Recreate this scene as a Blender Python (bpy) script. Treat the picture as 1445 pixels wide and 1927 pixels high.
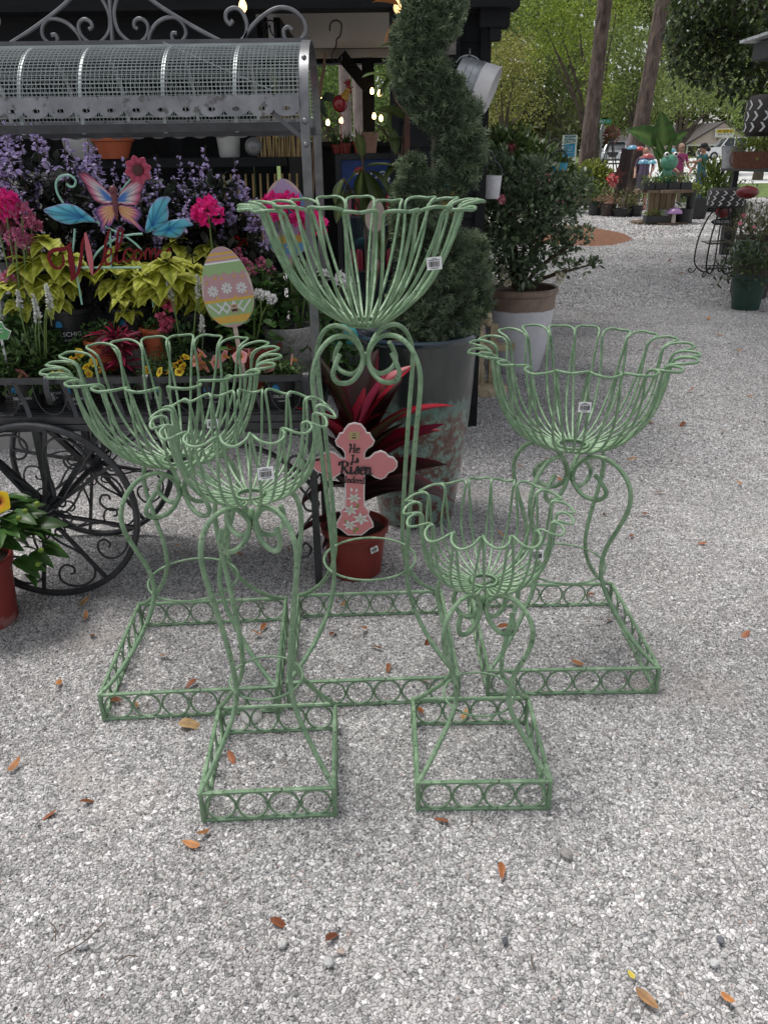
import bpy, math, random
import numpy as np
from mathutils import Vector, Matrix
random.seed(7); RNG = np.random.default_rng(11)
PI = math.pi; R = math.radians
for o in list(bpy.data.objects): bpy.data.objects.remove(o)
scene = bpy.context.scene
COL = scene.collection

# ------------------------------------------------------------------ camera
CAM_H = 1.40; PITCH = R(24.31); ROLL = R(-0.732); FPX = 1470.0
camd = bpy.data.cameras.new('camera'); cam = bpy.data.objects.new('camera', camd); COL.objects.link(cam)
camd.sensor_fit = 'VERTICAL'; camd.sensor_height = 36.0; camd.lens = FPX / 1927.0 * 36.0
camd.clip_start = 0.05; camd.clip_end = 2000
cam.matrix_world = (Matrix.Translation((0, 0, CAM_H)) @ Matrix.Rotation(PI/2 - PITCH, 4, 'X') @ Matrix.Rotation(ROLL, 4, 'Z'))
scene.camera = cam
scene.render.resolution_x = 767; scene.render.resolution_y = 1024
# ------------------------------------------------------------------ sky, sun, exposure
SUN_EL = R(73); SUN_AZ = R(300)          # azimuth measured clockwise from +Y
w = bpy.data.worlds.new('World'); scene.world = w; w.use_nodes = True
nt = w.node_tree; nt.nodes.clear()
sky = nt.nodes.new('ShaderNodeTexSky'); sky.sky_type = 'NISHITA'; sky.sun_disc = False
sky.sun_elevation = SUN_EL; sky.sun_rotation = SUN_AZ; sky.dust_density = 2.0; sky.air_density = 1.0; sky.ozone_density = 0.6
hsv = nt.nodes.new('ShaderNodeHueSaturation'); hsv.inputs['Saturation'].default_value = 0.22
bg = nt.nodes.new('ShaderNodeBackground'); bg.inputs['Strength'].default_value = 0.125
wo = nt.nodes.new('ShaderNodeOutputWorld')
nt.links.new(sky.outputs[0], hsv.inputs['Color']); nt.links.new(hsv.outputs[0], bg.inputs[0]); nt.links.new(bg.outputs[0], wo.inputs[0])
sd = bpy.data.lights.new('sun', 'SUN'); sd.energy = 2.2; sd.angle = R(20); sd.color = (1.0, 0.97, 0.93)
so = bpy.data.objects.new('sun', sd); COL.objects.link(so)
sdir = Vector((math.sin(SUN_AZ)*math.cos(SUN_EL), math.cos(SUN_AZ)*math.cos(SUN_EL), math.sin(SUN_EL)))
so.rotation_euler = sdir.to_track_quat('Z', 'Y').to_euler(); so.location = (0, 0, 30)
vs = scene.view_settings; vs.view_transform = 'Standard'; vs.look = 'None'; vs.exposure = 0.34; vs.gamma = 1.0
try: vs.use_curve_mapping = False
except Exception: pass
scene.cycles.max_bounces = 6; scene.cycles.diffuse_bounces = 3; scene.cycles.glossy_bounces = 2; scene.cycles.transmission_bounces = 3; scene.cycles.transparent_max_bounces = 12

# ------------------------------------------------------------------ survey helper: a sight line met with a known distance
def ray(px, py):
    X, Y = px-722.5, py-963.5; c, s = math.cos(ROLL), math.sin(ROLL)
    X, Y = c*X+s*Y, -s*X+c*Y
    vx, vy = X/FPX, -Y/FPX
    return Vector((vx, math.cos(PITCH)+vy*math.sin(PITCH), -math.sin(PITCH)+vy*math.cos(PITCH)))
def at(px, py, Y):
    d = ray(px, py); return Vector((0, 0, CAM_H)) + d*(Y/d.y)
def gnd(px, py, z=0.0):
    d = ray(px, py); return Vector((0, 0, CAM_H)) + d*((z-CAM_H)/d.z)

# ------------------------------------------------------------------ objects
def tag(o, label=None, cat=None, group=None, kind=None):
    if label: o['label'] = label
    if cat: o['category'] = cat
    if group: o['group'] = group
    if kind: o['kind'] = kind
    return o
def thing(name, label, cat, loc=(0, 0, 0), rotz=0.0, group=None):
    o = bpy.data.objects.new(name, None); COL.objects.link(o); o.empty_display_size = 0.05
    o.location = loc; o.rotation_euler = (0, 0, rotz)
    return tag(o, label, cat, group)
def link(name, me, mat=None, parent=None, loc=None, rot=None, scale=None):
    o = bpy.data.objects.new(name, me); COL.objects.link(o)
    if mat is not None and len(me.materials) == 0: me.materials.append(mat)
    if parent is not None: o.parent = parent
    if loc is not None: o.location = loc
    if rot is not None: o.rotation_euler = rot
    if scale is not None: o.scale = scale if hasattr(scale, '__len__') else (scale,)*3
    return o
def copy_tree(o, parent=None):
    c = o.copy(); COL.objects.link(c); c.parent = parent
    for ch in list(o.children): copy_tree(ch, c)
    return c

def cr(pts, n=6, closed=False):
    """Catmull-Rom through control points (any dimension)."""
    P = [np.array(p, float) for p in pts]; out = []
    m = len(P); rng = range(m if closed else m-1)
    for i in rng:
        if closed: a, b, c, d = P[(i-1) % m], P[i], P[(i+1) % m], P[(i+2) % m]
        else:
            b, c = P[i], P[i+1]
            a = P[i-1] if i > 0 else 2*b-c
            d = P[i+2] if i+2 < m else 2*c-b
        for k in range(n):
            t = k/n
            out.append(0.5*((2*b)+(-a+c)*t+(2*a-5*b+4*c-d)*t*t+(-a+3*b-3*c+d)*t**3))
    if not closed: out.append(P[-1])
    return out
def spiral(c, r0, r1, a0, a1, n=24):
    """2D spiral points about c from angle a0 to a1 (degrees), radius r0 -> r1."""
    return [(c[0]+(r0+(r1-r0)*k/n)*math.cos(R(a0+(a1-a0)*k/n)), c[1]+(r0+(r1-r0)*k/n)*math.sin(R(a0+(a1-a0)*k/n))) for k in range(n+1)]

class MB:
    def __init__(s): s.v = []; s.f = []; s.c = []
    def add(s, vs, fs, col=None):
        o = len(s.v); s.v += [tuple(map(float, p)) for p in vs]; s.f += [tuple(i+o for i in f) for f in fs]
        if col is not None:
            s.c += [tuple(col)]*len(vs) if np.ndim(col) == 1 else [tuple(c) for c in col]
        return s
    def box(s, c, size, rz=0.0, M=None, col=None):
        x, y, z = [q/2 for q in size]
        P = [(-x,-y,-z),(x,-y,-z),(x,y,-z),(-x,y,-z),(-x,-y,z),(x,-y,z),(x,y,z),(-x,y,z)]
        if M is not None: P = [M @ Vector(p) for p in P]
        elif rz: P = [Matrix.Rotation(rz, 3, 'Z') @ Vector(p) for p in P]
        P = [(p[0]+c[0], p[1]+c[1], p[2]+c[2]) for p in P]
        return s.add(P, [(0,3,2,1),(4,5,6,7),(0,1,5,4),(1,2,6,5),(2,3,7,6),(3,0,4,7)], col)
    def bar(s, a, b, wd, ht, up=(0, 0, 1), col=None):
        a, b = Vector(a), Vector(b); d = (b-a); L = d.length; d.normalize()
        u = Vector(up); sd_ = d.cross(u)
        if sd_.length < 1e-5: sd_ = d.cross(Vector((1, 0, 0)))
        sd_.normalize(); u = sd_.cross(d)
        M = Matrix((sd_, d, u)).transposed()
        return s.box((a+b)/2, (wd, L, ht), M=M, col=col)
    def tube(s, pts, r, n=6, closed=False, flat=None, col=None):
        P = np.array([tuple(p) for p in pts], float); m = len(P)
        rr = np.full(m, r) if np.ndim(r) == 0 else np.array(r, float)
        if closed: T = np.roll(P, -1, 0)-np.roll(P, 1, 0)
        else:
            T = np.empty_like(P); T[1:-1] = P[2:]-P[:-2]; T[0] = P[1]-P[0]; T[-1] = P[-1]-P[-2]
        T /= np.maximum(np.linalg.norm(T, axis=1, keepdims=True), 1e-9)
        up = np.array((0, 0, 1.0)) if abs(T[0][2]) < 0.9 else np.array((1.0, 0, 0))
        if flat is not None: up = np.array(flat, float)
        N = np.cross(T[0], up); N /= max(np.linalg.norm(N), 1e-9)
        vs_ = []
        for i in range(m):
            if flat is not None: N = np.cross(T[i], up)
            else: N = N-T[i]*np.dot(N, T[i])
            N /= max(np.linalg.norm(N), 1e-9); B = np.cross(T[i], N)
            for k in range(n):
                a = 2*PI*(k+0.5)/n
                vs_.append(P[i]+rr[i]*(N*math.cos(a)+B*math.sin(a)))
        fs = []
        for i in range(m if closed else m-1):
            j = (i+1) % m
            for k in range(n):
                l = (k+1) % n; fs.append((i*n+k, i*n+l, j*n+l, j*n+k))
        if not closed: fs += [tuple(range(n))[::-1], tuple((m-1)*n+k for k in range(n))]
        return s.add(vs_, fs, col)
    def strap(s, pts, wd, th, axis, col=None):
        """flat bar following pts; wd measured along axis, th across."""
        P = np.array([tuple(p) for p in pts], float); m = len(P); ax = np.array(axis, float)
        T = np.empty_like(P); T[1:-1] = P[2:]-P[:-2]; T[0] = P[1]-P[0]; T[-1] = P[-1]-P[-2]
        vs_ = []
        for i in range(m):
            N = np.cross(T[i], ax); N /= max(np.linalg.norm(N), 1e-9)
            for a, b in ((-1,-1),(1,-1),(1,1),(-1,1)): vs_.append(P[i]+ax*wd/2*a+N*th/2*b)
        fs = [(i*4+k, i*4+(k+1) % 4, i*4+4+(k+1) % 4, i*4+4+k) for i in range(m-1) for k in range(4)]
        fs += [(3, 2, 1, 0), tuple((m-1)*4+k for k in range(4))]
        return s.add(vs_, fs, col)
    def lathe(s, prof, n=24, c=(0, 0, 0), cap0=True, cap1=True, col=None, sx=1.0, sy=1.0, wob=0.0):
        vs_ = []; m = len(prof)
        for (r, z) in prof:
            for k in range(n):
                a = 2*PI*k/n; q = r*(1+wob*math.sin(3*a+z*9)+wob*0.6*math.sin(7*a+z*23))
                vs_.append((c[0]+q*sx*math.cos(a), c[1]+q*sy*math.sin(a), c[2]+z))
        fs = [(i*n+k, i*n+(k+1) % n, (i+1)*n+(k+1) % n, (i+1)*n+k) for i in range(m-1) for k in range(n)]
        if cap0: fs.append(tuple(range(n))[::-1])
        if cap1: fs.append(tuple((m-1)*n+k for k in range(n)))
        return s.add(vs_, fs, col)
    def ball(s, c, r, n=10, col=None, sc=(1, 1, 1)):
        m = max(4, n//2+1); vs_ = [(c[0], c[1], c[2]-r*sc[2])]; 
        for i in range(1, m):
            t = -PI/2+PI*i/m
            for k in range(n):
                a = 2*PI*k/n; vs_.append((c[0]+r*sc[0]*math.cos(t)*math.cos(a), c[1]+r*sc[1]*math.cos(t)*math.sin(a), c[2]+r*sc[2]*math.sin(t)))
        vs_.append((c[0], c[1], c[2]+r*sc[2])); L = len(vs_)-1
        fs = [(0, 1+(k+1) % n, 1+k) for k in range(n)]
        for i in range(m-2):
            for k in range(n): fs.append((1+i*n+k, 1+i*n+(k+1) % n, 1+(i+1)*n+(k+1) % n, 1+(i+1)*n+k))
        b = 1+(m-2)*n
        fs += [(b+k, b+(k+1) % n, L) for k in range(n)]
        return s.add(vs_, fs, col)
    def plate(s, outline, th, O=(0, 0, 0), U=(1, 0, 0), V=(0, 0, 1), col=None):
        """flat board cut to an outline in the U,V plane with thickness th behind it."""
        U, V, O = Vector(U), Vector(V), Vector(O); N = U.cross(V).normalized()
        n = len(outline)
        A = [O+U*p[0]+V*p[1]+N*th/2 for p in outline]; B = [p-N*th for p in A]
        return s.add(A+B, [tuple(range(n)), tuple(range(2*n-1, n-1, -1))]+[(i, n+i, n+(i+1) % n, (i+1) % n) for i in range(n)], col)
    def mesh(s, name, smooth=True, angle=40):
        me = bpy.data.meshes.new(name); me.from_pydata(s.v, [], s.f); me.update()
        if s.c and len(s.c) == len(s.v):
            at_ = me.color_attributes.new('Col', 'FLOAT_COLOR', 'POINT')
            at_.data.foreach_set('color', np.array([(c[0], c[1], c[2], 1.0) for c in s.c], np.float32).ravel())
        if smooth:
            me.shade_smooth()
            if angle: me.set_sharp_from_angle(angle=R(angle))
        return me
    def build(s, name, mat, parent=None, loc=None, rot=None, smooth=True, angle=40, kind=None, scale=None):
        o = link(name, s.mesh(name, smooth, angle), mat, parent, loc, rot, scale)
        if kind: o['kind'] = kind
        return o

# ------------------------------------------------------------------ materials
MATS = {}
def _new(name):
    m = bpy.data.materials.new(name); m.use_nodes = True; n = m.node_tree; n.nodes.clear()
    out = n.nodes.new('ShaderNodeOutputMaterial'); b = n.nodes.new('ShaderNodeBsdfPrincipled')
    n.links.new(b.outputs[0], out.inputs[0]); return m, n, b, out
def _noise(n, scale, detail=4, coord='Object', rough=0.6, sc=None):
    tc = n.nodes.new('ShaderNodeTexCoord'); t = n.nodes.new('ShaderNodeTexNoise')
    t.inputs['Scale'].default_value = scale; t.inputs['Detail'].default_value = detail; t.inputs['Roughness'].default_value = rough
    if sc:
        mp = n.nodes.new('ShaderNodeMapping'); mp.inputs['Scale'].default_value = sc
        n.links.new(tc.outputs[coord], mp.inputs[0]); n.links.new(mp.outputs[0], t.inputs['Vector'])
    else: n.links.new(tc.outputs[coord], t.inputs['Vector'])
    return t
def _ramp(n, src, stops, interp='LINEAR'):
    r = n.nodes.new('ShaderNodeValToRGB'); r.color_ramp.interpolation = interp; e = r.color_ramp.elements
    while len(e) < len(stops): e.new(0.5)
    for k, (p, c) in enumerate(stops): e[k].position = p; e[k].color = (c[0], c[1], c[2], 1)
    n.links.new(src, r.inputs[0]); return r
def _bump(n, b, src, strength, dist=0.01):
    k = n.nodes.new('ShaderNodeBump'); k.inputs['Strength'].default_value = strength; k.inputs['Distance'].default_value = dist
    n.links.new(src, k.inputs['Height']); n.links.new(k.outputs[0], b.inputs['Normal'])
def _mix(n, fac, a, b, mode='MIX'):
    m = n.nodes.new('ShaderNodeMix'); m.data_type = 'RGBA'; m.blend_type = mode
    for sock, v in ((m.inputs[0], fac), (m.inputs[6], a), (m.inputs[7], b)):
        if isinstance(v, (int, float)): sock.default_value = v
        elif isinstance(v, (tuple, list)): sock.default_value = (v[0], v[1], v[2], 1)
        else: n.links.new(v, sock)
    return m.outputs[2]
def pm(name, rgb, rough=0.6, metal=0.0, var=0.18, scale=14, bump=0.0, bscale=None, spec=0.5, dirt=None, dirt_th=0.62, coat=0.0, emit=None, sc=None, rnd=0.0):
    """plain material: base colour mottled by noise, optional dirt/chips colour, bump."""
    if name in MATS: return MATS[name]
    m, n, b, out = _new(name)
    t = _noise(n, scale, sc=sc)
    lo = tuple(max(0, c*(1-var)) for c in rgb); hi = tuple(min(1, c*(1+var)) for c in rgb)
    c = _ramp(n, t.outputs[0], [(0.3, lo), (0.7, hi)]).outputs[0]
    if rnd:
        oi = n.nodes.new('ShaderNodeObjectInfo')
        rr = _ramp(n, oi.outputs['Random'], [(0, (1-rnd,)*3), (1, (1+rnd,)*3)])
        c = _mix(n, 1.0, c, rr.outputs[0], 'MULTIPLY')
    if dirt:
        t2 = _noise(n, scale*2.7, 6)
        f = _ramp(n, t2.outputs[0], [(dirt_th, (0, 0, 0)), (dirt_th+0.06, (1, 1, 1))])
        c = _mix(n, f.outputs[0], c, dirt)
    n.links.new(c, b.inputs['Base Color'])
    b.inputs['Roughness'].default_value = rough; b.inputs['Metallic'].default_value = metal
    b.inputs['Specular IOR Level'].default_value = spec; b.inputs['Coat Weight'].default_value = coat
    if bump:
        t3 = _noise(n, bscale or scale*4, 6); _bump(n, b, t3.outputs[0], bump)
    if emit:
        b.inputs['Emission Color'].default_value = (*emit[:3], 1); b.inputs['Emission Strength'].default_value = emit[3]
    MATS[name] = m; return m
def vm(name, rough=0.55, trans=0.0, spec=0.4, var=0.12, scale=40, rnd=0.12, bump=0.0, coat=0.0):
    """paint/leaf material whose own colour is stored on the mesh."""
    if name in MATS: return MATS[name]
    m, n, b, out = _new(name)
    a = n.nodes.new('ShaderNodeAttribute'); a.attribute_name = 'Col'
    t = _noise(n, scale); f = _ramp(n, t.outputs[0], [(0.3, (1-var,)*3), (0.7, (1+var,)*3)])
    c = _mix(n, 1.0, a.outputs['Color'], f.outputs[0], 'MULTIPLY')
    if rnd:
        oi = n.nodes.new('ShaderNodeObjectInfo'); rr = _ramp(n, oi.outputs['Random'], [(0, (1-rnd,)*3), (1, (1+rnd,)*3)])
        c = _mix(n, 1.0, c, rr.outputs[0], 'MULTIPLY')
    n.links.new(c, b.inputs['Base Color']); b.inputs['Roughness'].default_value = rough
    b.inputs['Specular IOR Level'].default_value = spec; b.inputs['Coat Weight'].default_value = coat
    if bump: _bump(n, b, t.outputs[0], bump, 0.003)
    if trans:
        tr = n.nodes.new('ShaderNodeBsdfTranslucent'); n.links.new(c, tr.inputs[0])
        ms = n.nodes.new('ShaderNodeMixShader'); ms.inputs[0].default_value = trans
        n.links.new(b.outputs[0], ms.inputs[1]); n.links.new(tr.outputs[0], ms.inputs[2]); n.links.new(ms.outputs[0], out.inputs[0])
    MATS[name] = m; return m

def glass_mat(name, tint=(0.8, 0.85, 0.85), alpha=0.25):
    if name in MATS: return MATS[name]
    m, n, b, out = _new(name)
    g = n.nodes.new('ShaderNodeBsdfGlossy'); g.inputs['Roughness'].default_value = 0.03; g.inputs[0].default_value = (0.9, 0.9, 0.9, 1)
    t = n.nodes.new('ShaderNodeBsdfTransparent'); t.inputs[0].default_value = (*tint, 1)
    fr = n.nodes.new('ShaderNodeFresnel'); fr.inputs[0].default_value = 1.5
    ms = n.nodes.new('ShaderNodeMixShader'); n.links.new(fr.outputs[0], ms.inputs[0])
    n.links.new(t.outputs[0], ms.inputs[1]); n.links.new(g.outputs[0], ms.inputs[2]); n.links.new(ms.outputs[0], out.inputs[0])
    MATS[name] = m; return m

LEAF = vm('leaf_matte', 0.6, trans=0.28, rnd=0.16)
LEAFG = vm('leaf_glossy', 0.38, trans=0.16, rnd=0.16)
PETAL = vm('petal', 0.65, trans=0.3, rnd=0.12)
PAINT = vm('painted_metal', 0.45, rnd=0.0, var=0.08, spec=0.4)
PAPER = vm('paper_print', 0.7, rnd=0.0, var=0.03)

# ------------------------------------------------------------------ foliage
def np_mesh(name, V, F, C=None, smooth=False):
    """V (n,k,3) copies of a k-vertex piece, F list of faces of the piece, C (n,3) or (n,k,3) colours."""
    n, k, _ = V.shape; me = bpy.data.meshes.new(name)
    fl = [list(f) for f in F]; tot = np.array([len(f) for f in fl]); flat = np.concatenate([np.array(f) for f in fl])
    off = (np.arange(n)*k)[:, None]
    L = (flat[None, :]+off).ravel(); cnt = np.tile(tot, n); st = np.concatenate([[0], np.cumsum(cnt)[:-1]])
    me.vertices.add(n*k); me.vertices.foreach_set('co', V.astype(np.float32).ravel())
    me.loops.add(len(L)); me.loops.foreach_set('vertex_index', L.astype(np.int32))
    me.polygons.add(len(cnt)); me.polygons.foreach_set('loop_start', st.astype(np.int32)); me.polygons.foreach_set('loop_total', cnt.astype(np.int32))
    me.update(calc_edges=True); me.validate()
    if C is not None:
        if C.ndim == 2: C = np.repeat(C[:, None, :], k, 1)
        a = me.color_attributes.new('Col', 'FLOAT_COLOR', 'POINT')
        a.data.foreach_set('color', np.concatenate([C, np.ones((n, k, 1))], 2).astype(np.float32).ravel())
    if smooth: me.shade_smooth()
    return me
T_LEAF = (np.array([(0, 0, 0), (0.5, 0.45, 0.12), (0, 1, 0), (-0.5, 0.45, 0.12), (0, 0.5, 0)], float), [(0, 1, 2, 4), (0, 4, 2, 3)])
T_OVAL = (np.array([(0, 0, 0), (0.36, 0.25, 0.06), (0.5, 0.6, 0.06), (0, 1, -0.08), (-0.5, 0.6, 0.06), (-0.36, 0.25, 0.06), (0, 0.5, -0.02)], float),
          [(0, 1, 2, 6), (6, 2, 3), (0, 6, 4, 5), (6, 3, 4)])
T_NEEDLE = (np.array([(0.5, 0, 0), (0.5, 1, 0), (-0.5, 1, 0), (-0.5, 0, 0)], float), [(0, 1, 2, 3)])
def frames(D, roll=None):
    """rotation matrices whose Y axis is D (n,3)."""
    D = D/np.maximum(np.linalg.norm(D, axis=1, keepdims=True), 1e-9)
    up = np.where(np.abs(D[:, 2:3]) < 0.95, np.array([[0, 0, 1.0]]), np.array([[1.0, 0, 0]]))
    X = np.cross(D, up); X /= np.maximum(np.linalg.norm(X, axis=1, keepdims=True), 1e-9); Z = np.cross(X, D)
    if roll is not None:
        c, s = np.cos(roll)[:, None], np.sin(roll)[:, None]; X, Z = X*c+Z*s, -X*s+Z*c
    return np.stack([X, D, Z], 2)
def leaves(P, D, L, W, tmpl=T_LEAF, roll=None):
    """place leaf pieces at P pointing along D with length L, width W -> (n,k,3)."""
    M = frames(np.asarray(D, float), roll); T, F = tmpl
    S = np.stack([W, L, W], 1) if np.ndim(L) else np.tile([[W, L, W]], (len(P), 1))
    V = np.einsum('nij,nkj->nki', M, T[None]*S[:, None, :])+np.asarray(P)[:, None, :]
    return V
def tint(n, base, var=0.25, base2=None):
    b = np.array(base)[None, :].repeat(n, 0)
    if base2 is not None:
        t = RNG.random((n, 1)); b = b*(1-t)+np.array(base2)[None, :]*t
    return np.clip(b*(1+RNG.uniform(-var, var, (n, 1))), 0, 1)
def rdir(n, up=0.3):
    v = RNG.normal(size=(n, 3)); v /= np.linalg.norm(v, axis=1, keepdims=True); v[:, 2] += up
    return v/np.linalg.norm(v, axis=1, keepdims=True)
def foliage(name, P, D, L, W, cols, mat, parent, tmpl=T_LEAF, kind='stuff', roll=None):
    V = leaves(np.asarray(P), D, L, W, tmpl, roll)
    o = link(name, np_mesh(name, V, tmpl[1], cols), mat, parent)
    if kind: o['kind'] = kind
    return o
def big_leaf(name, L, W, bend=0.3, fold=0.15, n=7, cfun=None, tipw=0.0, base_w=0.25, peak=0.42, wave=0.0, serr=0.0):
    """single leaf mesh along +Y, drooping in -Z."""
    vs_, cs, fs = [], [], []
    for i in range(n+1):
        t = i/n
        wd = (math.sin(PI*min(1, t**(math.log(0.5)/math.log(peak))))**0.8)*(1-base_w)+base_w*(1-t)*(1 if t > 0 else 0.4)
        wd = max(wd, tipw if i == n else 0.01)*W/2
        if serr and 0 < i < n: wd *= 1+serr*(1 if i % 2 else -1)
        a = bend*t; y = L*(math.sin(a)/bend if abs(bend) > 1e-3 else t); z = -L*((1-math.cos(a))/bend if abs(bend) > 1e-3 else 0)
        for j, u in enumerate((-1, -0.5, 0, 0.5, 1)):
            vs_.append((u*wd, y, z+abs(u)*fold*wd+wave*wd*math.sin(t*13+u*2)))
            cs.append(cfun(t, u) if cfun else (0.1, 0.2, 0.05))
        if i:
            o = (i-1)*5
            for j in range(4): fs.append((o+j, o+j+1, o+5+j+1, o+5+j))
    m = MB(); m.add(vs_, fs, cs); return m.mesh(name, True, 0)
def aim(d, roll=0.0):
    """euler that points local +Y along d, keeping local +Z up-ish."""
    d = Vector(d).normalized(); up = Vector((0, 0, 1)) if abs(d.z) < 0.98 else Vector((1, 0, 0))
    x = d.cross(up).normalized(); z = x.cross(d)
    M = Matrix((x, d, z)).transposed() @ Matrix.Rotation(roll, 3, 'Y'); return M.to_euler()
def text_mesh(s, size, ext=0.0004, bold=0.0, align='CENTER', shear=0.0):
    cu = bpy.data.curves.new('t', 'FONT'); cu.body = s; cu.size = size; cu.extrude = ext; cu.offset = bold; cu.align_x = align; cu.align_y = 'CENTER'; cu.shear = shear
    cu.resolution_u = 3
    o = bpy.data.objects.new('t', cu); COL.objects.link(o)
    dg = bpy.context.evaluated_depsgraph_get(); me = bpy.data.meshes.new_from_object(o.evaluated_get(dg))
    bpy.data.objects.remove(o); bpy.data.curves.remove(cu); return me
def letters(name, s, size, mat, parent, loc, rot=(PI/2, 0, 0), ext=0.0004, bold=0.0, scale=None, align='CENTER'):
    me = text_mesh(s, size, ext, bold, align); me.materials.clear(); return link(name, me, mat, parent, loc, rot, scale)

# ================================================================== GROUND
def gravel_mat():
    m, n, b, out = _new('gravel_bed')
    tc = n.nodes.new('ShaderNodeTexCoord')
    v = n.nodes.new('ShaderNodeTexVoronoi'); v.inputs['Scale'].default_value = 85; n.links.new(tc.outputs['Object'], v.inputs['Vector'])
    v2 = n.nodes.new('ShaderNodeTexVoronoi'); v2.inputs['Scale'].default_value = 85; v2.feature = 'DISTANCE_TO_EDGE'; n.links.new(tc.outputs['Object'], v2.inputs['Vector'])
    sep = n.nodes.new('ShaderNodeSeparateColor'); n.links.new(v.outputs['Color'], sep.inputs[0])
    c = _ramp(n, sep.outputs[0], [(0, (0.22, 0.22, 0.22)), (0.35, (0.40, 0.395, 0.39)), (0.75, (0.55, 0.545, 0.54)), (1, (0.78, 0.77, 0.77))]).outputs[0]
    e = _ramp(n, v2.outputs['Distance'], [(0.0, (0.22, 0.22, 0.22)), (0.12, (1, 1, 1))])
    c = _mix(n, 1.0, c, e.outputs[0], 'MULTIPLY')
    big = _noise(n, 0.9, 5); f = _ramp(n, big.outputs[0], [(0.36, (0.84, 0.83, 0.84)), (0.64, (1.12, 1.10, 1.10))])
    c = _mix(n, 1.0, c, f.outputs[0], 'MULTIPLY')
    dust = _noise(n, 1.7, 6); df = _ramp(n, dust.outputs[0], [(0.57, (0, 0, 0)), (0.68, (0.8,)*3)])
    c = _mix(n, df.outputs[0], c, (0.38, 0.345, 0.325))
    n.links.new(c, b.inputs['Base Color']); b.inputs['Roughness'].default_value = 0.9; b.inputs['Specular IOR Level'].default_value = 0.2
    _bump(n, b, v2.outputs['Distance'], 0.5, 0.008)
    return m
GRAVEL = gravel_mat()
def slope(y): return 0.0 if y < 30 else (y-30)*0.0195
g = MB(); xs = [-400, -120, -40, -15, -5, 5, 15, 40, 120, 400]; ys = [-30, -5, 5, 12, 20, 30, 45, 60, 90, 150, 400, 900]
g.add([(x, y, slope(y)) for y in ys for x in xs], [(i*10+j, i*10+j+1, i*10+11+j, i*10+10+j) for i in range(len(ys)-1) for j in range(9)])
tag(g.build('ground', GRAVEL, smooth=False), kind='structure')
def sheet(name, outline, z, mat, kind='structure'):
    m = MB(); m.add([(x, y, z+slope(y)) for x, y in outline], [tuple(range(len(outline)))])
    return tag(m.build(name, mat, smooth=False), kind=kind)
sheet('grass', [(-200, 30), (200, 30), (200, 140), (-200, 140)], 0.006, pm('grass_green', (0.10, 0.15, 0.035), 0.9, var=0.5, scale=2, bump=0.6, bscale=30))
sheet('road', [(9.5, 39), (200, 39), (200, 88), (22, 88)], 0.012, pm('concrete_road', (0.62, 0.62, 0.61), 0.9, var=0.1, scale=1))

# loose stones as real pieces (crushed granite), instanced over the near ground
def stone_mat():
    m, n, b, out = _new('granite_chip')
    oi = n.nodes.new('ShaderNodeObjectInfo')
    c = _ramp(n, oi.outputs['Random'], [(0, (0.13, 0.13, 0.135)), (0.10, (0.28, 0.275, 0.272)), (0.42, (0.43, 0.422, 0.418)), (0.78, (0.56, 0.552, 0.548)), (0.97, (0.76, 0.75, 0.74)), (1.0, (0.42, 0.30, 0.27))]).outputs[0]
    t = _noise(n, 260, 3); f = _ramp(n, t.outputs[0], [(0.3, (0.82,)*3), (0.7, (1.15,)*3)])
    c = _mix(n, 1.0, c, f.outputs[0], 'MULTIPLY')
    for sc_, lo, hi in ((0.8, 0.84, 1.14), (4.5, 0.90, 1.08)):      # broad patches of cleaner and dustier stone
        big = n.nodes.new('ShaderNodeTexNoise'); big.inputs['Scale'].default_value = sc_; big.inputs['Detail'].default_value = 3; n.links.new(oi.outputs['Location'], big.inputs['Vector'])
        f = _ramp(n, big.outputs[0], [(0.35, (lo, lo*.99, lo*.985)), (0.65, (hi, hi, hi))]); c = _mix(n, 1.0, c, f.outputs[0], 'MULTIPLY')
    n.links.new(c, b.inputs['Base Color']); b.inputs['Roughness'].default_value = 0.85; b.inputs['Specular IOR Level'].default_value = 0.25
    return m
STONE = stone_mat()
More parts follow.
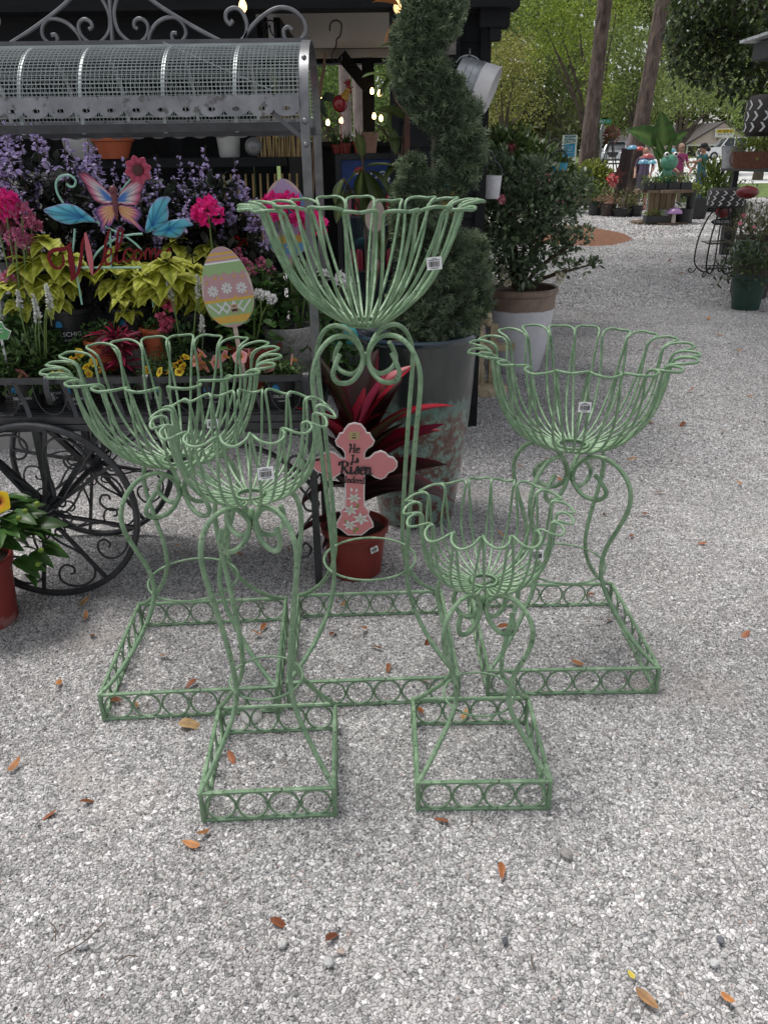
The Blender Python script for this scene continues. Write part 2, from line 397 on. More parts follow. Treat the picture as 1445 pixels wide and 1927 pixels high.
def gravel_layer(name, quad, density, size, seed, seg=1):
    """ground patch whose faces are scattered with stones (geometry nodes)."""
    mb = MB(); n = 24; (x0, x1, y0), (x2, x3, y1) = quad
    for i in range(n+1):
        t = i/n; y = y0+(y1-y0)*t; a = x0+(x2-x0)*t; c = x1+(x3-x1)*t
        mb.v += [(a+(c-a)*j/12, y, 0.0) for j in range(13)]
    mb.f = [(i*13+j, i*13+j+1, i*13+14+j, i*13+13+j) for i in range(n) for j in range(12)]
    o = mb.build(name, STONE, smooth=False)
    ng = bpy.data.node_groups.new(name, 'GeometryNodeTree')
    ng.interface.new_socket('Geometry', in_out='INPUT', socket_type='NodeSocketGeometry'); ng.interface.new_socket('Geometry', in_out='OUTPUT', socket_type='NodeSocketGeometry')
    N = ng.nodes; L = ng.links
    gi, go = N.new('NodeGroupInput'), N.new('NodeGroupOutput')
    dp = N.new('GeometryNodeDistributePointsOnFaces'); dp.distribute_method = 'RANDOM'; dp.inputs['Seed'].default_value = seed
    pos = N.new('GeometryNodeInputPosition')
    nz = N.new('ShaderNodeTexNoise'); nz.inputs['Scale'].default_value = 1.7; nz.inputs['Detail'].default_value = 6; nz.inputs['Roughness'].default_value = 0.6
    L.new(pos.outputs[0], nz.inputs['Vector'])
    mr = N.new('ShaderNodeMapRange'); mr.inputs[1].default_value = 0.57; mr.inputs[2].default_value = 0.69; mr.inputs[3].default_value = density; mr.inputs[4].default_value = density*0.20
    L.new(nz.outputs[0], mr.inputs[0]); L.new(mr.outputs[0], dp.inputs['Density'])
    L.new(gi.outputs[0], dp.inputs['Mesh'])
    shapes = []
    for k in range(3):
        ico = N.new('GeometryNodeMeshIcoSphere'); ico.inputs['Radius'].default_value = 0.5; ico.inputs['Subdivisions'].default_value = seg
        sp = N.new('GeometryNodeSetPosition'); p2 = N.new('GeometryNodeInputPosition'); n2 = N.new('ShaderNodeTexNoise')
        n2.noise_dimensions = '4D'; n2.inputs['W'].default_value = k*3.7; n2.inputs['Scale'].default_value = 1.6; n2.inputs['Detail'].default_value = 1
        L.new(p2.outputs[0], n2.inputs['Vector'])
        sb = N.new('ShaderNodeVectorMath'); sb.operation = 'SUBTRACT'; sb.inputs[1].default_value = (0.5, 0.5, 0.5); L.new(n2.outputs['Color'], sb.inputs[0])
        ml = N.new('ShaderNodeVectorMath'); ml.operation = 'SCALE'; ml.inputs['Scale'].default_value = 1.3; L.new(sb.outputs[0], ml.inputs[0])
        L.new(ico.outputs[0], sp.inputs[0]); L.new(ml.outputs[0], sp.inputs['Offset'])
        sm = N.new('GeometryNodeSetMaterial'); sm.inputs[2].default_value = STONE; L.new(sp.outputs[0], sm.inputs[0])
        gti = N.new('GeometryNodeGeometryToInstance'); L.new(sm.outputs[0], gti.inputs[0]); shapes.append(gti)
    j = N.new('GeometryNodeJoinGeometry')
    for s_ in shapes: L.new(s_.outputs[0], j.inputs[0])
    iop = N.new('GeometryNodeInstanceOnPoints'); iop.inputs['Pick Instance'].default_value = True
    L.new(dp.outputs[0], iop.inputs['Points']); L.new(j.outputs[0], iop.inputs['Instance'])
    rv = N.new('FunctionNodeRandomValue'); rv.data_type = 'FLOAT_VECTOR'; rv.inputs[0].default_value = (0, 0, 0); rv.inputs[1].default_value = (6.28, 6.28, 6.28); L.new(rv.outputs[0], iop.inputs['Rotation'])
    rs = N.new('FunctionNodeRandomValue'); rs.data_type = 'FLOAT'; rs.inputs[2].default_value = 0.0; rs.inputs[3].default_value = 1.0; rs.inputs['Seed'].default_value = seed+5
    pw = N.new('ShaderNodeMath'); pw.operation = 'POWER'; pw.inputs[1].default_value = 2.0; L.new(rs.outputs[1], pw.inputs[0])
    mr2 = N.new('ShaderNodeMapRange'); mr2.inputs[3].default_value = size*0.7; mr2.inputs[4].default_value = size*1.45; L.new(pw.outputs[0], mr2.inputs[0])
    rs2 = N.new('FunctionNodeRandomValue'); rs2.data_type = 'FLOAT_VECTOR'; rs2.inputs[0].default_value = (0.8, 0.7, 0.55); rs2.inputs[1].default_value = (1.35, 1.1, 0.9); rs2.inputs['Seed'].default_value = seed+9
    vsn = N.new('ShaderNodeVectorMath'); vsn.operation = 'SCALE'; L.new(rs2.outputs[0], vsn.inputs[0]); L.new(mr2.outputs[0], vsn.inputs['Scale']); L.new(vsn.outputs[0], iop.inputs['Scale'])
    jj = N.new('GeometryNodeJoinGeometry'); L.new(iop.outputs[0], jj.inputs[0]); L.new(jj.outputs[0], go.inputs[0])
    o.modifiers.new('scatter', 'NODES').node_group = ng
    return tag(o, 'loose grey crushed granite gravel covering the yard', 'gravel', kind='stuff')
gravel_layer('gravel', ((-0.75, 0.75, 0.70), (-2.0, 2.0, 3.4)), 33000, 0.0058, 3)
gravel_layer('gravel', ((-2.0, 2.0, 3.4), (-3.2, 4.4, 8.0)), 9500, 0.0086, 4)
gravel_layer('gravel', ((-.2, 4.6, 8.0), (.8, 8.2, 15.5)), 2300, 0.0175, 6)
gravel_layer('gravel', ((2.2, 8.2, 15.5), (4.0, 12.0, 27.0)), 800, 0.032, 8)

# ================================================================== GREEN WIRE STANDS
def green_mat():
    m, n, b, out = _new('chipped_sage_paint')
    t = _noise(n, 22, 5); c = _ramp(n, t.outputs[0], [(0.3, (0.12, 0.215, 0.12)), (0.55, (0.205, 0.325, 0.19)), (0.75, (0.38, 0.51, 0.345))]).outputs[0]
    t2 = _noise(n, 95, 5); f = _ramp(n, t2.outputs[0], [(0.61, (0, 0, 0)), (0.66, (1, 1, 1))]); c = _mix(n, f.outputs[0], c, (0.07, 0.125, 0.07))
    t3 = _noise(n, 48, 6, rough=0.7); f3 = _ramp(n, t3.outputs[0], [(0.645, (0, 0, 0)), (0.66, (1, 1, 1))]); c = _mix(n, f3.outputs[0], c, (0.04, 0.048, 0.035))
    t4 = _noise(n, 31, 6, rough=0.75); f4 = _ramp(n, t4.outputs[0], [(0.66, (0, 0, 0)), (0.675, (1, 1, 1))]); c = _mix(n, f4.outputs[0], c, (0.50, 0.56, 0.46))
    t5 = _noise(n, 70, 4, rough=0.7); f5 = _ramp(n, t5.outputs[0], [(0.70, (0, 0, 0)), (0.72, (1, 1, 1))]); c = _mix(n, f5.outputs[0], c, (0.13, 0.06, 0.03))
    n.links.new(c, b.inputs['Base Color']); b.inputs['Roughness'].default_value = 0.40; b.inputs['Specular IOR Level'].default_value = 0.6
    _bump(n, b, t2.outputs[0], 0.7, 0.004); return m
GREEN = green_mat()
INK = pm('black_ink', (0.02, 0.02, 0.022), 0.6, var=0.1)
LABEL = pm('white_label', (0.82, 0.82, 0.83), 0.55, var=0.04)
KRAFT = pm('kraft_label', (0.55, 0.42, 0.22), 0.7, var=0.1)
def barcode(parent, w_, h_, mat=INK, seed=1):
    rr = random.Random(seed); m = MB(); x = -w_*0.38
    while x < w_*0.36:
        q = rr.choice((0.5, 0.8, 1.2, 1.8))*w_/36; m.box((x+q/2, -0.0009, -h_*0.06), (q, 0.0004, h_*0.44)); x += q+rr.choice((0.5, 0.8, 1.3))*w_/36
    m.build('barcode', mat, parent, smooth=False)
    m = MB()
    for k, (z, l) in enumerate(((0.36, 0.35), (0.26, 0.75), (-0.38, 0.5))): m.box((0, -0.0009, h_*z), (w_*l, 0.0004, h_*0.05))
    m.build('printed_line', mat, parent, smooth=False)
def price_tag(parent, loc, w_, h_, rot, seed):
    m = MB(); m.box((0, 0, 0), (w_, 0.0012, h_)); t = m.build('price_tag', LABEL, parent, loc, rot, smooth=False)
    barcode(t, w_, h_, INK, seed); return t
PROF = [(0.044, 0.0), (0.075, 0.016), (0.11, 0.040), (0.148, 0.075), (0.178, 0.115), (0.203, 0.16), (0.222, 0.205), (0.236, 0.245), (0.243, 0.272)]
PROF2 = [(0.044, 0.0), (0.09, 0.012), (0.133, 0.034), (0.168, 0.066), (0.195, 0.108), (0.213, 0.155), (0.223, 0.20), (0.229, 0.24), (0.233, 0.272)]
PROF3 = [(0.05, 0.0), (0.105, 0.010), (0.158, 0.032), (0.196, 0.066), (0.219, 0.108), (0.230, 0.155), (0.234, 0.20), (0.235, 0.24), (0.235, 0.272)]
BIGLEG = [(.338,.088),(.29,.112),(.225,.165),(.165,.235),(.136,.29),(.128,.335),(.137,.395),(.163,.46),(.187,.525),(.188,.58),(.16,.628),(.11,.655),(.055,.648),(.02,.615),(.010,.582),(.022,.552),(.055,.530),(.098,.533),(.118,.556),(.103,.582),(.078,.603)]
TALLLEG = [(.335,.088),(.285,.118),(.22,.175),(.17,.245),(.148,.31),(.143,.37),(.150,.5),(.163,.65),(.176,.78),(.187,.88),(.183,.935),(.155,.98),(.11,1.002),(.055,.994),(.02,.962),(.010,.93),(.022,.90),(.055,.880),(.098,.885),(.118,.908),(.108,.935),(.092,.958)]
SMALLLEG = [(.216,.088),(.185,.115),(.145,.158),(.106,.205),(.088,.245),(.09,.295),(.105,.345),(.128,.40),(.138,.45),(.124,.492),(.085,.518),(.042,.512),(.016,.485),(.009,.462),(.022,.434),(.05,.419),(.078,.428),(.087,.452),(.079,.480)]
MIDLEG = [(.216,.088),(.18,.13),(.135,.19),(.10,.25),(.088,.30),(.09,.37),(.103,.46),(.12,.55),(.135,.63),(.136,.68),(.120,.722),(.083,.746),(.042,.741),(.016,.714),(.009,.691),(.022,.663),(.05,.648),(.078,.655),(.087,.68),(.08,.708)]
def stand(PROF, label, x, y, yaw, side, zb, legs, N, sc, zs, droop, wire, leg_r, hoop_r, hoop_z, per, tagpos, tsize, seed):
    t = thing('basket_stand', label, 'plant stand', (x, y, -.003), yaw, 'green wire basket stands on the gravel')
    rr = random.Random(seed); half = PI/N
    Rw = PROF[-1][0]*sc; Hh = PROF[-1][1]*zs
    # one petal wire: up from the foot ring, out round a lobe, back down; three slightly different bends
    metas = []
    for var in range(6):
        jz = (0, 0.0025, -0.002, 0.004, -0.003, 0.001)[var]; up = []; ph = rr.uniform(0, 6)
        pf = cr([(r*sc, z*zs) for r, z in PROF], 3)
        for r, z in pf:
            f = z/Hh; a = half*(0.50+0.47*max(0, (f-0.12)/0.88)**1.4)
            up.append((r, a, z))
        lob = []
        lipw = 0.296*sc-Rw-0.008*sc
        for k in range(0, 17):
            s_ = 1-2*k/16; e = math.sqrt(max(0, 1-abs(s_)**2.3))
            lob.append((Rw+0.008*sc+lipw*e, s_*half*0.985, Hh+0.010*zs-droop*e**1.6+0.003*zs*(1-abs(2*abs(s_)-1))+jz*e))
        path = [(r, a, z) for r, a, z in up]+lob+[(r, -a, z) for r, a, z in up[::-1]]
        pts = [(r*math.cos(a), r*math.sin(a), z) for r, a, z in path]
        sm = [np.array(p) for p in pts]
        sm = [p+np.array((0.0016*math.sin(k*.31+ph), 0.0018*math.sin(k*.23+ph*2), 0.0012*math.sin(k*.27+ph*3)))*(0 < k < len(sm)-1) for k, p in enumerate(sm)]
        for _ in range(2): sm = [sm[0]]+[(sm[i-1]+2*sm[i]+sm[i+1])/4 for i in range(1, len(sm)-1)]+[sm[-1]]
        m = MB(); m.tube(sm, wire, 6); metas.append(m.mesh('petal_wire', True, 0)); metas[-1].materials.append(GREEN)
    for k in range(N):
        link('petal_wire', metas[rr.randrange(6)], None, t, (0, 0, zb), (rr.uniform(-.012, .012), rr.uniform(-.012, .012), 2*half*k+rr.uniform(-.025, .025)))
    for nm, rad, z, tr in (('foot_ring', PROF[0][0]*sc, zb-wire*0.5, wire*1.1), ('foot_ring', PROF[0][0]*sc*0.9, zb+wire*1.6, wire), ('hoop', hoop_r, hoop_z, wire*0.95)):
        m = MB(); m.tube([(rad*math.cos(2*PI*k/40), rad*math.sin(2*PI*k/40), 0) for k in range(40)], tr, 6, closed=True); m.build(nm, GREEN, t, (0, 0, z), angle=0)
    m = MB(); m.tube([(r, 0, z) for r, z in cr(legs, 5)], leg_r, 8); lm = m.mesh('scroll_leg', True, 60); lm.materials.append(GREEN)
    for k in range(4): link('scroll_leg', lm, None, t, (0, 0, 0), (0, 0, PI/4+k*PI/2))
    m = MB(); m.ball((0, 0, legs[-7][1]), leg_r*1.3, 8, sc=(1, 1, 2.2)); m.build('weld', GREEN, t)
    h = side/2; br = 0.0053
    m = MB(); m.tube([(-h, 0, 0), (0, 0, 0.0006), (h, 0, 0)], br, 7); bm_ = m.mesh('base_bar'); bm_.materials.append(GREEN)
    m = MB(); m.tube([(0, 0, 0), (0, 0, 0.092)], br*1.15, 7); pmh = m.mesh('corner_post'); pmh.materials.append(GREEN)
    pitch = (side-0.012)/per; cr_ = min(pitch/2-0.002, 0.0362)
    m = MB(); m.tube([(cr_*math.cos(2*PI*k/28), 0, cr_*math.sin(2*PI*k/28)) for k in range(28)], 0.0031, 5, closed=True); cm = m.mesh('base_ring', True, 0); cm.materials.append(GREEN)
    for k in range(4):
        a = k*PI/2; M = Matrix.Rotation(a, 3, 'Z')
        for z in (0.007, 0.088): link('base_bar', bm_, None, t, M @ Vector((0, -h, z)), (0, 0, a))
        link('corner_post', pmh, None, t, M @ Vector((-h, -h, 0)))
        for q in range(per):
            link('base_ring', cm, None, t, M @ Vector((-side/2+0.006+pitch*(q+.5), -h, 0.0475)), (rr.uniform(-.05, .05), 0, a+rr.uniform(-.06, .06)), (1, 1, (0.0405-0.003)/cr_))
    if tagpos is not None:
        L = Matrix.Rotation(-yaw, 3, 'Z') @ (Vector(tagpos)-Vector((x, y, 0)))
        price_tag(t, L, tsize, tsize*0.8, (R(-8), R(rr.uniform(-8, 8)), rr.uniform(-.2, .2)), seed)
    return t
stand(PROF, 'tallest green wire basket stand, towering in the middle row', -.043, 2.019, R(1.9), .474, 1.022, TALLLEG, 20, 1.0, 1.0, 0.0, .0040, .0066, .133, .345, 6, at(817, 493, 1.815), .034, 1)
stand(PROF2, 'green basket stand on the open gravel at far right', .527, 2.058, R(.4), .480, .668, BIGLEG, 20, 1.0, .97, 0.0, .0037, .0064, .127, .300, 6, at(1100, 764, 1.815), .031, 2)
stand(PROF2, 'wide green basket stand at left, before the cart wheel', -.552, 1.98, R(3.2), .476, .668, BIGLEG, 20, 1.0, .97, 0.0, .0037, .0064, .127, .305, 6, at(400, 795, 1.76), .026, 3)
stand(PROF3, 'small green basket stand in the front row, taller of the two', -.282, 1.521, R(2.5), .304, .757, MIDLEG, 16, .625, .68, .018, .0030, .0060, .085, .292, 4, at(500, 888, 1.38), .030, 4)
stand(PROF3, 'shortest and lowest green basket stand, front row right', .224, 1.541, R(0), .306, .530, SMALLLEG, 16, .62, .68, .018, .0030, .0060, .085, .222, 4, at(1010, 1042, 1.44), .026, 5)

# ================================================================== FALLEN LEAVES
def oak_cf(c):
    def f(t, u): k = 0.72 if abs(u) < 0.2 else 1.0+0.15*math.sin(t*30)*abs(u); return tuple(q*k for q in c)
    return f
LEAFCOL = [(0.30, 0.105, 0.035), (0.40, 0.17, 0.06), (0.24, 0.075, 0.03), (0.42, 0.23, 0.10), (0.33, 0.12, 0.055)]
DRY = vm('dry_leaf', 0.6, trans=0.1, rnd=0.3, var=0.25)
dry = []
for k, c in enumerate(LEAFCOL):
    me = big_leaf('fallen_leaf', 0.036, 0.0135, bend=(0.5, -0.7, 0.9, -0.4, 0.6)[k], fold=(0.3, -0.2, 0.5, 0.25, -.3)[k], n=6, cfun=oak_cf(c), base_w=0.1); me.materials.append(DRY); dry.append(me)
LEAVES = [(175,1197,0),(115,1277,1),(260,1332,3),(230,1318,0),(372,1278,2),(108,1523,4),(150,1508,0),(395,1559,1),(377,1591,1),(430,1411,4),(508,1729,2),(612,1771,2),(845,1546,4),(942,1621,0),(1355,1865,1),(1195,1858,3),(15,1451,1),(300,1232,1),(495,1192,1),(500,1172,0),(547,1128,1),(560,1150,0),(640,1140,3),(690,1178,1),(720,1220,4),(732,1247,0),(812,1198,2),(790,1275,1),(795,1343,0),(935,1180,0),(958,1172,0),(1118,1118,0),(1098,1250,1),(1140,1167,4),(1410,1186,4),(1140,967,0),(1060,905,1),(1010,967,3),(1035,865,0),(1225,795,3),(1290,795,2),(1207,967,0),(1092,872,0),(1180,865,3),(1395,912,3),(1355,808,0),(1100,705,4),(1360,630,1),(1330,600,1),(1430,585,4),(1385,660,3),(1290,735,1),(900,790,0),(985,880,1),(1405,745,3),(330,1025,3),(160,1165,1),(150,1140,3),(460,1045,1),(540,1030,3),(555,1010,0),(620,1195,2),(1290,552,3),(1185,460,1),(1210,450,1),(1255,490,1),(1275,515,3),(1145,440,1),(1225,430,3),(1342,488,1),(870,1355,3),(1250,925,0),(950,1010,3),(1330,1020,4),(1185,1010,0)]
for k, (px, py, c) in enumerate(LEAVES):
    p = gnd(px, py, 0.015); s_ = random.uniform(1.0, 1.55)*(1.0 if py > 850 else (1.35 if py > 600 else 2.2))
    o = link('fallen_leaf', dry[c], None, None, p, (random.uniform(-.25, .25), random.uniform(-.35, .35), random.uniform(0, 6.28)), s_)
    far = py < 560; hue = ('rusty', 'orange', 'dark brown', 'tan', 'reddish')[c]
    where = None
    for nm, sx_, sy_, sd in (('tallest stand', -.043, 2.019, .474), ('right hand stand', .527, 2.058, .48), ('left rear stand', -.552, 1.98, .476), ('taller front stand', -.282, 1.521, .304), ('shortest stand', .224, 1.541, .306)):
        if abs(p.x-sx_) < sd/2+.02 and abs(p.y-sy_) < sd/2+.02: where = 'inside the base of the '+nm; break
    if where is None:
        side = 'left' if px < 480 else ('middle' if px < 960 else 'right')
        where = 'on the far path' if far else ('on the open gravel behind the stands, '+side if py < 1020 else ('between the stand bases, '+side if py < 1400 else 'on the front gravel, '+side))
    tag(o, hue+' fallen leaf '+where, 'leaf', 'fallen leaves '+('on the far path' if far else 'on the near gravel'))
for k, (px, py, L_) in enumerate(((110, 1800, .10), (105, 1770, .05), (260, 1800, .04), (1000, 1795, .035), (560, 1130, .04), (880, 1560, .03))):
    q = gnd(px, py, .016); m = MB(); a = k*1.3+.6; m.tube(cr([q, q+Vector((L_*.5*math.cos(a), L_*.5*math.sin(a), .004)), q+Vector((L_*math.cos(a+.25), L_*math.sin(a+.25), -.002))], 4), .0012, 5)
    tag(m.build('twig', pm('twig_brown', (.10, .065, .045), .9)), ('longest thin dry twig on the front gravel at left', 'short twig crossing the long twig at left', 'small twig right of the long twig', 'tiny twig on the front gravel right of centre', 'tiny twig by the tall stand', 'tiny twig before the shortest stand')[k], 'twig')
me = big_leaf('fallen_leaf', 0.075, 0.034, bend=0.8, fold=0.35, n=8, cfun=oak_cf((0.42, 0.27, 0.13)), base_w=0.15, wave=0.1); me.materials.append(DRY)
tag(link('fallen_leaf', me, None, None, gnd(335, 1361, .016), (0, .2, -PI/2)), 'large tan dry leaf lying beside the left stands', 'leaf')
me = big_leaf('fallen_leaf', 0.022, 0.012, bend=0.4, n=5, cfun=oak_cf((0.62, 0.50, 0.08))); me.materials.append(DRY)
tag(link('fallen_leaf', me, None, None, gnd(1193, 1842, .013), (0, 0, .3)), 'tiny yellow leaf on the gravel at lower right', 'leaf')
def rock(name, label, p, s_, col, seed):
    rr = random.Random(seed); m = MB(); m.ball((0, 0, 0), 1.0, 14)
    m.v = [(x*s_[0]*(1+rr.uniform(-.14, .14)), y*s_[1]*(1+rr.uniform(-.14, .14)), z*s_[2]*(1+rr.uniform(-.2, .2))) for x, y, z in m.v]
    o = m.build(name, pm('rock%d' % seed, col, 0.9, var=0.25, scale=60, bump=0.5), None, p, (0, 0, seed), angle=30); return tag(o, label, 'stone')
rock('flat_stone', 'pale flat stone half buried between the left stands', gnd(472, 1346, .004), (.045, .03, .014), (0.42, 0.41, 0.40), 2)
for k, (px, py, s_, c) in enumerate(((950, 1770, .008, (.10, .105, .12)), (1065, 1607, .016, (.32, .30, .29)), (155, 1778, .012, (.62, .62, .62)), (532, 1776, .011, (.55, .54, .53)), (618, 1810, .012, (.5, .5, .5)), (642, 1790, .008, (.48, .38, .33)), (1343, 1812, .010, (.6, .6, .6)), (1355, 1768, .009, (.17, .18, .2)))):
    tag(rock('loose_stone', 'x', gnd(px, py, .010), (s_, s_*.75, s_*.6), c, 20+k), ('dark blue grey pebble', 'dusty brown lump of stone', 'large white stone', 'pale stone near the brown leaf', 'light grey angular stone', 'pinkish pebble', 'pale stone by the orange leaf', 'dark pebble at lower right')[k]+' lying in the front gravel', 'stone')

# ================================================================== FLOWER CART
IRON = pm('wrought_iron', (0.06, 0.061, 0.066), 0.38, metal=0.55, var=0.3, scale=18, bump=0.12, spec=0.5)
ZINC = pm('galvanised_sheet', (0.23, 0.23, 0.245), 0.45, metal=0.7, var=0.30, scale=11, bump=0.12, dirt=(0.12, 0.115, 0.115), dirt_th=0.56)
MESHM = pm('galvanised_wire', (0.38, 0.42, 0.42), 0.45, metal=0.45, var=0.15)
STEEL = pm('dark_steel', (0.12, 0.12, 0.13), 0.34, metal=0.8, var=0.2, scale=12)
CREST = pm('brushed_steel', (0.19, 0.19, 0.20), 0.36, metal=0.8, var=0.25, scale=25)
CX0, CX1, CY0, CY1, CZ = -1.46, -0.215, 2.45, 2.91, 0.652
cart = thing('flower_cart', 'black wrought iron flower cart with barrel mesh canopy and spoked wheels', 'cart', (-.83, 2.68, 0))
CO = Vector((-.83, 2.68, 0))
def cb(mb, name, mat=IRON, parent=cart, **k):
    mb.v = [(x-CO.x, y-CO.y, z-CO.z) for x, y, z in mb.v]; return mb.build(name, mat, parent, **k)
for y in (CY0, CY1):
    m = MB(); m.box(((CX0+CX1)/2, y, .639), (CX1-CX0, .03, .022)); m.box(((CX0+CX1)/2, y-.004, .6145), (CX1-CX0, .03, .022)); cb(m, 'bed_beam', smooth=False)
for x in (CX0, CX1):
    m = MB(); m.box((x, (CY0+CY1)/2, .625), (.028, CY1-CY0-.04, .042)); cb(m, 'bed_beam', smooth=False)
m = MB(); m.box((0, 0, 0), (CX1-CX0-.03, .017, .006)); sl = m.mesh('slat', False); sl.materials.append(IRON)
ny = 15
for k in range(ny): link('slat', sl, None, cart, ((CX0+CX1)/2-CO.x, CY0+.03+(CY1-CY0-.06)*k/(ny-1)-CO.y, .652))
for x in (-1.2, -.83, -.46):
    m = MB(); m.box((x, (CY0+CY1)/2, .641), (.02, CY1-CY0-.04, .012)); cb(m, 'cross_bearer', smooth=False)
# rail round the bed with uprights, hook scrolls and swag wires
for y in (CY0, CY1):
    m = MB(); m.box(((CX0+CX1)/2, y-.012, .770), (CX1-CX0+.02, .008, .02)); cb(m, 'top_rail', smooth=False)
    n_up = 9
    for k in range(n_up):
        x = CX0+.02+(CX1-CX0-.04)*k/(n_up-1)
        m = MB(); m.strap([(x-.028+.028*t, y-.016+.012*math.sin(t*PI), .765-.115*t**.8) for t in np.linspace(0, 1, 7)], .014, .004, (.95, .3, 0)); cb(m, 'rail_upright', smooth=False)
        if k < n_up-1:
            x2 = x+(CX1-CX0-.04)/(n_up-1); xm = (x+x2)/2
            m = MB(); m.tube([(xm+.052*math.cos(a), y-.006, .762-.105*abs(math.sin(a))**.75) for a in np.linspace(PI, 2*PI, 15)], .002, 4); cb(m, 'swag_wire')
for x in [-1.425+.155*k*2 for k in range(4)]+[-.30]:
    x += .06
    m = MB(); m.strap([(x+.0, CY0-.019+a, b) for a, b in cr([(.02, .778), (-.004, .790), (-.022, .772), (-.026, .735), (-.014, .700), (.004, .706), (.006, .722), (-.002, .728)], 4)], .018, .004, (1, 0, 0)); cb(m, 'hook_scroll', IRON)
    m = MB(); m.box((x, CY0-.026, .72), (.016, .02, .022)); cb(m, 'hook_pad', pm('hook_rubber', (.25, .27, .28), .5), smooth=False)
for x in (CX0, CX1):
    m = MB(); m.box((x, (CY0+CY1)/2, .770), (.008, CY1-CY0, .02)); cb(m, 'side_rail', smooth=False)
    for k in range(3):
        yy = CY0+(CY1-CY0)*(k+.5)/3; m = MB(); m.tube([(x, yy+.05*math.cos(a), .762-.10*abs(math.sin(a))) for a in np.linspace(PI, 2*PI, 13)], .0025, 4); cb(m, 'swag_wire')
# canopy posts, hoops
def hoop_pts(x, n=22):
    out = [(x, CY0, .65), (x, CY0, 1.0), (x, CY0, 1.38)]
    for a in np.linspace(PI, 0, n): out.append((x, 2.68+.232*math.cos(a), 1.47+.245*math.sin(a)**.8))
    return out+[(x, CY1, 1.38), (x, CY1, 1.0), (x, CY1, .65)]
for x in (CX0+.005, CX1+.008):
    for y in (CY0, CY1):
        m = MB(); m.box((x, y, 1.06), (.026, .026, .83)); cb(m, 'canopy_post', CREST, smooth=False)
    m = MB(); m.strap([(x, 2.68+.236*math.cos(a), 1.474+.245*abs(math.sin(a))**.8) for a in np.linspace(PI, 0, 26)], .026, .006, (1, 0, 0)); cb(m, 'canopy_hoop', CREST)
    for z in (1.50, 1.66, 1.44):
        yb = CY0-.016 if z < 1.6 else CY0+.06
        m = MB(); m.ball((x, yb, z), .008, 8); cb(m, 'bolt', ZINC)
def arch(a, r0=.229, r1=.238): return (2.68+r0*math.cos(a), 1.474+r1*abs(math.sin(a))**.8)
for k, x in enumerate((-1.22, -1.0, -.83, -.60, -.40)):
    m = MB(); m.strap([(x, arch(a)[0], arch(a)[1]) for a in np.linspace(PI, 0, 26)], .010, .003, (1, 0, 0)); cb(m, 'canopy_rib', MESHM)
m = MB()
AR = [arch(a, .232, .241) for a in np.linspace(PI*.965, PI*.035, 40)]
for k in range(98):
    x = CX0+.02+(CX1-CX0-.03)*k/97; m.tube([(x, y, z) for y, z in AR[::2]+[AR[-1]]], .0011, 3)
d = np.cumsum([0]+[math.dist(AR[i], AR[i+1]) for i in range(39)])
for q in np.arange(0.0, d[-1], .0128):
    y = np.interp(q, d, [p[0] for p in AR]); z = np.interp(q, d, [p[1] for p in AR]); m.tube([(CX0+.01, y, z), (CX1, y, z)], .0011, 3)
cb(m, 'canopy_mesh', MESHM, kind='stuff', smooth=False)
m = MB(); m.box(((CX0+CX1)/2, 2.68, 1.722), (CX1-CX0+.02, .022, .012)); cb(m, 'ridge_bar', STEEL, smooth=False)
for y in (CY0+.006, CY1-.006):
    m = MB(); m.box(((CX0+CX1)/2, y, 1.487), (CX1-CX0, .02, .022)); cb(m, 'eave_bar', IRON, smooth=False)
def valance(y, z0, name, tilt):
    m = MB(); wd = .0690; n = 18; x = CX1-.005-wd*n
    for k in range(n):
        c = (x+wd*(k+.5), z0-.020); O, I = [], []
        for q in range(32):
            a = 2*PI*q/32; ca, sa = math.cos(a), math.sin(a)
            # unit outline: straight top 30 mm above hole, scalloped bottom
            r = min((wd/2)/abs(ca) if abs(ca) > 1e-6 else 9, (.030/sa) if sa > 1e-6 else 9)
            if sa < 0: r = min(r, .0245/math.sqrt((ca*.0245/.036)**2+sa**2) if True else r)
            O.append((c[0]+r*ca, c[1]+r*sa)); I.append((c[0]+.0105*ca, c[1]+.0062*sa-.005))
        vs_ = [(p[0], y-tilt*(z0+.01-p[1]), p[1]) for p in O+I]+[(p[0], y+.0022-tilt*(z0+.01-p[1]), p[1]) for p in O+I]
        fs = []
        for q in range(32):
            r_ = (q+1) % 32; fs += [(q, r_, 32+r_, 32+q), (64+q, 96+q, 96+r_, 64+r_), (32+q, 32+r_, 96+r_, 96+q), (q, 64+q, 64+r_, r_)]
        m.add(vs_, fs)
    return cb(m, name, ZINC, smooth=False)
valance(2.432, 1.556, 'front_valance', .25); valance(2.905, 1.515, 'rear_valance', .0)
m = MB(); m.bar((-.30, CY0-.005, 1.525), (-.215, CY0, 1.455), .006, .012); cb(m, 'corner_brace', STEEL, smooth=False)
m = MB(); m.tube([(-.62, 2.62, 1.715), (-.30, 2.47, 1.58)], .0014, 4); cb(m, 'guy_wire', MESHM)
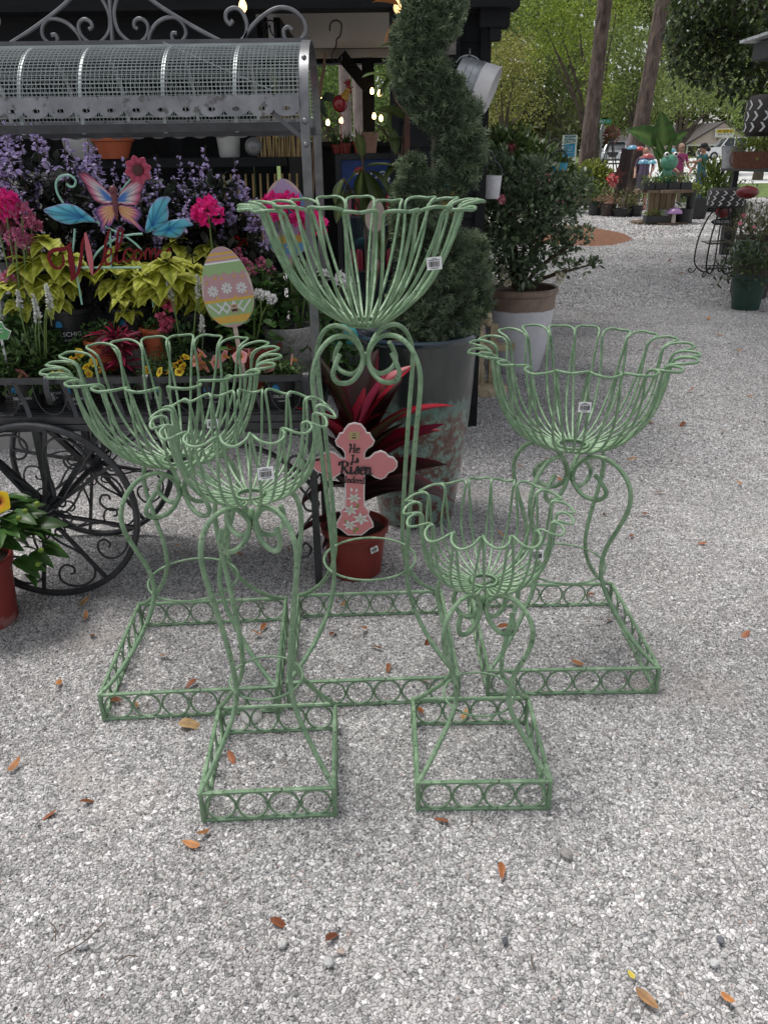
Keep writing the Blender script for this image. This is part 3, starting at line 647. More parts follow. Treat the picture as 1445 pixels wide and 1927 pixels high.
# crest scrolls along the ridge (right half of the crest, then its mirror image)
XM = at(212, 40, 2.68).x
def crest(pts, r=.0055, mirror=True):
    P = [at(px, py, 2.68) for px, py in pts]
    for sgn in ((1, -1) if mirror else (1,)):
        m = MB(); m.tube([(XM+sgn*(p[0]-XM), 2.68, p[2]) for p in cr(P, 5)], r, 6); cb(m, 'crest_scroll', CREST)
crest([(212, 84), (210, 40), (207, 0), (203, -60), (200, -90)], .007, False)
crest([(202, -88), (240, -45), (285, 0), (350, 42), (405, 72), (428, 82), (450, 79), (463, 66), (464, 44), (455, 22), (441, 15), (427, 22), (425, 36), (433, 45), (439, 38)], .006)
crest([(455, 82), (470, 55), (495, 30), (523, 15), (551, 19), (571, 39), (574, 62), (563, 78), (548, 82), (536, 72), (534, 58), (542, 51), (550, 57)], .006)
crest([(238, -25), (222, -5), (215, 25), (222, 56), (240, 76), (257, 82), (272, 74), (279, 58), (276, 43), (264, 35), (254, 40), (253, 50), (260, 54)], .0055)
crest([(279, 82), (284, 60), (300, 40), (325, 32), (343, 43), (350, 60), (346, 74), (335, 82), (325, 74), (325, 63), (333, 63)], .0055)
# underframe and legs
AXZ = .305
for y in (CY0+.03, CY1-.03):
    m = MB(); m.box((-1.148, y, .46), (.026, .02, .30)); cb(m, 'axle_post', smooth=False)
    m = MB(); m.bar((-1.148, y, AXZ), (-1.40, y, .60), .02, .02); cb(m, 'axle_strut', smooth=False)
    m = MB(); m.bar((-1.148, y, AXZ), (-.93, y, .60), .02, .02); cb(m, 'axle_strut', smooth=False)
    x = -.238
    m = MB(); m.box((x, y, .302), (.024, .022, .605)); cb(m, 'leg', smooth=False)
    for z0, s_ in ((.16, 1), (.44, -1)):
        m = MB(); m.tube([(p[0], y, p[1]) for p in cr([(x-.012, z0+s_*.11), (x-.05, z0+s_*.06), (x-.085, z0), (x-.075, z0-s_*.045), (x-.04, z0-s_*.05), (x-.022, z0-s_*.02), (x-.04, z0+s_*.005), (x-.055, z0-s_*.012)], 5)], .005, 5); cb(m, 'leg_scroll')
m = MB(); m.strap([(p[0], 2.70, p[2]) for p in cr([at(*q, 2.70) for q in ((300, 905), (360, 855), (439, 838), (500, 850), (550, 880), (600, 925))], 6)], .02, .012, (0, 1, 0)); cb(m, 'arched_stretcher', smooth=False)
m = MB(); m.tube([(-1.148, CY0-.045, AXZ), (-1.148, CY1+.045, AXZ)], .012, 8); cb(m, 'axle')
m = MB(); m.bar((-1.30, 2.68, .59), (-.24, 2.68, .50), .016, .016); cb(m, 'centre_rail', smooth=False)
for x, z in ((-.98, .50), (-.90, .47)):
    for s_ in (1, -1):
        m = MB(); m.tube([(x+s_*p[0], 2.80, z+p[1]) for p in cr(spiral((.05, 0), .055, .012, 180, -250, 22), 2)], .004, 5); cb(m, 'underframe_scroll')
# wheels
def wheel(y):
    w_ = MB(); w_.tube([(.310*math.cos(2*PI*k/56), 0, .310*math.sin(2*PI*k/56)) for k in range(56)], .0115, 8, closed=True)
    wl = w_.build('wheel', IRON, cart, (-1.148-CO.x, y-CO.y, AXZ+.016))
    wl['label'] = 'iron cart wheel with scrolled spokes'
    m = MB(); m.box((.165, 0, 0), (.28, .012, .011)); sp = m.mesh('spoke', False); sp.materials.append(IRON)
    m = MB(); m.tube([(p[0], -.006, p[1]) for p in cr([(.035, .0), (.07, -.012), (.115, .012), (.16, .055), (.215, .085), (.265, .075), (.289, .03), (.28, -.02), (.25, -.045), (.215, -.035), (.20, -.008), (.213, .015), (.235, .012), (.237, -.004)], 5)], .0042, 5); sc_ = m.mesh('spoke_scroll'); sc_.materials.append(IRON)
    m = MB(); m.tube([(p[0], -.009, p[1]) for p in cr([(.03, .01), (.055, .03), (.085, .028), (.095, .008), (.08, -.008), (.066, .002), (.074, .012)], 5)], .0036, 5); cl = m.mesh('hub_curl'); cl.materials.append(IRON)
    for k in range(8):
        a = R(11+45*k); link('spoke', sp, None, wl, rot=(0, a, 0)); link('spoke_scroll', sc_, None, wl, rot=(0, a+R(21), 0)); link('hub_curl', cl, None, wl, rot=(0, a+R(8), 0))
    m = MB(); n = 56
    prof = [(.044, 0), (.044, .010), (.034, .022), (.016, .028), (.0, .029)]
    for i, (r, z) in enumerate(prof):
        for k in range(n):
            a = 2*PI*k/n; q = r*(1+.10*math.cos(14*a)); m.v.append((q*math.cos(a), -z-.006-(.006*math.cos(14*a) if 0 < i < 3 else 0), q*math.sin(a)))
    m.f = [(i*n+k, i*n+(k+1) % n, (i+1)*n+(k+1) % n, (i+1)*n+k) for i in range(4) for k in range(n)]
    m.build('hub_rosette', STEEL, wl); m = MB(); m.ball((0, -.036, 0), .009, 10); m.build('hub_nut', ZINC, wl)
wheel(2.415); wheel(2.90)

# ================================================================== PLANTS AND SIGNS ON THE CART
SOIL = pm('potting_soil', (0.035, 0.024, 0.017), 0.95, var=0.5, scale=60, bump=0.6)
BLACKPOT = pm('black_plastic', (0.022, 0.023, 0.026), 0.42, var=0.2)
REDPOT = pm('red_plastic', (0.20, 0.026, 0.018), 0.42, var=0.16, scale=8, dirt=(0.25, 0.07, 0.05), dirt_th=0.64)
ORANGEPOT = pm('terracotta_plastic', (0.42, 0.10, 0.04), 0.5, var=0.12)
GRANITE = pm('speckled_granite', (0.26, 0.255, 0.25), 0.85, var=0.45, scale=120, bump=0.3)
STEM = pm('green_stem', (0.13, 0.20, 0.055), 0.6, var=0.2, scale=30)
DSTEM = pm('brown_stem', (0.10, 0.065, 0.04), 0.8, var=0.3, scale=40, bump=0.4)
PRINTW = pm('white_print', (0.62, 0.62, 0.63), 0.5, var=0.05)
PRINTB = pm('blue_print', (0.02, 0.22, 0.48), 0.5, var=0.1)
def pot(t, rt, rb, h, mat, z=0.0, n=28, lip=0.012, ribs=0, fill=0.8):
    """nursery pot with rolled lip, wall thickness and soil."""
    m = MB(); e = lip*0.5
    pr = [(rb*.96, 0), (rb, .004), (rb+(rt-rb)*.86, h*.86), (rt+e*.4, h*.865), (rt+e, h*.88), (rt+e*1.2, h*.985), (rt+e*.6, h), (rt-e*.6, h*.995), (rt-e*1.1, h*fill), (rb+(rt-rb)*.6, h*fill-.006)]
    m.lathe(pr, n, cap1=False)
    if ribs:
        m.v = [(x*(1-.018*(math.cos(math.atan2(y, x)*ribs) > .3)*(q < h*.85)), y*(1-.018*(math.cos(math.atan2(y, x)*ribs) > .3)*(q < h*.85)), q) for x, y, q in m.v]
    p = m.build('pot', mat, t, (0, 0, z), angle=35)
    m = MB(); rs = (rt-e*1.1); nn = 20
    m.v = [(0, 0, 0)]+[(rs*f*math.cos(2*PI*k/nn), rs*f*math.sin(2*PI*k/nn), random.uniform(-.004, .004)) for f in (.5, .99) for k in range(nn)]
    m.f = [(0, 1+k, 1+(k+1) % nn) for k in range(nn)]+[(1+k, 21+k, 21+(k+1) % nn, 1+(k+1) % nn) for k in range(nn)]
    m.build('soil', SOIL, t, (0, 0, z+h*fill)); return p
def wrap_print(name, s_, size, rad, z, mat, parent, az=-PI/2, dz=0):
    """lettering bent round a pot of radius rad."""
    me = text_mesh(s_, size, .0003); me.materials.clear()
    for v in me.vertices:
        a = az+v.co.x/rad; q = rad+.0012+v.co.z
        v.co = (q*math.cos(a), q*math.sin(a), z+v.co.y)
    return link(name, me, mat, parent)
def nursery_print(p, rt, h, az=-PI/2+.2, s_=1.0):
    r = rt*.97
    wrap_print('nursery_lettering', 'OELSCHIG', .021*s_, r, h*.40, PRINTW, p, az)
    wrap_print('nursery_lettering', 'NURSERY', .011*s_, r*.985, h*.25, PRINTW, p, az)
    m = MB()
    for dx, tilt in ((-.006, .25), (0, 0), (.006, -.25)):
        pts = [(dx+.5*q*.011+tilt*.008*b, b*.022) for q, b in ((-1, 0), (1, 0), (1.1, .5), (0, 1), (-1.1, .5))]
        a0 = az-.02/r; m.add([((r+.0012)*math.cos(a0+x/r), (r+.0012)*math.sin(a0+x/r), h*.58+z) for x, z in pts], [(0, 1, 2, 3, 4)])
    m.build('tulip_logo', PRINTB, p, smooth=False)
def spike_mesh(name, n, L, fr, cols, fw, stemcol=(.10, .08, .07), bare=.25):
    """flower spike: thin stem with small florets all round."""
    m = MB(); m.tube([(0, 0, 0), (.004, 0, L*.5), (0, .003, L)], [.0016, .0013, .0008], 4, col=stemcol)
    T = np.sort(RNG.uniform(bare, 1, n)); A = RNG.uniform(0, 2*PI, n); rr = fr*(1.15-.75*T)
    P = np.stack([rr*.1*np.cos(A), rr*.1*np.sin(A), L*T], 1); D = np.stack([np.cos(A), np.sin(A), RNG.uniform(-.3, .5, n)], 1)
    for pas in range(2):
        V = leaves(P, D+RNG.normal(0, .35, (n, 3)), rr*RNG.uniform(.7, 1.2, n), np.full(n, fw)*RNG.uniform(.7, 1.3, n), T_LEAF, RNG.uniform(0, 6, n))
        C = tint(n, cols[0], .2, cols[1])
        for i in range(n): m.add(V[i], T_LEAF[1], C[i])
    return m.mesh(name, False)
def mound(n, rx, ry, rz, inner=.55, up=.35, flat=0.0):
    """points and outward directions spread through a domed crown."""
    D = rdir(n, up); D[:, 2] = np.where(D[:, 2] < -.25, -D[:, 2], D[:, 2])
    f = RNG.uniform(inner, 1, (n, 1))**.7
    P = D*f*np.array([[rx, ry, rz]]); return P, D

# ---- grey stone planters used as risers
for k, (x0, x1, zt, lab) in enumerate(((-1.25, -.96, .818, 'left speckled grey stone planter under the coleus pots'), (-.93, -.70, .818, 'middle speckled grey stone planter under the coleus pots'), (-.68, -.55, .80, 'narrow speckled grey stone planter behind the pink petunias'))):
    t = thing('stone_planter', lab, 'planter', ((x0+x1)/2, 2.76, .656), 0, 'stone planters on the cart')
    m = MB(); h = zt-.656; a, b = (x1-x0)/2, .085
    for z, q in ((0, .93), (h*.06, .97), (h*.8, 1.0), (h, 1.0)):
        for k2 in range(24):
            u = 2*PI*k2/24; m.v.append((a*q*math.copysign(abs(math.cos(u))**.35, math.cos(u)), b*q*math.copysign(abs(math.sin(u))**.35, math.sin(u)), z))
    m.f = [(i*24+k2, i*24+(k2+1) % 24, i*24+24+(k2+1) % 24, i*24+24+k2) for i in range(3) for k2 in range(24)]+[tuple(range(72, 96))]
    m.build('body', GRANITE, t, angle=40)
t = thing('stone_urn', 'tall tapered grey stone planter at the cart end', 'planter', (-.32, 2.70, .656))
m = MB(); m.lathe([(.062, 0), (.066, .01), (.085, .20), (.092, .215), (.09, .23), (.078, .23), (.07, .17)], 24, cap1=False); m.build('body', GRANITE, t)

# ---- purple plectranthus, back row
PURP = [spike_mesh('flower_spike', 16, L, .026, ((.42, .33, .62), (.62, .54, .80)), .0105) for L in (.10, .13, .16)]
for me in PURP: me.materials.append(PETAL)
def plectranthus(label, x, y, z, rx, rz, n_sp, seed):
    t = thing('plectranthus', label, 'plant', (x, y, z), 0, 'purple plectranthus on the cart')
    p = pot(t, .095, .075, .15, BLACKPOT)
    P, D = mound(1500, rx, .15, rz, .35); P[:, 2] += .13
    foliage('foliage', P, D*.7+rdir(len(P), -.3), RNG.uniform(.035, .06, len(P)), RNG.uniform(.022, .034, len(P)), tint(len(P), (.018, .028, .018), .4, (.05, .06, .05)), LEAF, t)
    m = MB()
    for k in range(14):
        a = random.uniform(0, 6.28); q = random.uniform(.2, .8); m.tube(cr([(0, 0, .1), (q*.4*rx*math.cos(a), .05*math.sin(a), .1+rz*.5), (q*rx*math.cos(a), .1*math.sin(a), .12+rz*.85)], 3), .003, 4)
    m.build('stem', DSTEM, t, kind='stuff')
    for k in range(n_sp):
        u = random.uniform(-1, 1); v = random.uniform(-1, .6)
        zz = rz*math.sqrt(max(.05, 1-u*u*.75))*random.uniform(.55, 1.0)+.10
        link('flower_spike', PURP[k % 3], None, t, (u*rx*1.02, v*.15, zz), (random.uniform(-.3, .35), u*.5+random.uniform(-.25, .25), random.uniform(0, 6)), random.uniform(.8, 1.15))
plectranthus('purple flowering plectranthus at the left, under the canopy', -1.12, 2.86, .90, .24, .41, 60, 1)
plectranthus('purple flowering plectranthus behind the butterfly sign', -.79, 2.87, .86, .22, .36, 30, 2)
plectranthus('purple flowering plectranthus at the right, under the canopy', -.57, 2.86, .86, .20, .36, 44, 3)
for x in (-1.12, -.79, -.57):
    m = MB(); m.lathe([(.09, 0), (.09, .004), (.085, .20 if x > -1 else .24)], 20); tag(m.build('pot_riser', BLACKPOT, None, (x, 2.86, .656)), {-1.12: 'left', -.79: 'middle', -.57: 'right'}[x]+' upturned black pot raising the purple plectranthus', 'pot')

# ---- lime coleus
def coleus_cf(t, u):
    e = abs(u); vein = .5 if e < .1 else 1.0
    s_ = .80+.20*math.sin(t*24-e*5)
    base = (.62+.14*e, .70+.08*e, .055+.05*e)
    if e > .85: base = (.76, .76, .22)
    return tuple(c*vein*s_ if e < .1 else c*s_ for c in base)
COL_L = []
for k in range(4):
    me = big_leaf('leaf', .088, .060, bend=(.5, .9, .7, 1.1)[k], fold=(.25, .1, .3, .2)[k], n=9, cfun=coleus_cf, base_w=.12, peak=.36, wave=.05, serr=.04); me.materials.append(LEAF); COL_L.append(me)
def whorls(t, P0, dirs, leafset, sizes, parent_name='leaf', droop=.0, rot0=0):
    for (P, D, n, s_) in dirs:
        for k in range(n):
            a = rot0+2*PI*k/n+random.uniform(-.25, .25)
            d = Vector((math.cos(a), math.sin(a)*.75-.35, random.uniform(-.45, .25)-droop))+Vector(D)*.30
            link(parent_name, random.choice(leafset), None, t, P, aim(d, random.uniform(-.25, .25)), s_*random.uniform(.85, 1.12))
def coleus(label, x, y, z, stems, seed, az):
    random.seed(seed)
    t = thing('coleus', label, 'plant', (x, y, z), 0, 'lime coleus in black nursery pots'); h = .135
    p = pot(t, .080, .066, h, BLACKPOT); nursery_print(p, .078, h, az)
    for (dx, dy, dz, s_) in stems:
        m = MB(); m.tube(cr([(dx*.15, dy*.15, h*.7), (dx*.5, dy*.5, h+dz*.5), (dx, dy, h+dz)], 4), [.006]*4+[.005]*4+[.004], 6); m.build('stem', STEM, t)
        whorls(t, None, [((dx, dy, h+dz), (dx*2, dy*2, .9), 4, .6*s_), ((dx*.95, dy*.95, h+dz-.012), (dx*3, dy*3, .1), 6, 1.0*s_), ((dx*.8, dy*.8, h+dz-.055), (dx*3, dy*3, -.3), 6, 1.12*s_)], COL_L, 1)
        whorls(t, None, [((dx*.6, dy*.6, h+dz*.45), (dx*3, dy*3-.3, -.5), 4, .75*s_)], COL_L, 1, droop=.3)
coleus('lime green coleus in the left black nursery pot', -1.07, 2.72, .82, [(-.10, -.04, .16, 1.1), (-.02, -.03, .225, 1.1), (.06, -.05, .17, .95), (-.16, -.07, .09, .9), (.0, -.10, .09, .7)], 3, -PI/2+.15)
coleus('lime green coleus in the middle black pot behind the welcome sign', -.855, 2.74, .82, [(-.05, -.03, .14, 1.0), (.05, -.05, .13, 1.0), (.0, .03, .19, .9), (.0, -.09, .05, .75)], 4, -PI/2+.05)
coleus('lime green coleus in the right black pot beside the egg', -.645, 2.73, .805, [(-.06, -.05, .15, 1.1), (.03, -.06, .15, 1.05), (.07, .03, .20, 1.0), (-.04, .03, .22, .9), (.08, -.07, .09, .9), (-.10, -.155, .14, 1.05), (-.03, -.16, .18, 1.1)], 5, -PI/2-.25)

# ---- geraniums
def ball_head(name, n, r, c1, c2, fl):
    m = MB(); D = rdir(n, .4); P = D*r*RNG.uniform(.65, 1, (n, 1))
    for q in range(2):
        V = leaves(P, D*.5+RNG.normal(0, .6, (n, 3)), np.full(n, fl)*RNG.uniform(.7, 1.2, n), np.full(n, fl*.95), T_OVAL, RNG.uniform(0, 6, n)); C = tint(n, c1, .22, c2)
        for i in range(n): m.add(V[i], T_OVAL[1], C[i])
    me = m.mesh(name, False); me.materials.append(PETAL); return me
HOT = ball_head('flower_head', 70, .041, (.70, .01, .19), (.85, .04, .34), .019)
ROSE = ball_head('flower_head', 46, .030, (.52, .08, .21), (.72, .32, .46), .013)
WHITE = ball_head('flower_head', 34, .028, (.80, .80, .80), (.86, .86, .86), .016)
REDH = ball_head('flower_head', 26, .018, (.55, .015, .01), (.65, .03, .02), .010)
YELH = ball_head('flower_head', 30, .020, (.75, .50, .02), (.8, .6, .05), .012)
def ger_cf(t, u): return tuple(c*(1.15 if abs(u) > .7 else .9) for c in (.045, .095, .025))
GER = big_leaf('leaf', .055, .06, bend=.4, fold=.3, n=6, cfun=ger_cf, base_w=.5, peak=.5, wave=.08); GER.materials.append(LEAF)
def stemmed(t, p0, heads, mesh, leafset=None, rs=.0028, name='flower_head', scale=1.0):
    for h in heads:
        h = Vector(h); m = MB(); mid = (Vector(p0)+h)/2+Vector((random.uniform(-.02, .02), -.01, .03))
        m.tube(cr([p0, mid, h], 4), rs, 5); m.build('stem', STEM, t); link(name, mesh, None, t, h, (random.uniform(-.4, .4), random.uniform(-.4, .4), random.uniform(0, 6)), scale*random.uniform(.88, 1.1))
def geranium(label, px, py_, Y, zb, heads, mesh, potmat, nleaf=36, sp=(.12, .10, .16), potr=.06, group=None, scale=1.0, lc=(.045, .095, .025)):
    b = at(px, py_, Y); b.z = zb
    t = thing('geranium', label, 'plant', b, 0, group); h = potr*1.7; pot(t, potr, potr*.78, h, potmat)
    P, D = mound(nleaf*9, sp[0], sp[1], sp[2], .4); P[:, 2] += h*.8
    foliage('foliage', P, D*.6+rdir(len(P), .2), RNG.uniform(.02, .038, len(P)), RNG.uniform(.02, .036, len(P)), tint(len(P), lc, .4, tuple(c*1.9 for c in lc)), LEAF, t, T_OVAL)
    P, D = mound(nleaf, sp[0], sp[1], sp[2], .85)
    for k in range(nleaf): link('leaf', GER, None, t, (P[k][0], P[k][1], P[k][2]+h*.8), aim(D[k]*np.array((1, 1, .4))+np.array((0, -.2, -.1)), random.uniform(-.6, .6)), random.uniform(.6, 1.05))
    stemmed(t, (0, 0, h*.8), [at(x, y, Y+dy)-b for x, y, dy in heads], mesh, scale=scale)
    return t
geranium('hot pink geranium with rose clusters at the left edge', 15, 500, 2.70, .72, [(10, 385, -.05), (-10, 400, 0)], HOT, BLACKPOT, 18, (.09, .08, .20), .06)
geranium('rose pink geranium below the hot pink one at left', 40, 520, 2.66, .70, [(42, 405, 0), (30, 450, -.02), (52, 460, .02), (20, 525, 0), (60, 428, .04)], ROSE, BLACKPOT, 16, (.10, .08, .20), .055)
geranium('hot pink geranium rising above the right coleus', 440, 540, 2.68, .76, [(392, 402, 0)], HOT, BLACKPOT, 20, (.09, .07, .20), .06)
geranium('hot pink geranium seen through the tall wire basket', 560, 540, 2.74, .76, [(520, 402, 0), (540, 392, .03), (574, 416, -.02), (592, 425, .02), (510, 390, .05)], HOT, BLACKPOT, 26, (.13, .08, .24), .06)
geranium('rose pink pelargonium beside the big egg', 490, 560, 2.72, .78, [(462, 500, 0), (492, 497, .02), (472, 516, -.02), (505, 505, .03), (446, 480, .03)], ROSE, BLACKPOT, 30, (.12, .09, .22), .06, scale=.72)
geranium('white phlox in the wide red pot by the egg', 478, 640, 2.62, .70, [(487, 553, -.04), (500, 558, 0), (511, 563, -.02), (482, 560, .02)], WHITE, REDPOT, 12, (.125, .09, .16), .085, scale=.55, lc=(.06, .12, .03))
geranium('white phlox behind the tall basket stand', 612, 600, 2.88, .60, [(610, 520, 0), (640, 525, -.03), (655, 535, 0), (585, 520, .02), (600, 540, .02), (570, 512, 0), (556, 500, .05)], WHITE, BLACKPOT, 22, (.13, .10, .20), .06, scale=.8)
geranium('red kalanchoe tucked behind the egg', 452, 480, 2.80, .90, [(447, 455, 0), (456, 459, .01)], REDH, ORANGEPOT, 8, (.06, .05, .10), .04)
geranium('single yellow marigold in the shade behind the egg', 472, 440, 2.88, .95, [(470, 415, 0)], YELH, ORANGEPOT, 8, (.06, .05, .08), .04)

# ---- front row: calibrachoa, petunia, salvia, cockscomb
def trumpet(name, r, c1, c2, cc):
    m = MB(); n = 15
    ring = lambda q, z, w_: [(q*(1+w_*math.cos(5*2*PI*k/n))*math.cos(2*PI*k/n), q*(1+w_*math.cos(5*2*PI*k/n))*math.sin(2*PI*k/n), z) for k in range(n)]
    m.add(ring(r*.12, -r*.9, 0)+ring(r*.3, 0, 0)+ring(r*.72, r*.12, .05)+ring(r, r*.08, .10), [(i*n+k, i*n+(k+1) % n, (i+1)*n+(k+1) % n, (i+1)*n+k) for i in range(3) for k in range(n)], [cc]*n+[cc]*n+[c1]*n+[c2]*n)
    me = m.mesh(name, True, 0); me.materials.append(PETAL); return me
YEL = trumpet('flower', .0145, (.78, .58, .03), (.80, .66, .06), (.45, .22, .02))
PNK = trumpet('flower', .021, (.70, .27, .30), (.78, .40, .42), (.50, .22, .06))
SAL = trumpet('flower', .022, (.68, .24, .24), (.72, .30, .30), (.4, .2, .1))
def bedding(name, label, px, py, Y, rx, rz, fl, flowers, lc, n=420, pr=.055, mat=BLACKPOT, logo=True, Lf=(.014, .026), zb=.657, group=None):
    b = at(px, py, Y); b.z = zb; t = thing(name, label, 'plant', b, 0, group); h = .105
    p = pot(t, pr, pr*.8, h, mat)
    if logo: nursery_print(p, pr, h, -PI/2+random.uniform(-.1, .3), .62)
    P, D = mound(n, rx, .065, rz, .3, .2); P[:, 2] += h*.85
    foliage('foliage', P, D*.6+rdir(n, .15), RNG.uniform(*Lf, n), RNG.uniform(Lf[0]*.45, Lf[1]*.45, n), tint(n, lc, .35, tuple(c*1.8 for c in lc)), LEAF, t)
    for x, y in flowers:
        q = at(x, y, Y-.075+random.uniform(-.02, .03))-b; link('flower', fl, None, t, q, (R(68)+random.uniform(-.4, .4), random.uniform(-.5, .5), random.uniform(0, 6)), random.uniform(.85, 1.15))
    return t
LC = (.055, .10, .028)
bedding('calibrachoa', 'yellow calibrachoa at the left of the rail', 140, 700, 2.53, .12, .075, YEL, [(104, 705), (150, 664), (145, 672), (163, 690), (167, 703), (190, 697), (135, 678), (118, 700), (176, 682), (192, 696)], LC)
bedding('calibrachoa', 'yellow calibrachoa beside the pink petunia', 312, 705, 2.53, .10, .085, YEL, [(278, 697), (301, 700), (335, 683), (342, 678), (330, 690), (344, 690), (318, 702), (338, 700), (350, 672)], LC)
bedding('petunia', 'salmon pink petunia behind the wire basket', 400, 705, 2.53, .12, .085, PNK, [(372, 668), (380, 665), (376, 683), (405, 682), (423, 670), (452, 672), (386, 690), (368, 680)], LC)
bedding('petunia', 'pale pink petunia at the right end of the rail', 525, 705, 2.53, .10, .07, PNK, [(550, 677), (470, 668), (505, 690)], LC)
bedding('petunia', 'trailing salmon petunia at the left edge', 42, 700, 2.54, .13, .12, SAL, [(41, 704)], LC, n=800, Lf=(.022, .042))
bedding('verbena', 'leafy green verbena at the far left rail', -30, 690, 2.60, .14, .17, SAL, [], (.04, .085, .03), n=700, Lf=(.03, .055))
bedding('verbena', 'leafy trailing filler plant under the white salvia', 95, 668, 2.60, .13, .14, PNK, [], (.05, .10, .03), n=600, Lf=(.03, .05))
SPK = [spike_mesh('flower_spike', 60, L, .017, ((.80, .80, .78), (.72, .74, .70)), .008, (.2, .28, .12), .45) for L in (.11, .14)]
for me in SPK: me.materials.append(PETAL)
def salvia(label, px, py, Y, zb, spikes):
    b = at(px, py, Y); b.z = zb; t = thing('white_salvia', label, 'plant', b, 0, 'white salvia on the cart'); pot(t, .05, .042, .10, BLACKPOT)
    P, D = mound(260, .08, .06, .13, .3, .2); P[:, 2] += .08
    foliage('foliage', P, D*.7+rdir(260, .1), RNG.uniform(.03, .055, 260), RNG.uniform(.010, .018, 260), tint(260, (.05, .10, .035), .35, (.11, .18, .07)), LEAF, t)
    for k, (x, y) in enumerate(spikes):
        q = at(x, y, Y-.05)-b; m = MB(); m.tube(cr([(q.x*.4, q.y*.5, .09), (q.x*.8, q.y, q.z-.08), (q.x, q.y, q.z-.04)], 3), .0022, 5); m.build('stem', STEM, t)
        link('flower_spike', SPK[k % 2], None, t, (q.x, q.y, q.z-.10), (random.uniform(-.1, .1), random.uniform(-.12, .12), random.uniform(0, 6)))
salvia('white salvia spikes at the left of the cart', 60, 640, 2.57, .70, [(33, 552), (64, 585), (87, 553), (72, 575), (92, 540)])
salvia('white salvia spikes left of the egg', 345, 640, 2.60, .72, [(323, 533), (372, 540), (375, 598)])
# pink gaura, lobelia
t = bedding('lobelia', 'small lobelia in the orange pot below the welcome sign', 192, 630, 2.61, .085, .075, PNK, [], (.05, .10, .03), n=300, mat=ORANGEPOT, logo=False, zb=.76)
t = bedding('gaura', 'pink gaura in the orange pot left of the egg', 300, 640, 2.66, .07, .06, PNK, [], (.05, .10, .03), n=240, mat=ORANGEPOT, logo=False, zb=.79)
GAU = ball_head('flower_head', 16, .016, (.70, .08, .20), (.78, .2, .34), .016)
stemmed(t, (0, 0, .09), [at(x, y, 2.60)-t.location for x, y in ((310, 567), (318, 574), (306, 598), (322, 607), (314, 615))], GAU, rs=.0015)
# burgundy cockscomb-like plant
def burg_cf(t, u): return (.42+.1*t, .03, .10) if abs(u) < .6 and t > .25 else (.13, .015, .03)
BUR = [big_leaf('leaf', .075, .013, bend=b, fold=.2, n=6, cfun=burg_cf, base_w=.3) for b in (.6, 1.1)]
BUR += [big_leaf('leaf', .065, .010, bend=b, fold=.2, n=5, cfun=lambda t, u: (.10, .012, .025), base_w=.3) for b in (.7, 1.3)]
for me in BUR: me.materials.append(LEAF)
b = at(228, 700, 2.55); b.z = .69; t = thing('burgundy_coleus', 'burgundy thread leaved plant with pink streaks on the cart', 'plant', b); pot(t, .05, .04, .08, BLACKPOT)
for k in range(130):
    d = rdir(1, .5)[0]; d[2] = abs(d[2]); h = random.uniform(.02, .15)
    link('leaf', random.choice(BUR), None, t, (d[0]*.02, d[1]*.02, .06+h), aim(d+np.array((0, -.25, -.1)), random.uniform(-1, 1)), random.uniform(.75, 1.2))
# caladium leaves at far left
b = at(20, 420, 2.80); b.z = 1.0; t = thing('caladium', 'dusky red caladium leaves at the left edge', 'plant', b); pot(t, .06, .05, .10, BLACKPOT)
CAL = big_leaf('leaf', .13, .075, bend=.8, fold=.25, n=8, cfun=lambda t, u: (.16, .03, .05) if abs(u) > .2 else (.3, .06, .1), base_w=.4, peak=.3); CAL.materials.append(LEAF)
for px, py in ((15, 360), (30, 392), (40, 440), (5, 420), (25, 470)): link('leaf', CAL, None, t, at(px, py, 2.78)-b, aim((random.uniform(-.4, .6), -.5, -.6), random.uniform(-.4, .4)))
m = MB(); m.tube([(0, 0, .08), (.0, -.02, at(15, 360, 2.78).z-b.z)], .004, 5); m.build('stem', STEM, t)
m = MB(); m.lathe([(.085, 0), (.08, .32)], 18); tag(m.build('pot_riser', BLACKPOT, None, (b.x, b.y, .656)), 'tall black tub under the red caladium', 'pot')
# white phlox/impatiens trailing tag sign
b = at(6, 655, 2.52); t = thing('plant_label', 'green cloud shaped plant label stuck in at the left', 'label', b)
m = MB(); m.plate([(-.035, -.01), (.02, -.012), (.034, .012), (.018, .022), (.012, .04), (-.012, .044), (-.035, .03)], .002); m.build('board', pm('label_white', (.8, .82, .8), .5), t, (0, .003, .04), scale=(1.1, 1, 1.1))
m = MB(); m.plate([(-.035, -.01), (.02, -.012), (.034, .012), (.018, .022), (.012, .04), (-.012, .044), (-.035, .03)], .002); m.build('face', pm('label_green', (.10, .34, .12), .5), t, (0, 0, .04))
for z in (.012, .022): m = MB(); m.box((-.004, -.0022, .04+z), (.035, .0006, .003)); m.build('printed_line', PRINTW, t, smooth=False)
m = MB(); m.box((0, .004, -.05), (.008, .002, .19)); m.build('stake', PRINTW, t, smooth=False)

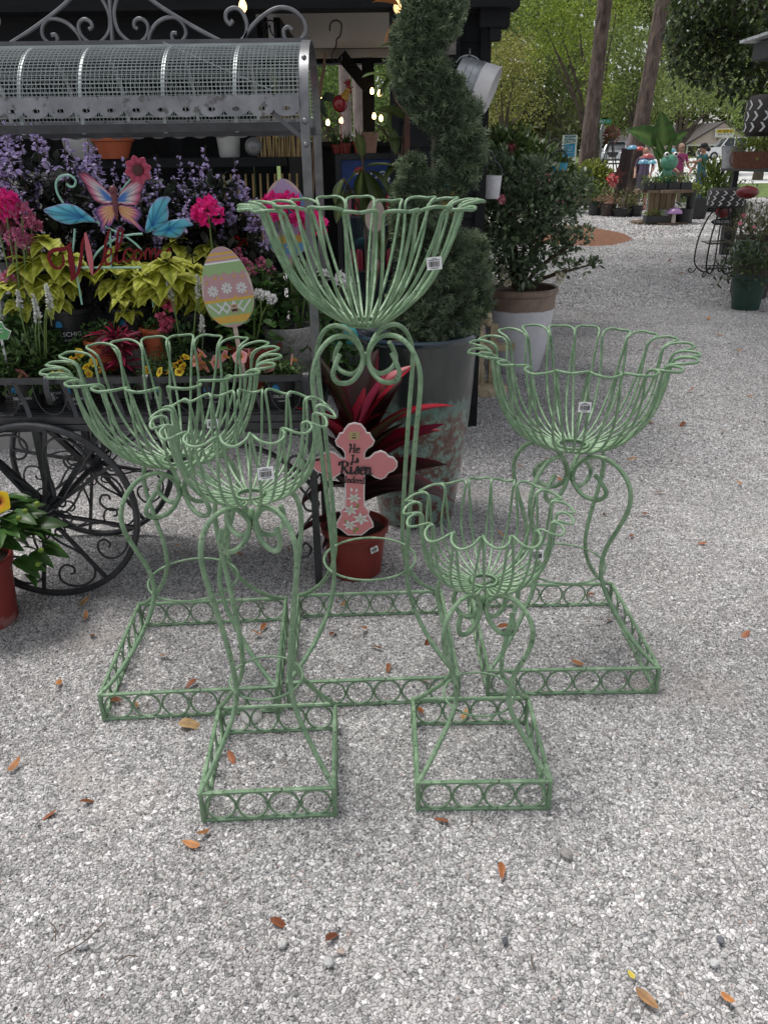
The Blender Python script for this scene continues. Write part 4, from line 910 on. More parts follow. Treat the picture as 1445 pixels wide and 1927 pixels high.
# ---- welcome sign with butterfly
SY = 2.60
WO = at(212, 480, SY)
wel = thing('welcome_sign', 'painted metal welcome sign with butterfly, flower and blue leaves', 'sign', (WO.x, SY, .70))
def wpt(x, y, dy=0.0):        # sign tracing board: 1 unit = 1/3.01 photo pixel, board origin (0,280)
    p = at(x/3.01, 280+y/3.01, SY); return Vector((p.x-WO.x, dy, p.z-.70))
MINT = pm('mint_rod', (.30, .55, .46), .45, var=.15)
def rod(pts, r=.0032, name='rod'):
    m = MB(); m.tube([(p[0], .008, p[2]) for p in cr([wpt(*q) for q in pts], 5)], r, 6); m.build(name, MINT, wel)
rod([(420, 455), (416, 520), (408, 585)]); rod([(425, 660), (440, 760), (462, 885)]); rod([(620, 460), (624, 560), (626, 670)]); rod([(425, 676), (600, 675), (900, 675)]); rod([(860, 660), (862, 800), (866, 900)])
rod([(545, 415), (620, 455), (700, 492), (760, 535), (800, 575)]); rod([(805, 483), (740, 488), (670, 505), (590, 550), (540, 600), (505, 668)])
rod([(357, 312), (322, 252), (314, 195), (340, 158), (388, 150), (424, 178), (418, 210), (393, 215), (373, 198)], .0036, 'tendril'); rod([(745, 165), (712, 205), (680, 245)])
def brush(name, pts, mat, dy=0.0, th=.003, k=.5):
    """flat cut letter stroke with swelling width; pts (x, y, width) on the tracing board."""
    P = cr([np.array(q, float) for q in pts], 5); m = MB(); A, B = [], []
    s_ = (wpt(100, 0)-wpt(0, 0)).x/100
    for i, q in enumerate(P):
        d = P[min(i+1, len(P)-1)]-P[max(i-1, 0)]; n_ = np.array((-d[1], d[0])); n_ /= max(np.hypot(*n_), 1e-6)
        w_ = max(q[2], 2)*k; A.append(wpt(q[0]+n_[0]*w_, q[1]+n_[1]*w_, dy)); B.append(wpt(q[0]-n_[0]*w_, q[1]-n_[1]*w_, dy))
    n = len(P); vs_ = A+B+[a+Vector((0, th, 0)) for a in A]+[b_+Vector((0, th, 0)) for b_ in B]; fs = []
    for i in range(n-1): fs += [(i, i+1, n+i+1, n+i), (2*n+i, 3*n+i, 3*n+i+1, 2*n+i+1), (i, 2*n+i, 2*n+i+1, i+1), (n+i, n+i+1, 3*n+i+1, 3*n+i)]
    fs += [(0, n, 3*n, 2*n), (n-1, 3*n-1, 4*n-1, 2*n-1)]
    m.add(vs_, fs); return m.build(name, mat, wel, smooth=False)
CRIM = pm('crimson_paint', (.17, .006, .013), .55, var=.12, spec=.25); CRIM2 = pm('rose_highlight', (.55, .13, .16), .4, var=.12)
brush('letter_w', [(355, 595, 8), (362, 640, 12), (340, 676, 14), (305, 668, 16), (280, 625, 18), (284, 590, 20), (315, 572, 24), (370, 566, 24), (405, 532, 8)], CRIM)
brush('letter_w', [(398, 545, 12), (402, 610, 32), (414, 690, 30), (408, 750, 8)], CRIM, -.002)
brush('letter_w', [(410, 750, 6), (446, 695, 18), (462, 610, 18), (470, 530, 16), (492, 475, 8)], CRIM, -.001)
brush('letter_w', [(486, 475, 12), (502, 560, 30), (516, 640, 30), (526, 714, 8)], CRIM2, -.003)  # pink highlight on this stroke is put into its lighter colour
brush('letter_w', [(526, 714, 6), (566, 672, 12), (592, 610, 14), (600, 530, 14), (625, 452, 10)], CRIM, -.001)
brush('letter_e', [(598, 620, 9), (626, 600, 9), (632, 570, 10), (612, 568, 10), (598, 610, 13), (606, 652, 13), (634, 646, 10), (655, 612, 8)], CRIM, -.002)
brush('letter_l', [(648, 625, 8), (672, 560, 12), (694, 490, 12), (690, 455, 12), (672, 468, 13), (660, 560, 14), (664, 632, 13), (684, 640, 10), (706, 610, 8)], CRIM)
brush('letter_c', [(748, 582, 12), (738, 565, 10), (714, 578, 12), (702, 612, 13), (716, 638, 11), (742, 626, 9), (762, 598, 7)], CRIM, -.001)
brush('letter_o', [(784, 570, 11), (764, 584, 13), (760, 618, 13), (778, 632, 11), (798, 614, 12), (800, 582, 12), (784, 568, 10), (800, 590, 7), (826, 588, 7)], CRIM)
brush('letter_m', [(824, 630, 10), (828, 580, 12), (846, 566, 10), (852, 600, 12), (856, 630, 10), (862, 584, 10), (880, 566, 10), (886, 630, 10), (905, 570, 10), (918, 625, 11), (935, 610, 7)], CRIM, -.001)
brush('letter_e', [(940, 606, 8), (962, 590, 9), (960, 568, 9), (944, 590, 11), (948, 628, 11), (975, 614, 7)], CRIM)
def painted(name, outline, root, stops, dy=-.004, th=.002, veins=0, bulge=.0, nr=7):
    """painted tin shape: rings from a root point to the outline, colours by distance from the root."""
    O = [wpt(x, y, dy) for x, y in [tuple(q) for q in cr(outline, 3, closed=True)]]; r0 = wpt(*root, dy); n = len(O); m = MB(); V, C = [], []
    for i in range(nr+1):
        f = i/nr
        for k, p in enumerate(O):
            V.append(r0+(p-r0)*f+Vector((0, -bulge*math.sin(PI*f), 0)))
            q = np.interp(f, [s_[0] for s_ in stops], range(len(stops))); a = int(q); b_ = min(a+1, len(stops)-1); c = np.array(stops[a][1])*(1-q+a)+np.array(stops[b_][1])*(q-a)
            if veins and k % veins == 0 and f > .15: c = c*.45
            C.append(c)
    fs = [(i*n+k, i*n+(k+1) % n, (i+1)*n+(k+1) % n, (i+1)*n+k) for i in range(nr) for k in range(n)]
    o2 = len(V); V += [v+Vector((0, th, 0)) for v in V[nr*n:]]; C += C[nr*n:(nr+1)*n]
    fs += [(nr*n+k, nr*n+(k+1) % n, o2+(k+1) % n, o2+k) for k in range(n)]+[tuple(range(o2+n-1, o2-1, -1))]
    m.add(V, fs, C); return m.build(name, PAINT, wel, angle=30)
BL = [(0, (.02, .10, .30)), (.35, (.03, .28, .48)), (.75, (.10, .42, .52)), (.92, (.10, .38, .52)), (1, (.25, .30, .50))]
painted('blue_leaf', [(250, 345), (300, 325), (360, 310), (430, 320), (500, 368), (548, 415), (480, 415), (400, 428), (330, 410), (285, 380)], (470, 385), BL, veins=4, bulge=.008)
painted('blue_leaf', [(825, 472), (838, 390), (855, 330), (890, 285), (940, 268), (972, 284), (950, 310), (958, 350), (950, 410), (900, 448), (860, 468)], (870, 430), BL, veins=4, bulge=.008)
painted('blue_leaf', [(862, 478), (950, 412), (1000, 400), (1050, 394), (1098, 432), (1062, 440), (1040, 470), (1010, 502), (930, 498)], (960, 455), BL, -.002, veins=4, bulge=.008)
UW = [(0, (.03, .09, .40)), (.3, (.08, .22, .55)), (.5, (.66, .58, .60)), (.66, (.68, .50, .55)), (.78, (.55, .10, .22)), (.95, (.50, .12, .24)), (1, (.03, .01, .02))]
painted('upper_wing', [(645, 308), (560, 302), (520, 260), (490, 200), (455, 152), (460, 130), (490, 132), (540, 165), (600, 220), (638, 262)], (640, 285), UW, -.012, veins=3)
painted('upper_wing', [(672, 308), (690, 248), (740, 195), (790, 165), (828, 163), (832, 187), (812, 240), (800, 300), (770, 320), (700, 312)], (676, 290), UW, -.012, veins=3)
LW = [(0, (.55, .22, .10)), (.35, (.75, .42, .20)), (.6, (.70, .35, .25)), (.78, (.55, .10, .24)), (.9, (.14, .10, .34)), (1, (.02, .02, .10))]
painted('lower_wing', [(655, 318), (590, 316), (556, 335), (545, 360), (560, 392), (575, 425), (580, 470), (596, 450), (603, 432), (625, 446), (645, 420), (662, 370)], (650, 335), LW, -.010, veins=3)
painted('lower_wing', [(676, 318), (740, 322), (785, 335), (808, 362), (806, 385), (785, 412), (815, 450), (826, 470), (800, 462), (770, 435), (735, 420), (700, 395), (680, 350)], (682, 335), LW, -.010, veins=3)
BODY = pm('butterfly_body', (.14, .035, .05), .4, var=.2)
m = MB(); 
for k in range(9): p = wpt(654+k*2.2, 240+k*19, -.016); m.ball(p, (.011, .010, .010, .010, .009, .009, .008, .007, .005)[k], 8, sc=(1, .8, 1))
m.build('body', BODY, wel)
m = MB(); m.ball(wpt(651, 232, -.017), .0135, 10); m.build('head', BODY, wel)
for k in range(8):
    a = 2*PI*k/8+.2; c = wpt(790, 120, -.012+.002*(k % 2)); m = MB(); V, C = [], []
    for i in range(6):
        f = i/5; w_ = .013*math.sin(PI*min(1, f*.8+.2))**.7+.001; L = .012+.030*f; ca, sa = math.cos(a), math.sin(a)
        for u in (-1, 0, 1):
            V.append(c+Vector((L*ca-u*w_*sa, -.004*f*(1-abs(u))-.003*math.sin(PI*f), L*sa+u*w_*ca))); C.append((.34, .03, .08) if u == 0 or f < .2 else ((.60, .22, .28) if f > .9 else (.50, .08, .14)))
    m.add(V, [(i*3+j, i*3+j+1, i*3+4+j, i*3+3+j) for i in range(5) for j in range(2)], C); m.build('petal', PAINT, wel, angle=0)
m = MB(); m.lathe([(.017, 0), (.016, .004), (.009, .007), (.0, .008)], 18); m.build('flower_centre', pm('flower_brown', (.07, .012, .015), .5), wel, wpt(790, 120, -.016), (PI/2, 0, 0))

# ---- painted wooden eggs
def egg_outline(a, b, n=56):
    return [(a*math.sin(t)*(1-.16*math.cos(t)*-1 if False else 1-.17*(-math.cos(t)*-1)), -b*math.cos(t)) for t in [2*PI*k/n for k in range(n)]]
def egg(label, px, py, Y, a, b, tilt, bands, stick, deco):
    O = at(px, py, Y); t = thing('egg_sign', label, 'egg', (O.x, O.y, O.z), 0, 'painted egg garden stakes'); t.rotation_euler = (R(-6), tilt, 0)
    out = [(a*math.sin(q)*(1+.16*math.cos(q)), -b*math.cos(q)) for q in [2*PI*k/56 for k in range(56)]]
    m = MB(); m.plate(out, .008); m.build('board', pm('egg_edge', (.55, .45, .40), .6), t, (0, .005, 0))
    hw = lambda z: a*math.sqrt(max(0, 1-(z/b)**2))*(1-.16*z/b)
    for (z0, z1, col, wave) in bands:
        m = MB(); n = 22; V, F = [], []
        for k in range(n+1):
            u = -1+2*k/n
            wv = wave*abs(math.sin(u*7.5)) if wave else 0
            zl = z0*b-.22*a*(1-u*u)*.0-wv; zu = z1*b
            for z in (zl, zu): 
                zc = max(-b*.999, min(b*.999, z-.10*b*(u*u-.3)*0)); V.append((u*hw(zc)*.995, 0, zc))
        F = [(2*k, 2*k+2, 2*k+3, 2*k+1) for k in range(n)]
        m.add(V, F); m.build('painted_band', pm('egg_%d_%d_%d' % tuple(int(c*99) for c in col), col, .5, var=.06, scale=60), t, (0, -.0002-(.0004 if wave else 0), 0), smooth=False)
    deco(t, hw)
    m = MB(); m.box((0, .012, -b-stick/2+.02), (.014, .006, stick)); m.build('stake', pm('pale_wood', (.55, .45, .38), .7, sc=(1, 1, 8)), t, smooth=False)
    return t
LIL, SAGE, MUST, PNKE, BLU, WHT = (.46, .29, .32), (.28, .42, .19), (.60, .36, .06), (.46, .27, .29), (.13, .33, .55), (.78, .78, .76)
def daisy(t, x, z, r, col=WHT, c2=PNKE):
    m = MB()
    for k in range(8):
        a = 2*PI*k/8; m.add([(x+r*.25*math.cos(a-.5), -.0014, z+r*.25*math.sin(a-.5)), (x+r*math.cos(a-.27), -.0014, z+r*math.sin(a-.27)), (x+r*1.08*math.cos(a), -.0014, z+r*1.08*math.sin(a)), (x+r*math.cos(a+.27), -.0014, z+r*math.sin(a+.27)), (x+r*.25*math.cos(a+.5), -.0014, z+r*.25*math.sin(a+.5))], [(0, 1, 2, 3, 4)])
    d_ = m.build('painted_daisy', PRINTW, t, smooth=False); d_.name = 'painted_daisy'
def dots(t, pts, r, mat):
    m = MB()
    for x, z in pts: m.add([(x+r*math.cos(2*PI*k/8), -.0012, z+r*math.sin(2*PI*k/8)) for k in range(8)], [tuple(range(8))])
    m.build('painted_dots', mat, t, smooth=False)
MUSTM = pm('mustard_paint', MUST, .5)
def deco1(t, hw):
    for x in (-.045, .0, .046): daisy(t, x, -.002-.1*abs(x), .0165)
    dots(t, [(-.03, .032), (-.01, .028), (.03, .03), (-.035, -.028), (.022, -.03), (.06, -.022), (-.06, .02), (.055, .026)], .0042, MUSTM)
    m = MB()
    for k in range(-4, 5):
        for s_ in (1, -1):
            x = k*.026; a_, b_ = (x-s_*.016, -.044), (x+s_*.016, -.078)
            if abs(a_[0]) < hw(-.044)-.004 and abs(b_[0]) < hw(-.078)-.004: m.bar((a_[0], -.0012-.0003*(s_ > 0), a_[1]), (b_[0], -.0012-.0003*(s_ > 0), b_[1]), .0005, .0055, up=(.6, 0, .8))
    m.build('painted_lattice', PRINTW, t, smooth=False)
    m = MB(); m.box((.012, -.0022, -.066), (.022, .001, .026)); q = m.build('price_sticker', pm('tan_sticker', (.50, .34, .22), .7), t, smooth=False)
    l = MB(); l.box((.012, -.003, -.071), (.018, .0004, .008)); l.box((.012, -.003, -.059), (.012, .0004, .003)); l.build('barcode', INK, q, smooth=False)
egg('big pink and green painted egg with daisies on the cart', 427, 541, 2.535, .080, .123, R(-7), [(.86, .999, LIL, 0), (.80, .86, MUST, 0), (.74, .80, LIL, 0), (.69, .74, MUST, 0), (.64, .69, LIL, 0), (.60, .64, WHT, 0), (-.27, .60, PNKE, 0), (.40, .60, SAGE, .012), (-.34, -.27, MUST, 0), (-.70, -.34, SAGE, 0), (-.88, -.70, MUST, 0), (-.93, -.88, SAGE, 0), (-.999, -.93, PNKE, 0)], .20, deco1)
def deco2(t, hw): dots(t, [(-.045+.009*k, .068-.0009*(k-5)**2*.5) for k in range(11)], .0035, PRINTW); dots(t, [(-.04+.012*k, -.09) for k in range(7)], .003, PRINTW)
egg('lilac and blue painted egg seen through the tall basket', 538, 412, 2.80, .082, .125, R(-3), [(.60, .999, (.40, .32, .52), 0), (.34, .60, BLU, 0), (.10, .34, BLU, 0), (-.02, .10, MUST, 0), (-.42, -.02, (.40, .32, .52), 0), (-.62, -.42, MUST, 0), (-.9, -.62, BLU, 0), (-.999, -.9, (.4, .32, .52), 0)], .30, deco2)

# ================================================================== POTS, TOPIARY, CROSS
def glaze_mat():
    m, n, b, out = _new('drip_glaze')
    tc = n.nodes.new('ShaderNodeTexCoord'); sp = n.nodes.new('ShaderNodeSeparateXYZ'); n.links.new(tc.outputs['Object'], sp.inputs[0])
    drip = _noise(n, 20, 4, sc=(1, 1, .12)); ad = n.nodes.new('ShaderNodeMath'); ad.operation = 'MULTIPLY_ADD'; ad.inputs[1].default_value = .16; n.links.new(drip.outputs[0], ad.inputs[0]); n.links.new(sp.outputs[2], ad.inputs[2])
    top = _ramp(n, ad.outputs[0], [(.595, (0, 0, 0)), (.625, (1, 1, 1))])
    mo = _noise(n, 26, 9, rough=.75); low = _ramp(n, mo.outputs[0], [(.40, (.075, .028, .02)), (.47, (.14, .06, .042)), (.50, (.10, .13, .115)), (.56, (.20, .30, .26)), (.66, (.11, .17, .155))])
    t2 = _noise(n, 7, 5, sc=(1, 1, .3)); hi = _ramp(n, t2.outputs[0], [(.35, (.014, .020, .022)), (.65, (.040, .048, .046))])
    c = _mix(n, top.outputs[0], low.outputs[0], hi.outputs[0])
    edge = _ramp(n, ad.outputs[0], [(.55, (0, 0, 0)), (.59, (.8, .8, .8)), (.615, (.6,)*3), (.63, (0, 0, 0))]); c = _mix(n, edge.outputs[0], c, (.075, .17, .145))
    n.links.new(c, b.inputs['Base Color']); b.inputs['Roughness'].default_value = .20; b.inputs['Coat Weight'].default_value = .5; b.inputs['Coat Roughness'].default_value = .12
    _bump(n, b, mo.outputs[0], .18, .006); return m
BLUEGL = pm('blue_glaze', (.018, .036, .055), .2, var=.35, scale=10, coat=.6)
t = thing('glazed_planter', 'tall dark glazed planter with rust and turquoise drips', 'planter', (.137, 3.07, 0))
m = MB(); m.lathe([(.148, 0), (.158, .006), (.172, .10), (.192, .25), (.212, .42), (.226, .60), (.231, .72), (.229, .765), (.233, .772)], 48, cap1=False); m.build('body', glaze_mat(), t, angle=30)
m = MB(); m.lathe([(.233, .772), (.237, .782), (.232, .790), (.219, .790), (.212, .778), (.208, .70)], 48, cap0=False, cap1=False); m.build('rim', BLUEGL, t, angle=30)
m = MB(); m.lathe([(.0, .722), (.21, .715)], 32, cap0=False, cap1=False); m.build('soil', SOIL, t)

BARK = pm('grey_bark', (.13, .105, .085), .9, var=.35, scale=20, bump=.6, sc=(1, 1, .35))
def sprig(n_side=7, ln=.60):
    T = [(-.05, 0, 0), (.05, 0, 0), (.035, 1, 0), (-.035, 1, 0)]; F = [(0, 1, 2, 3)]
    for k in range(n_side):
        y = .10+.78*k/n_side; s_ = 1 if k % 2 else -1; z = (-.35, .4, .1)[k % 3]; L = ln*(1-.5*y); o = len(T)
        T += [(0, y-.05, 0), (s_*L*.72, y+L*.62, z*L), (s_*L*.80, y+L*.80, z*L), (0, y+.08, 0)]; F.append((o, o+1, o+2, o+3))
    return np.array(T, float), F
SPRIG = sprig()
TOPX, TOPY = .170, 3.08
t = thing('spiral_juniper', 'spiral clipped juniper topiary rising from the glazed planter', 'tree', (TOPX, TOPY, .70))
m = MB(); m.tube(cr([(0, 0, 0), (.012, 0, .3), (.03, -.02, .62), (.035, 0, .9), (.03, 0, 1.3), (.03, 0, 1.7)], 5), [.022]*10+[.018]*10+[.013]*6, 8); m.build('trunk', BARK, t)
CL = [(765, 600, 3.02, .075, 6), (805, 605, 2.97, .09, 8), (855, 600, 3.0, .09, 8), (888, 570, 3.05, .075, 7), (775, 550, 3.05, .085, 7), (840, 545, 2.97, .10, 9), (882, 515, 3.06, .08, 7), (795, 500, 3.05, .085, 7), (850, 480, 3.0, .085, 7), (888, 470, 3.1, .06, 4), (775, 455, 3.02, .075, 6), (830, 440, 3.05, .075, 5), (770, 410, 3.0, .06, 5), (800, 400, 3.0, .06, 5),
      (768, 370, 3.0, .055, 4), (788, 350, 3.0, .055, 5), (775, 320, 3.0, .045, 3), (848, 350, 3.0, .045, 4), (868, 325, 3.0, .055, 5), (878, 290, 3.0, .06, 6), (850, 300, 2.99, .055, 5), (862, 255, 2.98, .065, 7), (885, 262, 3.04, .045, 3), (840, 225, 2.97, .07, 8), (872, 215, 3.02, .05, 4), (810, 195, 2.96, .07, 8), (840, 175, 2.98, .06, 6), (782, 160, 2.96, .065, 7), (812, 140, 2.97, .06, 6), (770, 120, 2.98, .055, 6), (795, 95, 2.99, .06, 6), (768, 75, 3.0, .045, 4), (815, 62, 3.0, .055, 5), (782, 50, 3.0, .05, 5), (838, 35, 3.02, .05, 5), (800, 20, 3.0, .05, 5), (848, 10, 3.05, .045, 3), (790, -15, 3.02, .05, 4), (820, -30, 3.05, .06, 5)]
PP, DD = [], []
for px, py, Y, r, k in CL:
    c = np.array(at(px, py, Y)-Vector((TOPX, TOPY, .70))); n = k*46; r *= .86; D = rdir(n, .15); PP.append(c+D*r*RNG.uniform(.35, 1.0, (n, 1))**.6); DD.append(D*.8+rdir(n, .25)*.6)
PP = np.concatenate(PP); DD = np.concatenate(DD); n = len(PP)
foliage('foliage', PP, DD, RNG.uniform(.026, .046, n), RNG.uniform(.030, .046, n), tint(n, (.048, .078, .042), .4, (.26, .33, .20)), LEAF, t, SPRIG, roll=RNG.uniform(0, 6.28, n))
m = MB()
for px, py, Y, r, k in CL:
    c = at(px, py, Y)-Vector((TOPX, TOPY, .70)); m.tube([(.03, 0, c.z-.03), ((c.x+.03)/2, c.y/2, c.z-.01), c], [.006, .004, .002], 5)
m.build('branches', DSTEM, t, kind='stuff')

# ---- cordyline in red pot with the cross
CX, CYY = -.108, 2.575
t = thing('cordyline', 'burgundy leaved cordyline in a red nursery pot', 'plant', (CX, CYY, 0))
p = pot(t, .118, .094, .195, REDPOT, ribs=20, fill=.86)
price_tag(p, (.072, -.098, .135), .03, .022, (R(-6), R(-8), R(32)), 9)
def cord_cf(kind):
    def f(t_, u):
        e = abs(u)
        if kind == 0: return (.040+.02*e, .018, .017) if e < .8 else (.13, .014, .03)
        if kind == 1: return (.20+.14*t_, .010, .028) if e > .35 else (.06, .016, .016)
        if kind == 2: return ((.28, .03, .07) if int(u*4+9) % 2 else (.10, .015, .03)) if t_ > .12 else (.3, .2, .15)
        return (.055, .045, .022) if e > .15 else (.09, .02, .03)
    return f
CORD = [big_leaf('leaf', 1.0, .37, bend=b, fold=f, n=11, cfun=cord_cf(k), base_w=.12, peak=.45) for k, b, f in ((0, .5, .45), (1, .9, .4), (2, .35, .35), (3, .3, .5), (0, 1.2, .5))]
for me in CORD: me.materials.append(LEAFG)
m = MB()
for k, (px, py, Y, kind, z0) in enumerate(((613, 648, 2.56, 3, .50), (640, 665, 2.62, 0, .52), (690, 655, 2.66, 0, .55), (722, 668, 2.60, 1, .56), (705, 690, 2.54, 2, .52), (728, 705, 2.64, 0, .5), (800, 716, 2.56, 1, .52), (815, 785, 2.52, 2, .44), (786, 780, 2.54, 1, .46), (755, 762, 2.5, 3, .5), (655, 715, 2.52, 0, .50), (618, 730, 2.5, 1, .48), (640, 755, 2.56, 1, .52), (606, 790, 2.54, 0, .46), (700, 760, 2.60, 1, .56), (590, 840, 2.46, 0, .42), (570, 905, 2.5, 4, .40), (560, 985, 2.48, 0, .30), (820, 850, 2.50, 0, .40), (838, 885, 2.52, 4, .38), (745, 790, 2.56, 3, .46), (660, 775, 2.60, 0, .5), (685, 720, 2.66, 3, .56), (600, 1005, 2.5, 4, .25), (800, 880, 2.60, 4, .34), (620, 870, 2.60, 0, .36))):
    tip = at(px, py, Y)-Vector((CX, CYY, 0)); base = Vector((random.uniform(-.015, .015), random.uniform(-.015, .015), z0-.08)); d = tip-base
    L = d.length*(1.0+(.12 if kind in (1, 4) else .05)); dd = d.normalized()+Vector((0, 0, .22 if kind in (1, 4) else .08))
    link('leaf', CORD[kind], None, t, base, aim(dd, random.uniform(-.3, .3)), (L*(1.0 if kind != 3 else .8), L, L))
    m.tube(cr([(base.x*.6, base.y*.6, .16), base*.9+Vector((0, 0, -.02)), base+d*.06], 3), [.006]*6+[.004], 5)
m.build('stems', pm('cordyline_stem', (.10, .02, .03), .5, var=.2), t, kind='stuff')
# cross
XY = 2.452
XO = at(667, 1007, XY)
crs = thing('cross_sign', 'pink cross shaped sign with lilies reading He Is Risen Indeed', 'sign', (XO.x, XY, XO.z))
def cpt(x, y, dy=0): p_ = at(540+x/3.706, 600+y/3.706, XY); return Vector((p_.x-XO.x, dy, p_.z-XO.z))
half = [(470, 728), (515, 738), (545, 772), (555, 796), (578, 800), (592, 830), (609, 852), (596, 885), (562, 905), (542, 935), (541, 976), (575, 970), (612, 937), (655, 923), (690, 938), (706, 960), (742, 970), (768, 1002), (766, 1032), (744, 1060), (706, 1076), (686, 1106), (655, 1119), (614, 1106), (575, 1078), (541, 1078), (538, 1235), (541, 1308), (574, 1345), (566, 1368), (598, 1425), (602, 1452), (572, 1466), (542, 1492), (520, 1508)]
AX = 473
outl = half+[(2*AX-x, y) for x, y in half[::-1][:-1]]
def cross_plate(name, k, dy, th, mat):
    P = [cpt(AX+(x-AX), y) for x, y in outl]
    if k:
        N = len(P); Q = []
        for i in range(N):
            d = P[(i+1) % N]-P[i-1]; nn = Vector((d.z, 0, -d.x)).normalized(); Q.append(P[i]+nn*k)
        P = Q
    m_ = MB(); m_.plate([(p_.x, p_.z) for p_ in P][::-1], th); return m_.build(name, mat, crs, (0, dy, 0), smooth=False)
cross_plate('edge_board', -.0016, .004, .006, pm('cross_white', (.80, .72, .72), .5))
cross_plate('pink_face', .0030, -.0002, .0012, pm('cross_pink', (.70, .25, .265), .5, var=.05, dirt=(.85, .6, .6), dirt_th=.74, scale=55))
FONT = {'H': [[(.18, 1.05), (.12, .9), (.28, 1.0), (.22, .5), (.1, .0)], [(.72, 1.05), (.66, .5), (.62, .05), (.75, 0)], [(.05, .45), (.4, .55), (.75, .5)]],
        'I': [[(.1, .92), (.3, 1.0), (.5, .95)], [(.32, .98), (.28, .5), (.24, .05)], [(.02, .08), (.22, .0), (.5, .1)]],
        'R': [[(.28, .98), (.26, .5), (.2, .0)], [(.0, .72), (.08, .95), (.4, 1.02), (.68, .9), (.66, .66), (.4, .52), (.28, .52)], [(.38, .52), (.55, .25), (.72, .02), (.85, .08)]],
        'e': [[(.05, .28), (.35, .36), (.42, .52), (.25, .6), (.08, .4), (.1, .12), (.28, .0), (.5, .15)]],
        's': [[(.02, .05), (.2, .3), (.3, .6), (.38, .35), (.4, .12), (.2, .0), (.05, .1)]],
        'i': [[(.1, .58), (.08, .2), (.16, .0), (.32, .12)], [(.12, .8), (.14, .84)]],
        'n': [[(.06, .58), (.06, .3), (.04, .0)], [(.06, .35), (.22, .58), (.36, .5), (.34, .15), (.42, .0), (.55, .12)]],
        'd': [[(.42, .5), (.2, .6), (.04, .35), (.1, .05), (.3, .05), (.42, .3)], [(.5, 1.05), (.44, .5), (.44, .1), (.58, .08)]]}
ADV = {'H': .86, 'I': .58, 'R': .88, 'e': .5, 's': .46, 'i': .34, 'n': .56, 'd': .6}
SC3 = (cpt(AX+100, 0)-cpt(AX, 0)).x/100
def script(s_, cx_, cy_, h, wt):
    tot = sum(ADV[c] for c in s_)*h; x = cx_-tot/2; m_ = MB()
    for c in s_:
        for st in FONT[c]:
            P = cr(st, 4)
            pts = [cpt(x+q[0]*h, cy_+h*.5-q[1]*h, -.0016) for q in P]
            # calligraphic: heavier on down strokes
            for i in range(len(pts)-1):
                d = pts[i+1]-pts[i]; w_ = wt*(1.5 if abs(d.z) > abs(d.x)*1.3 else .8)
                n_ = Vector((-d.z, 0, d.x)).normalized()*w_*SC3*.5; e = d.normalized()*w_*SC3*.3
                m_.add([pts[i]-n_-e, pts[i+1]-n_+e, pts[i+1]+n_+e, pts[i]+n_-e], [(0, 1, 2, 3)])
        x += ADV[c]*h
    m_.v = [(a, b_-.00002*k, c_) for k, (a, b_, c_) in enumerate(m_.v)]
    m_.build('lettering', INK, crs, smooth=False)
script('He', 470, 903, 56, 8); script('Is', 472, 975, 54, 8); script('Risen', 480, 1036, 84, 12); script('Indeed', 470, 1118, 44, 6)
m = MB(); a, b_ = cpt(432, 842), cpt(504, 785); m.box(((a.x+b_.x)/2, -.0018, (a.z+b_.z)/2), (b_.x-a.x, .0008, b_.z-a.z)); st = m.build('price_sticker', KRAFT, crs, smooth=False)
m = MB(); c = cpt(468, 828); m.box((c.x, -.0026, c.z), (.014, .0004, .0045)); c = cpt(468, 800); m.box((c.x, -.0026, c.z), (.012, .0004, .002)); c = cpt(468, 811); m.box((c.x, -.0026, c.z), (.014, .0004, .0018)); m.build('barcode', INK, st, smooth=False)
LILY = vm('lily_paint', .5, rnd=0); 
for k, (x, y, s_) in enumerate(((468, 1250, 60), (443, 1332, 64), (515, 1392, 70), (438, 1435, 60))):
    m = MB()
    for q in range(6):
        a = 2*PI*q/6+.3*k; c = cpt(x, y, -.0022-.0006*k-.0001*q)
        def pt(r, da): return c+Vector((math.cos(a+da)*r*s_*SC3, 0, math.sin(a+da)*r*s_*SC3*.8))
        m.add([c, pt(.5, -.45), pt(1.0, 0), pt(.5, .45)], [(0, 1, 2, 3)], [(.55, .6, .45), (.66, .66, .66), (.86, .86, .86), (.80, .80, .82)])
    m.build('painted_lily', LILY, crs, smooth=False)
for k, (x, y, a, s_) in enumerate(((450, 1190, 100, 40), (485, 1195, 80, 40), (492, 1305, 60, 45), (415, 1410, 140, 40), (488, 1465, 50, 50), (468, 1480, 95, 40))):
    m = MB(); c = cpt(x, y, -.0018-.0001*k); ca, sa = math.cos(R(a)), math.sin(R(a)); w_ = .25
    def pt(r, q): return c+Vector(((ca*r-sa*q)*s_*SC3, 0, (sa*r+ca*q)*s_*SC3))
    col = (.8, .8, .8) if k < 2 else (.22, .34, .06); m.add([pt(-.5, 0), pt(0, -w_), pt(.5, 0), pt(0, w_)], [(0, 1, 2, 3)], col); m.build('painted_bud' if k < 2 else 'painted_leaf', LILY, crs, smooth=False)
m = MB(); m.tube([(0, .012, .05), (0, .02, -.10)], .003, 5); m.build('stake', IRON, crs)

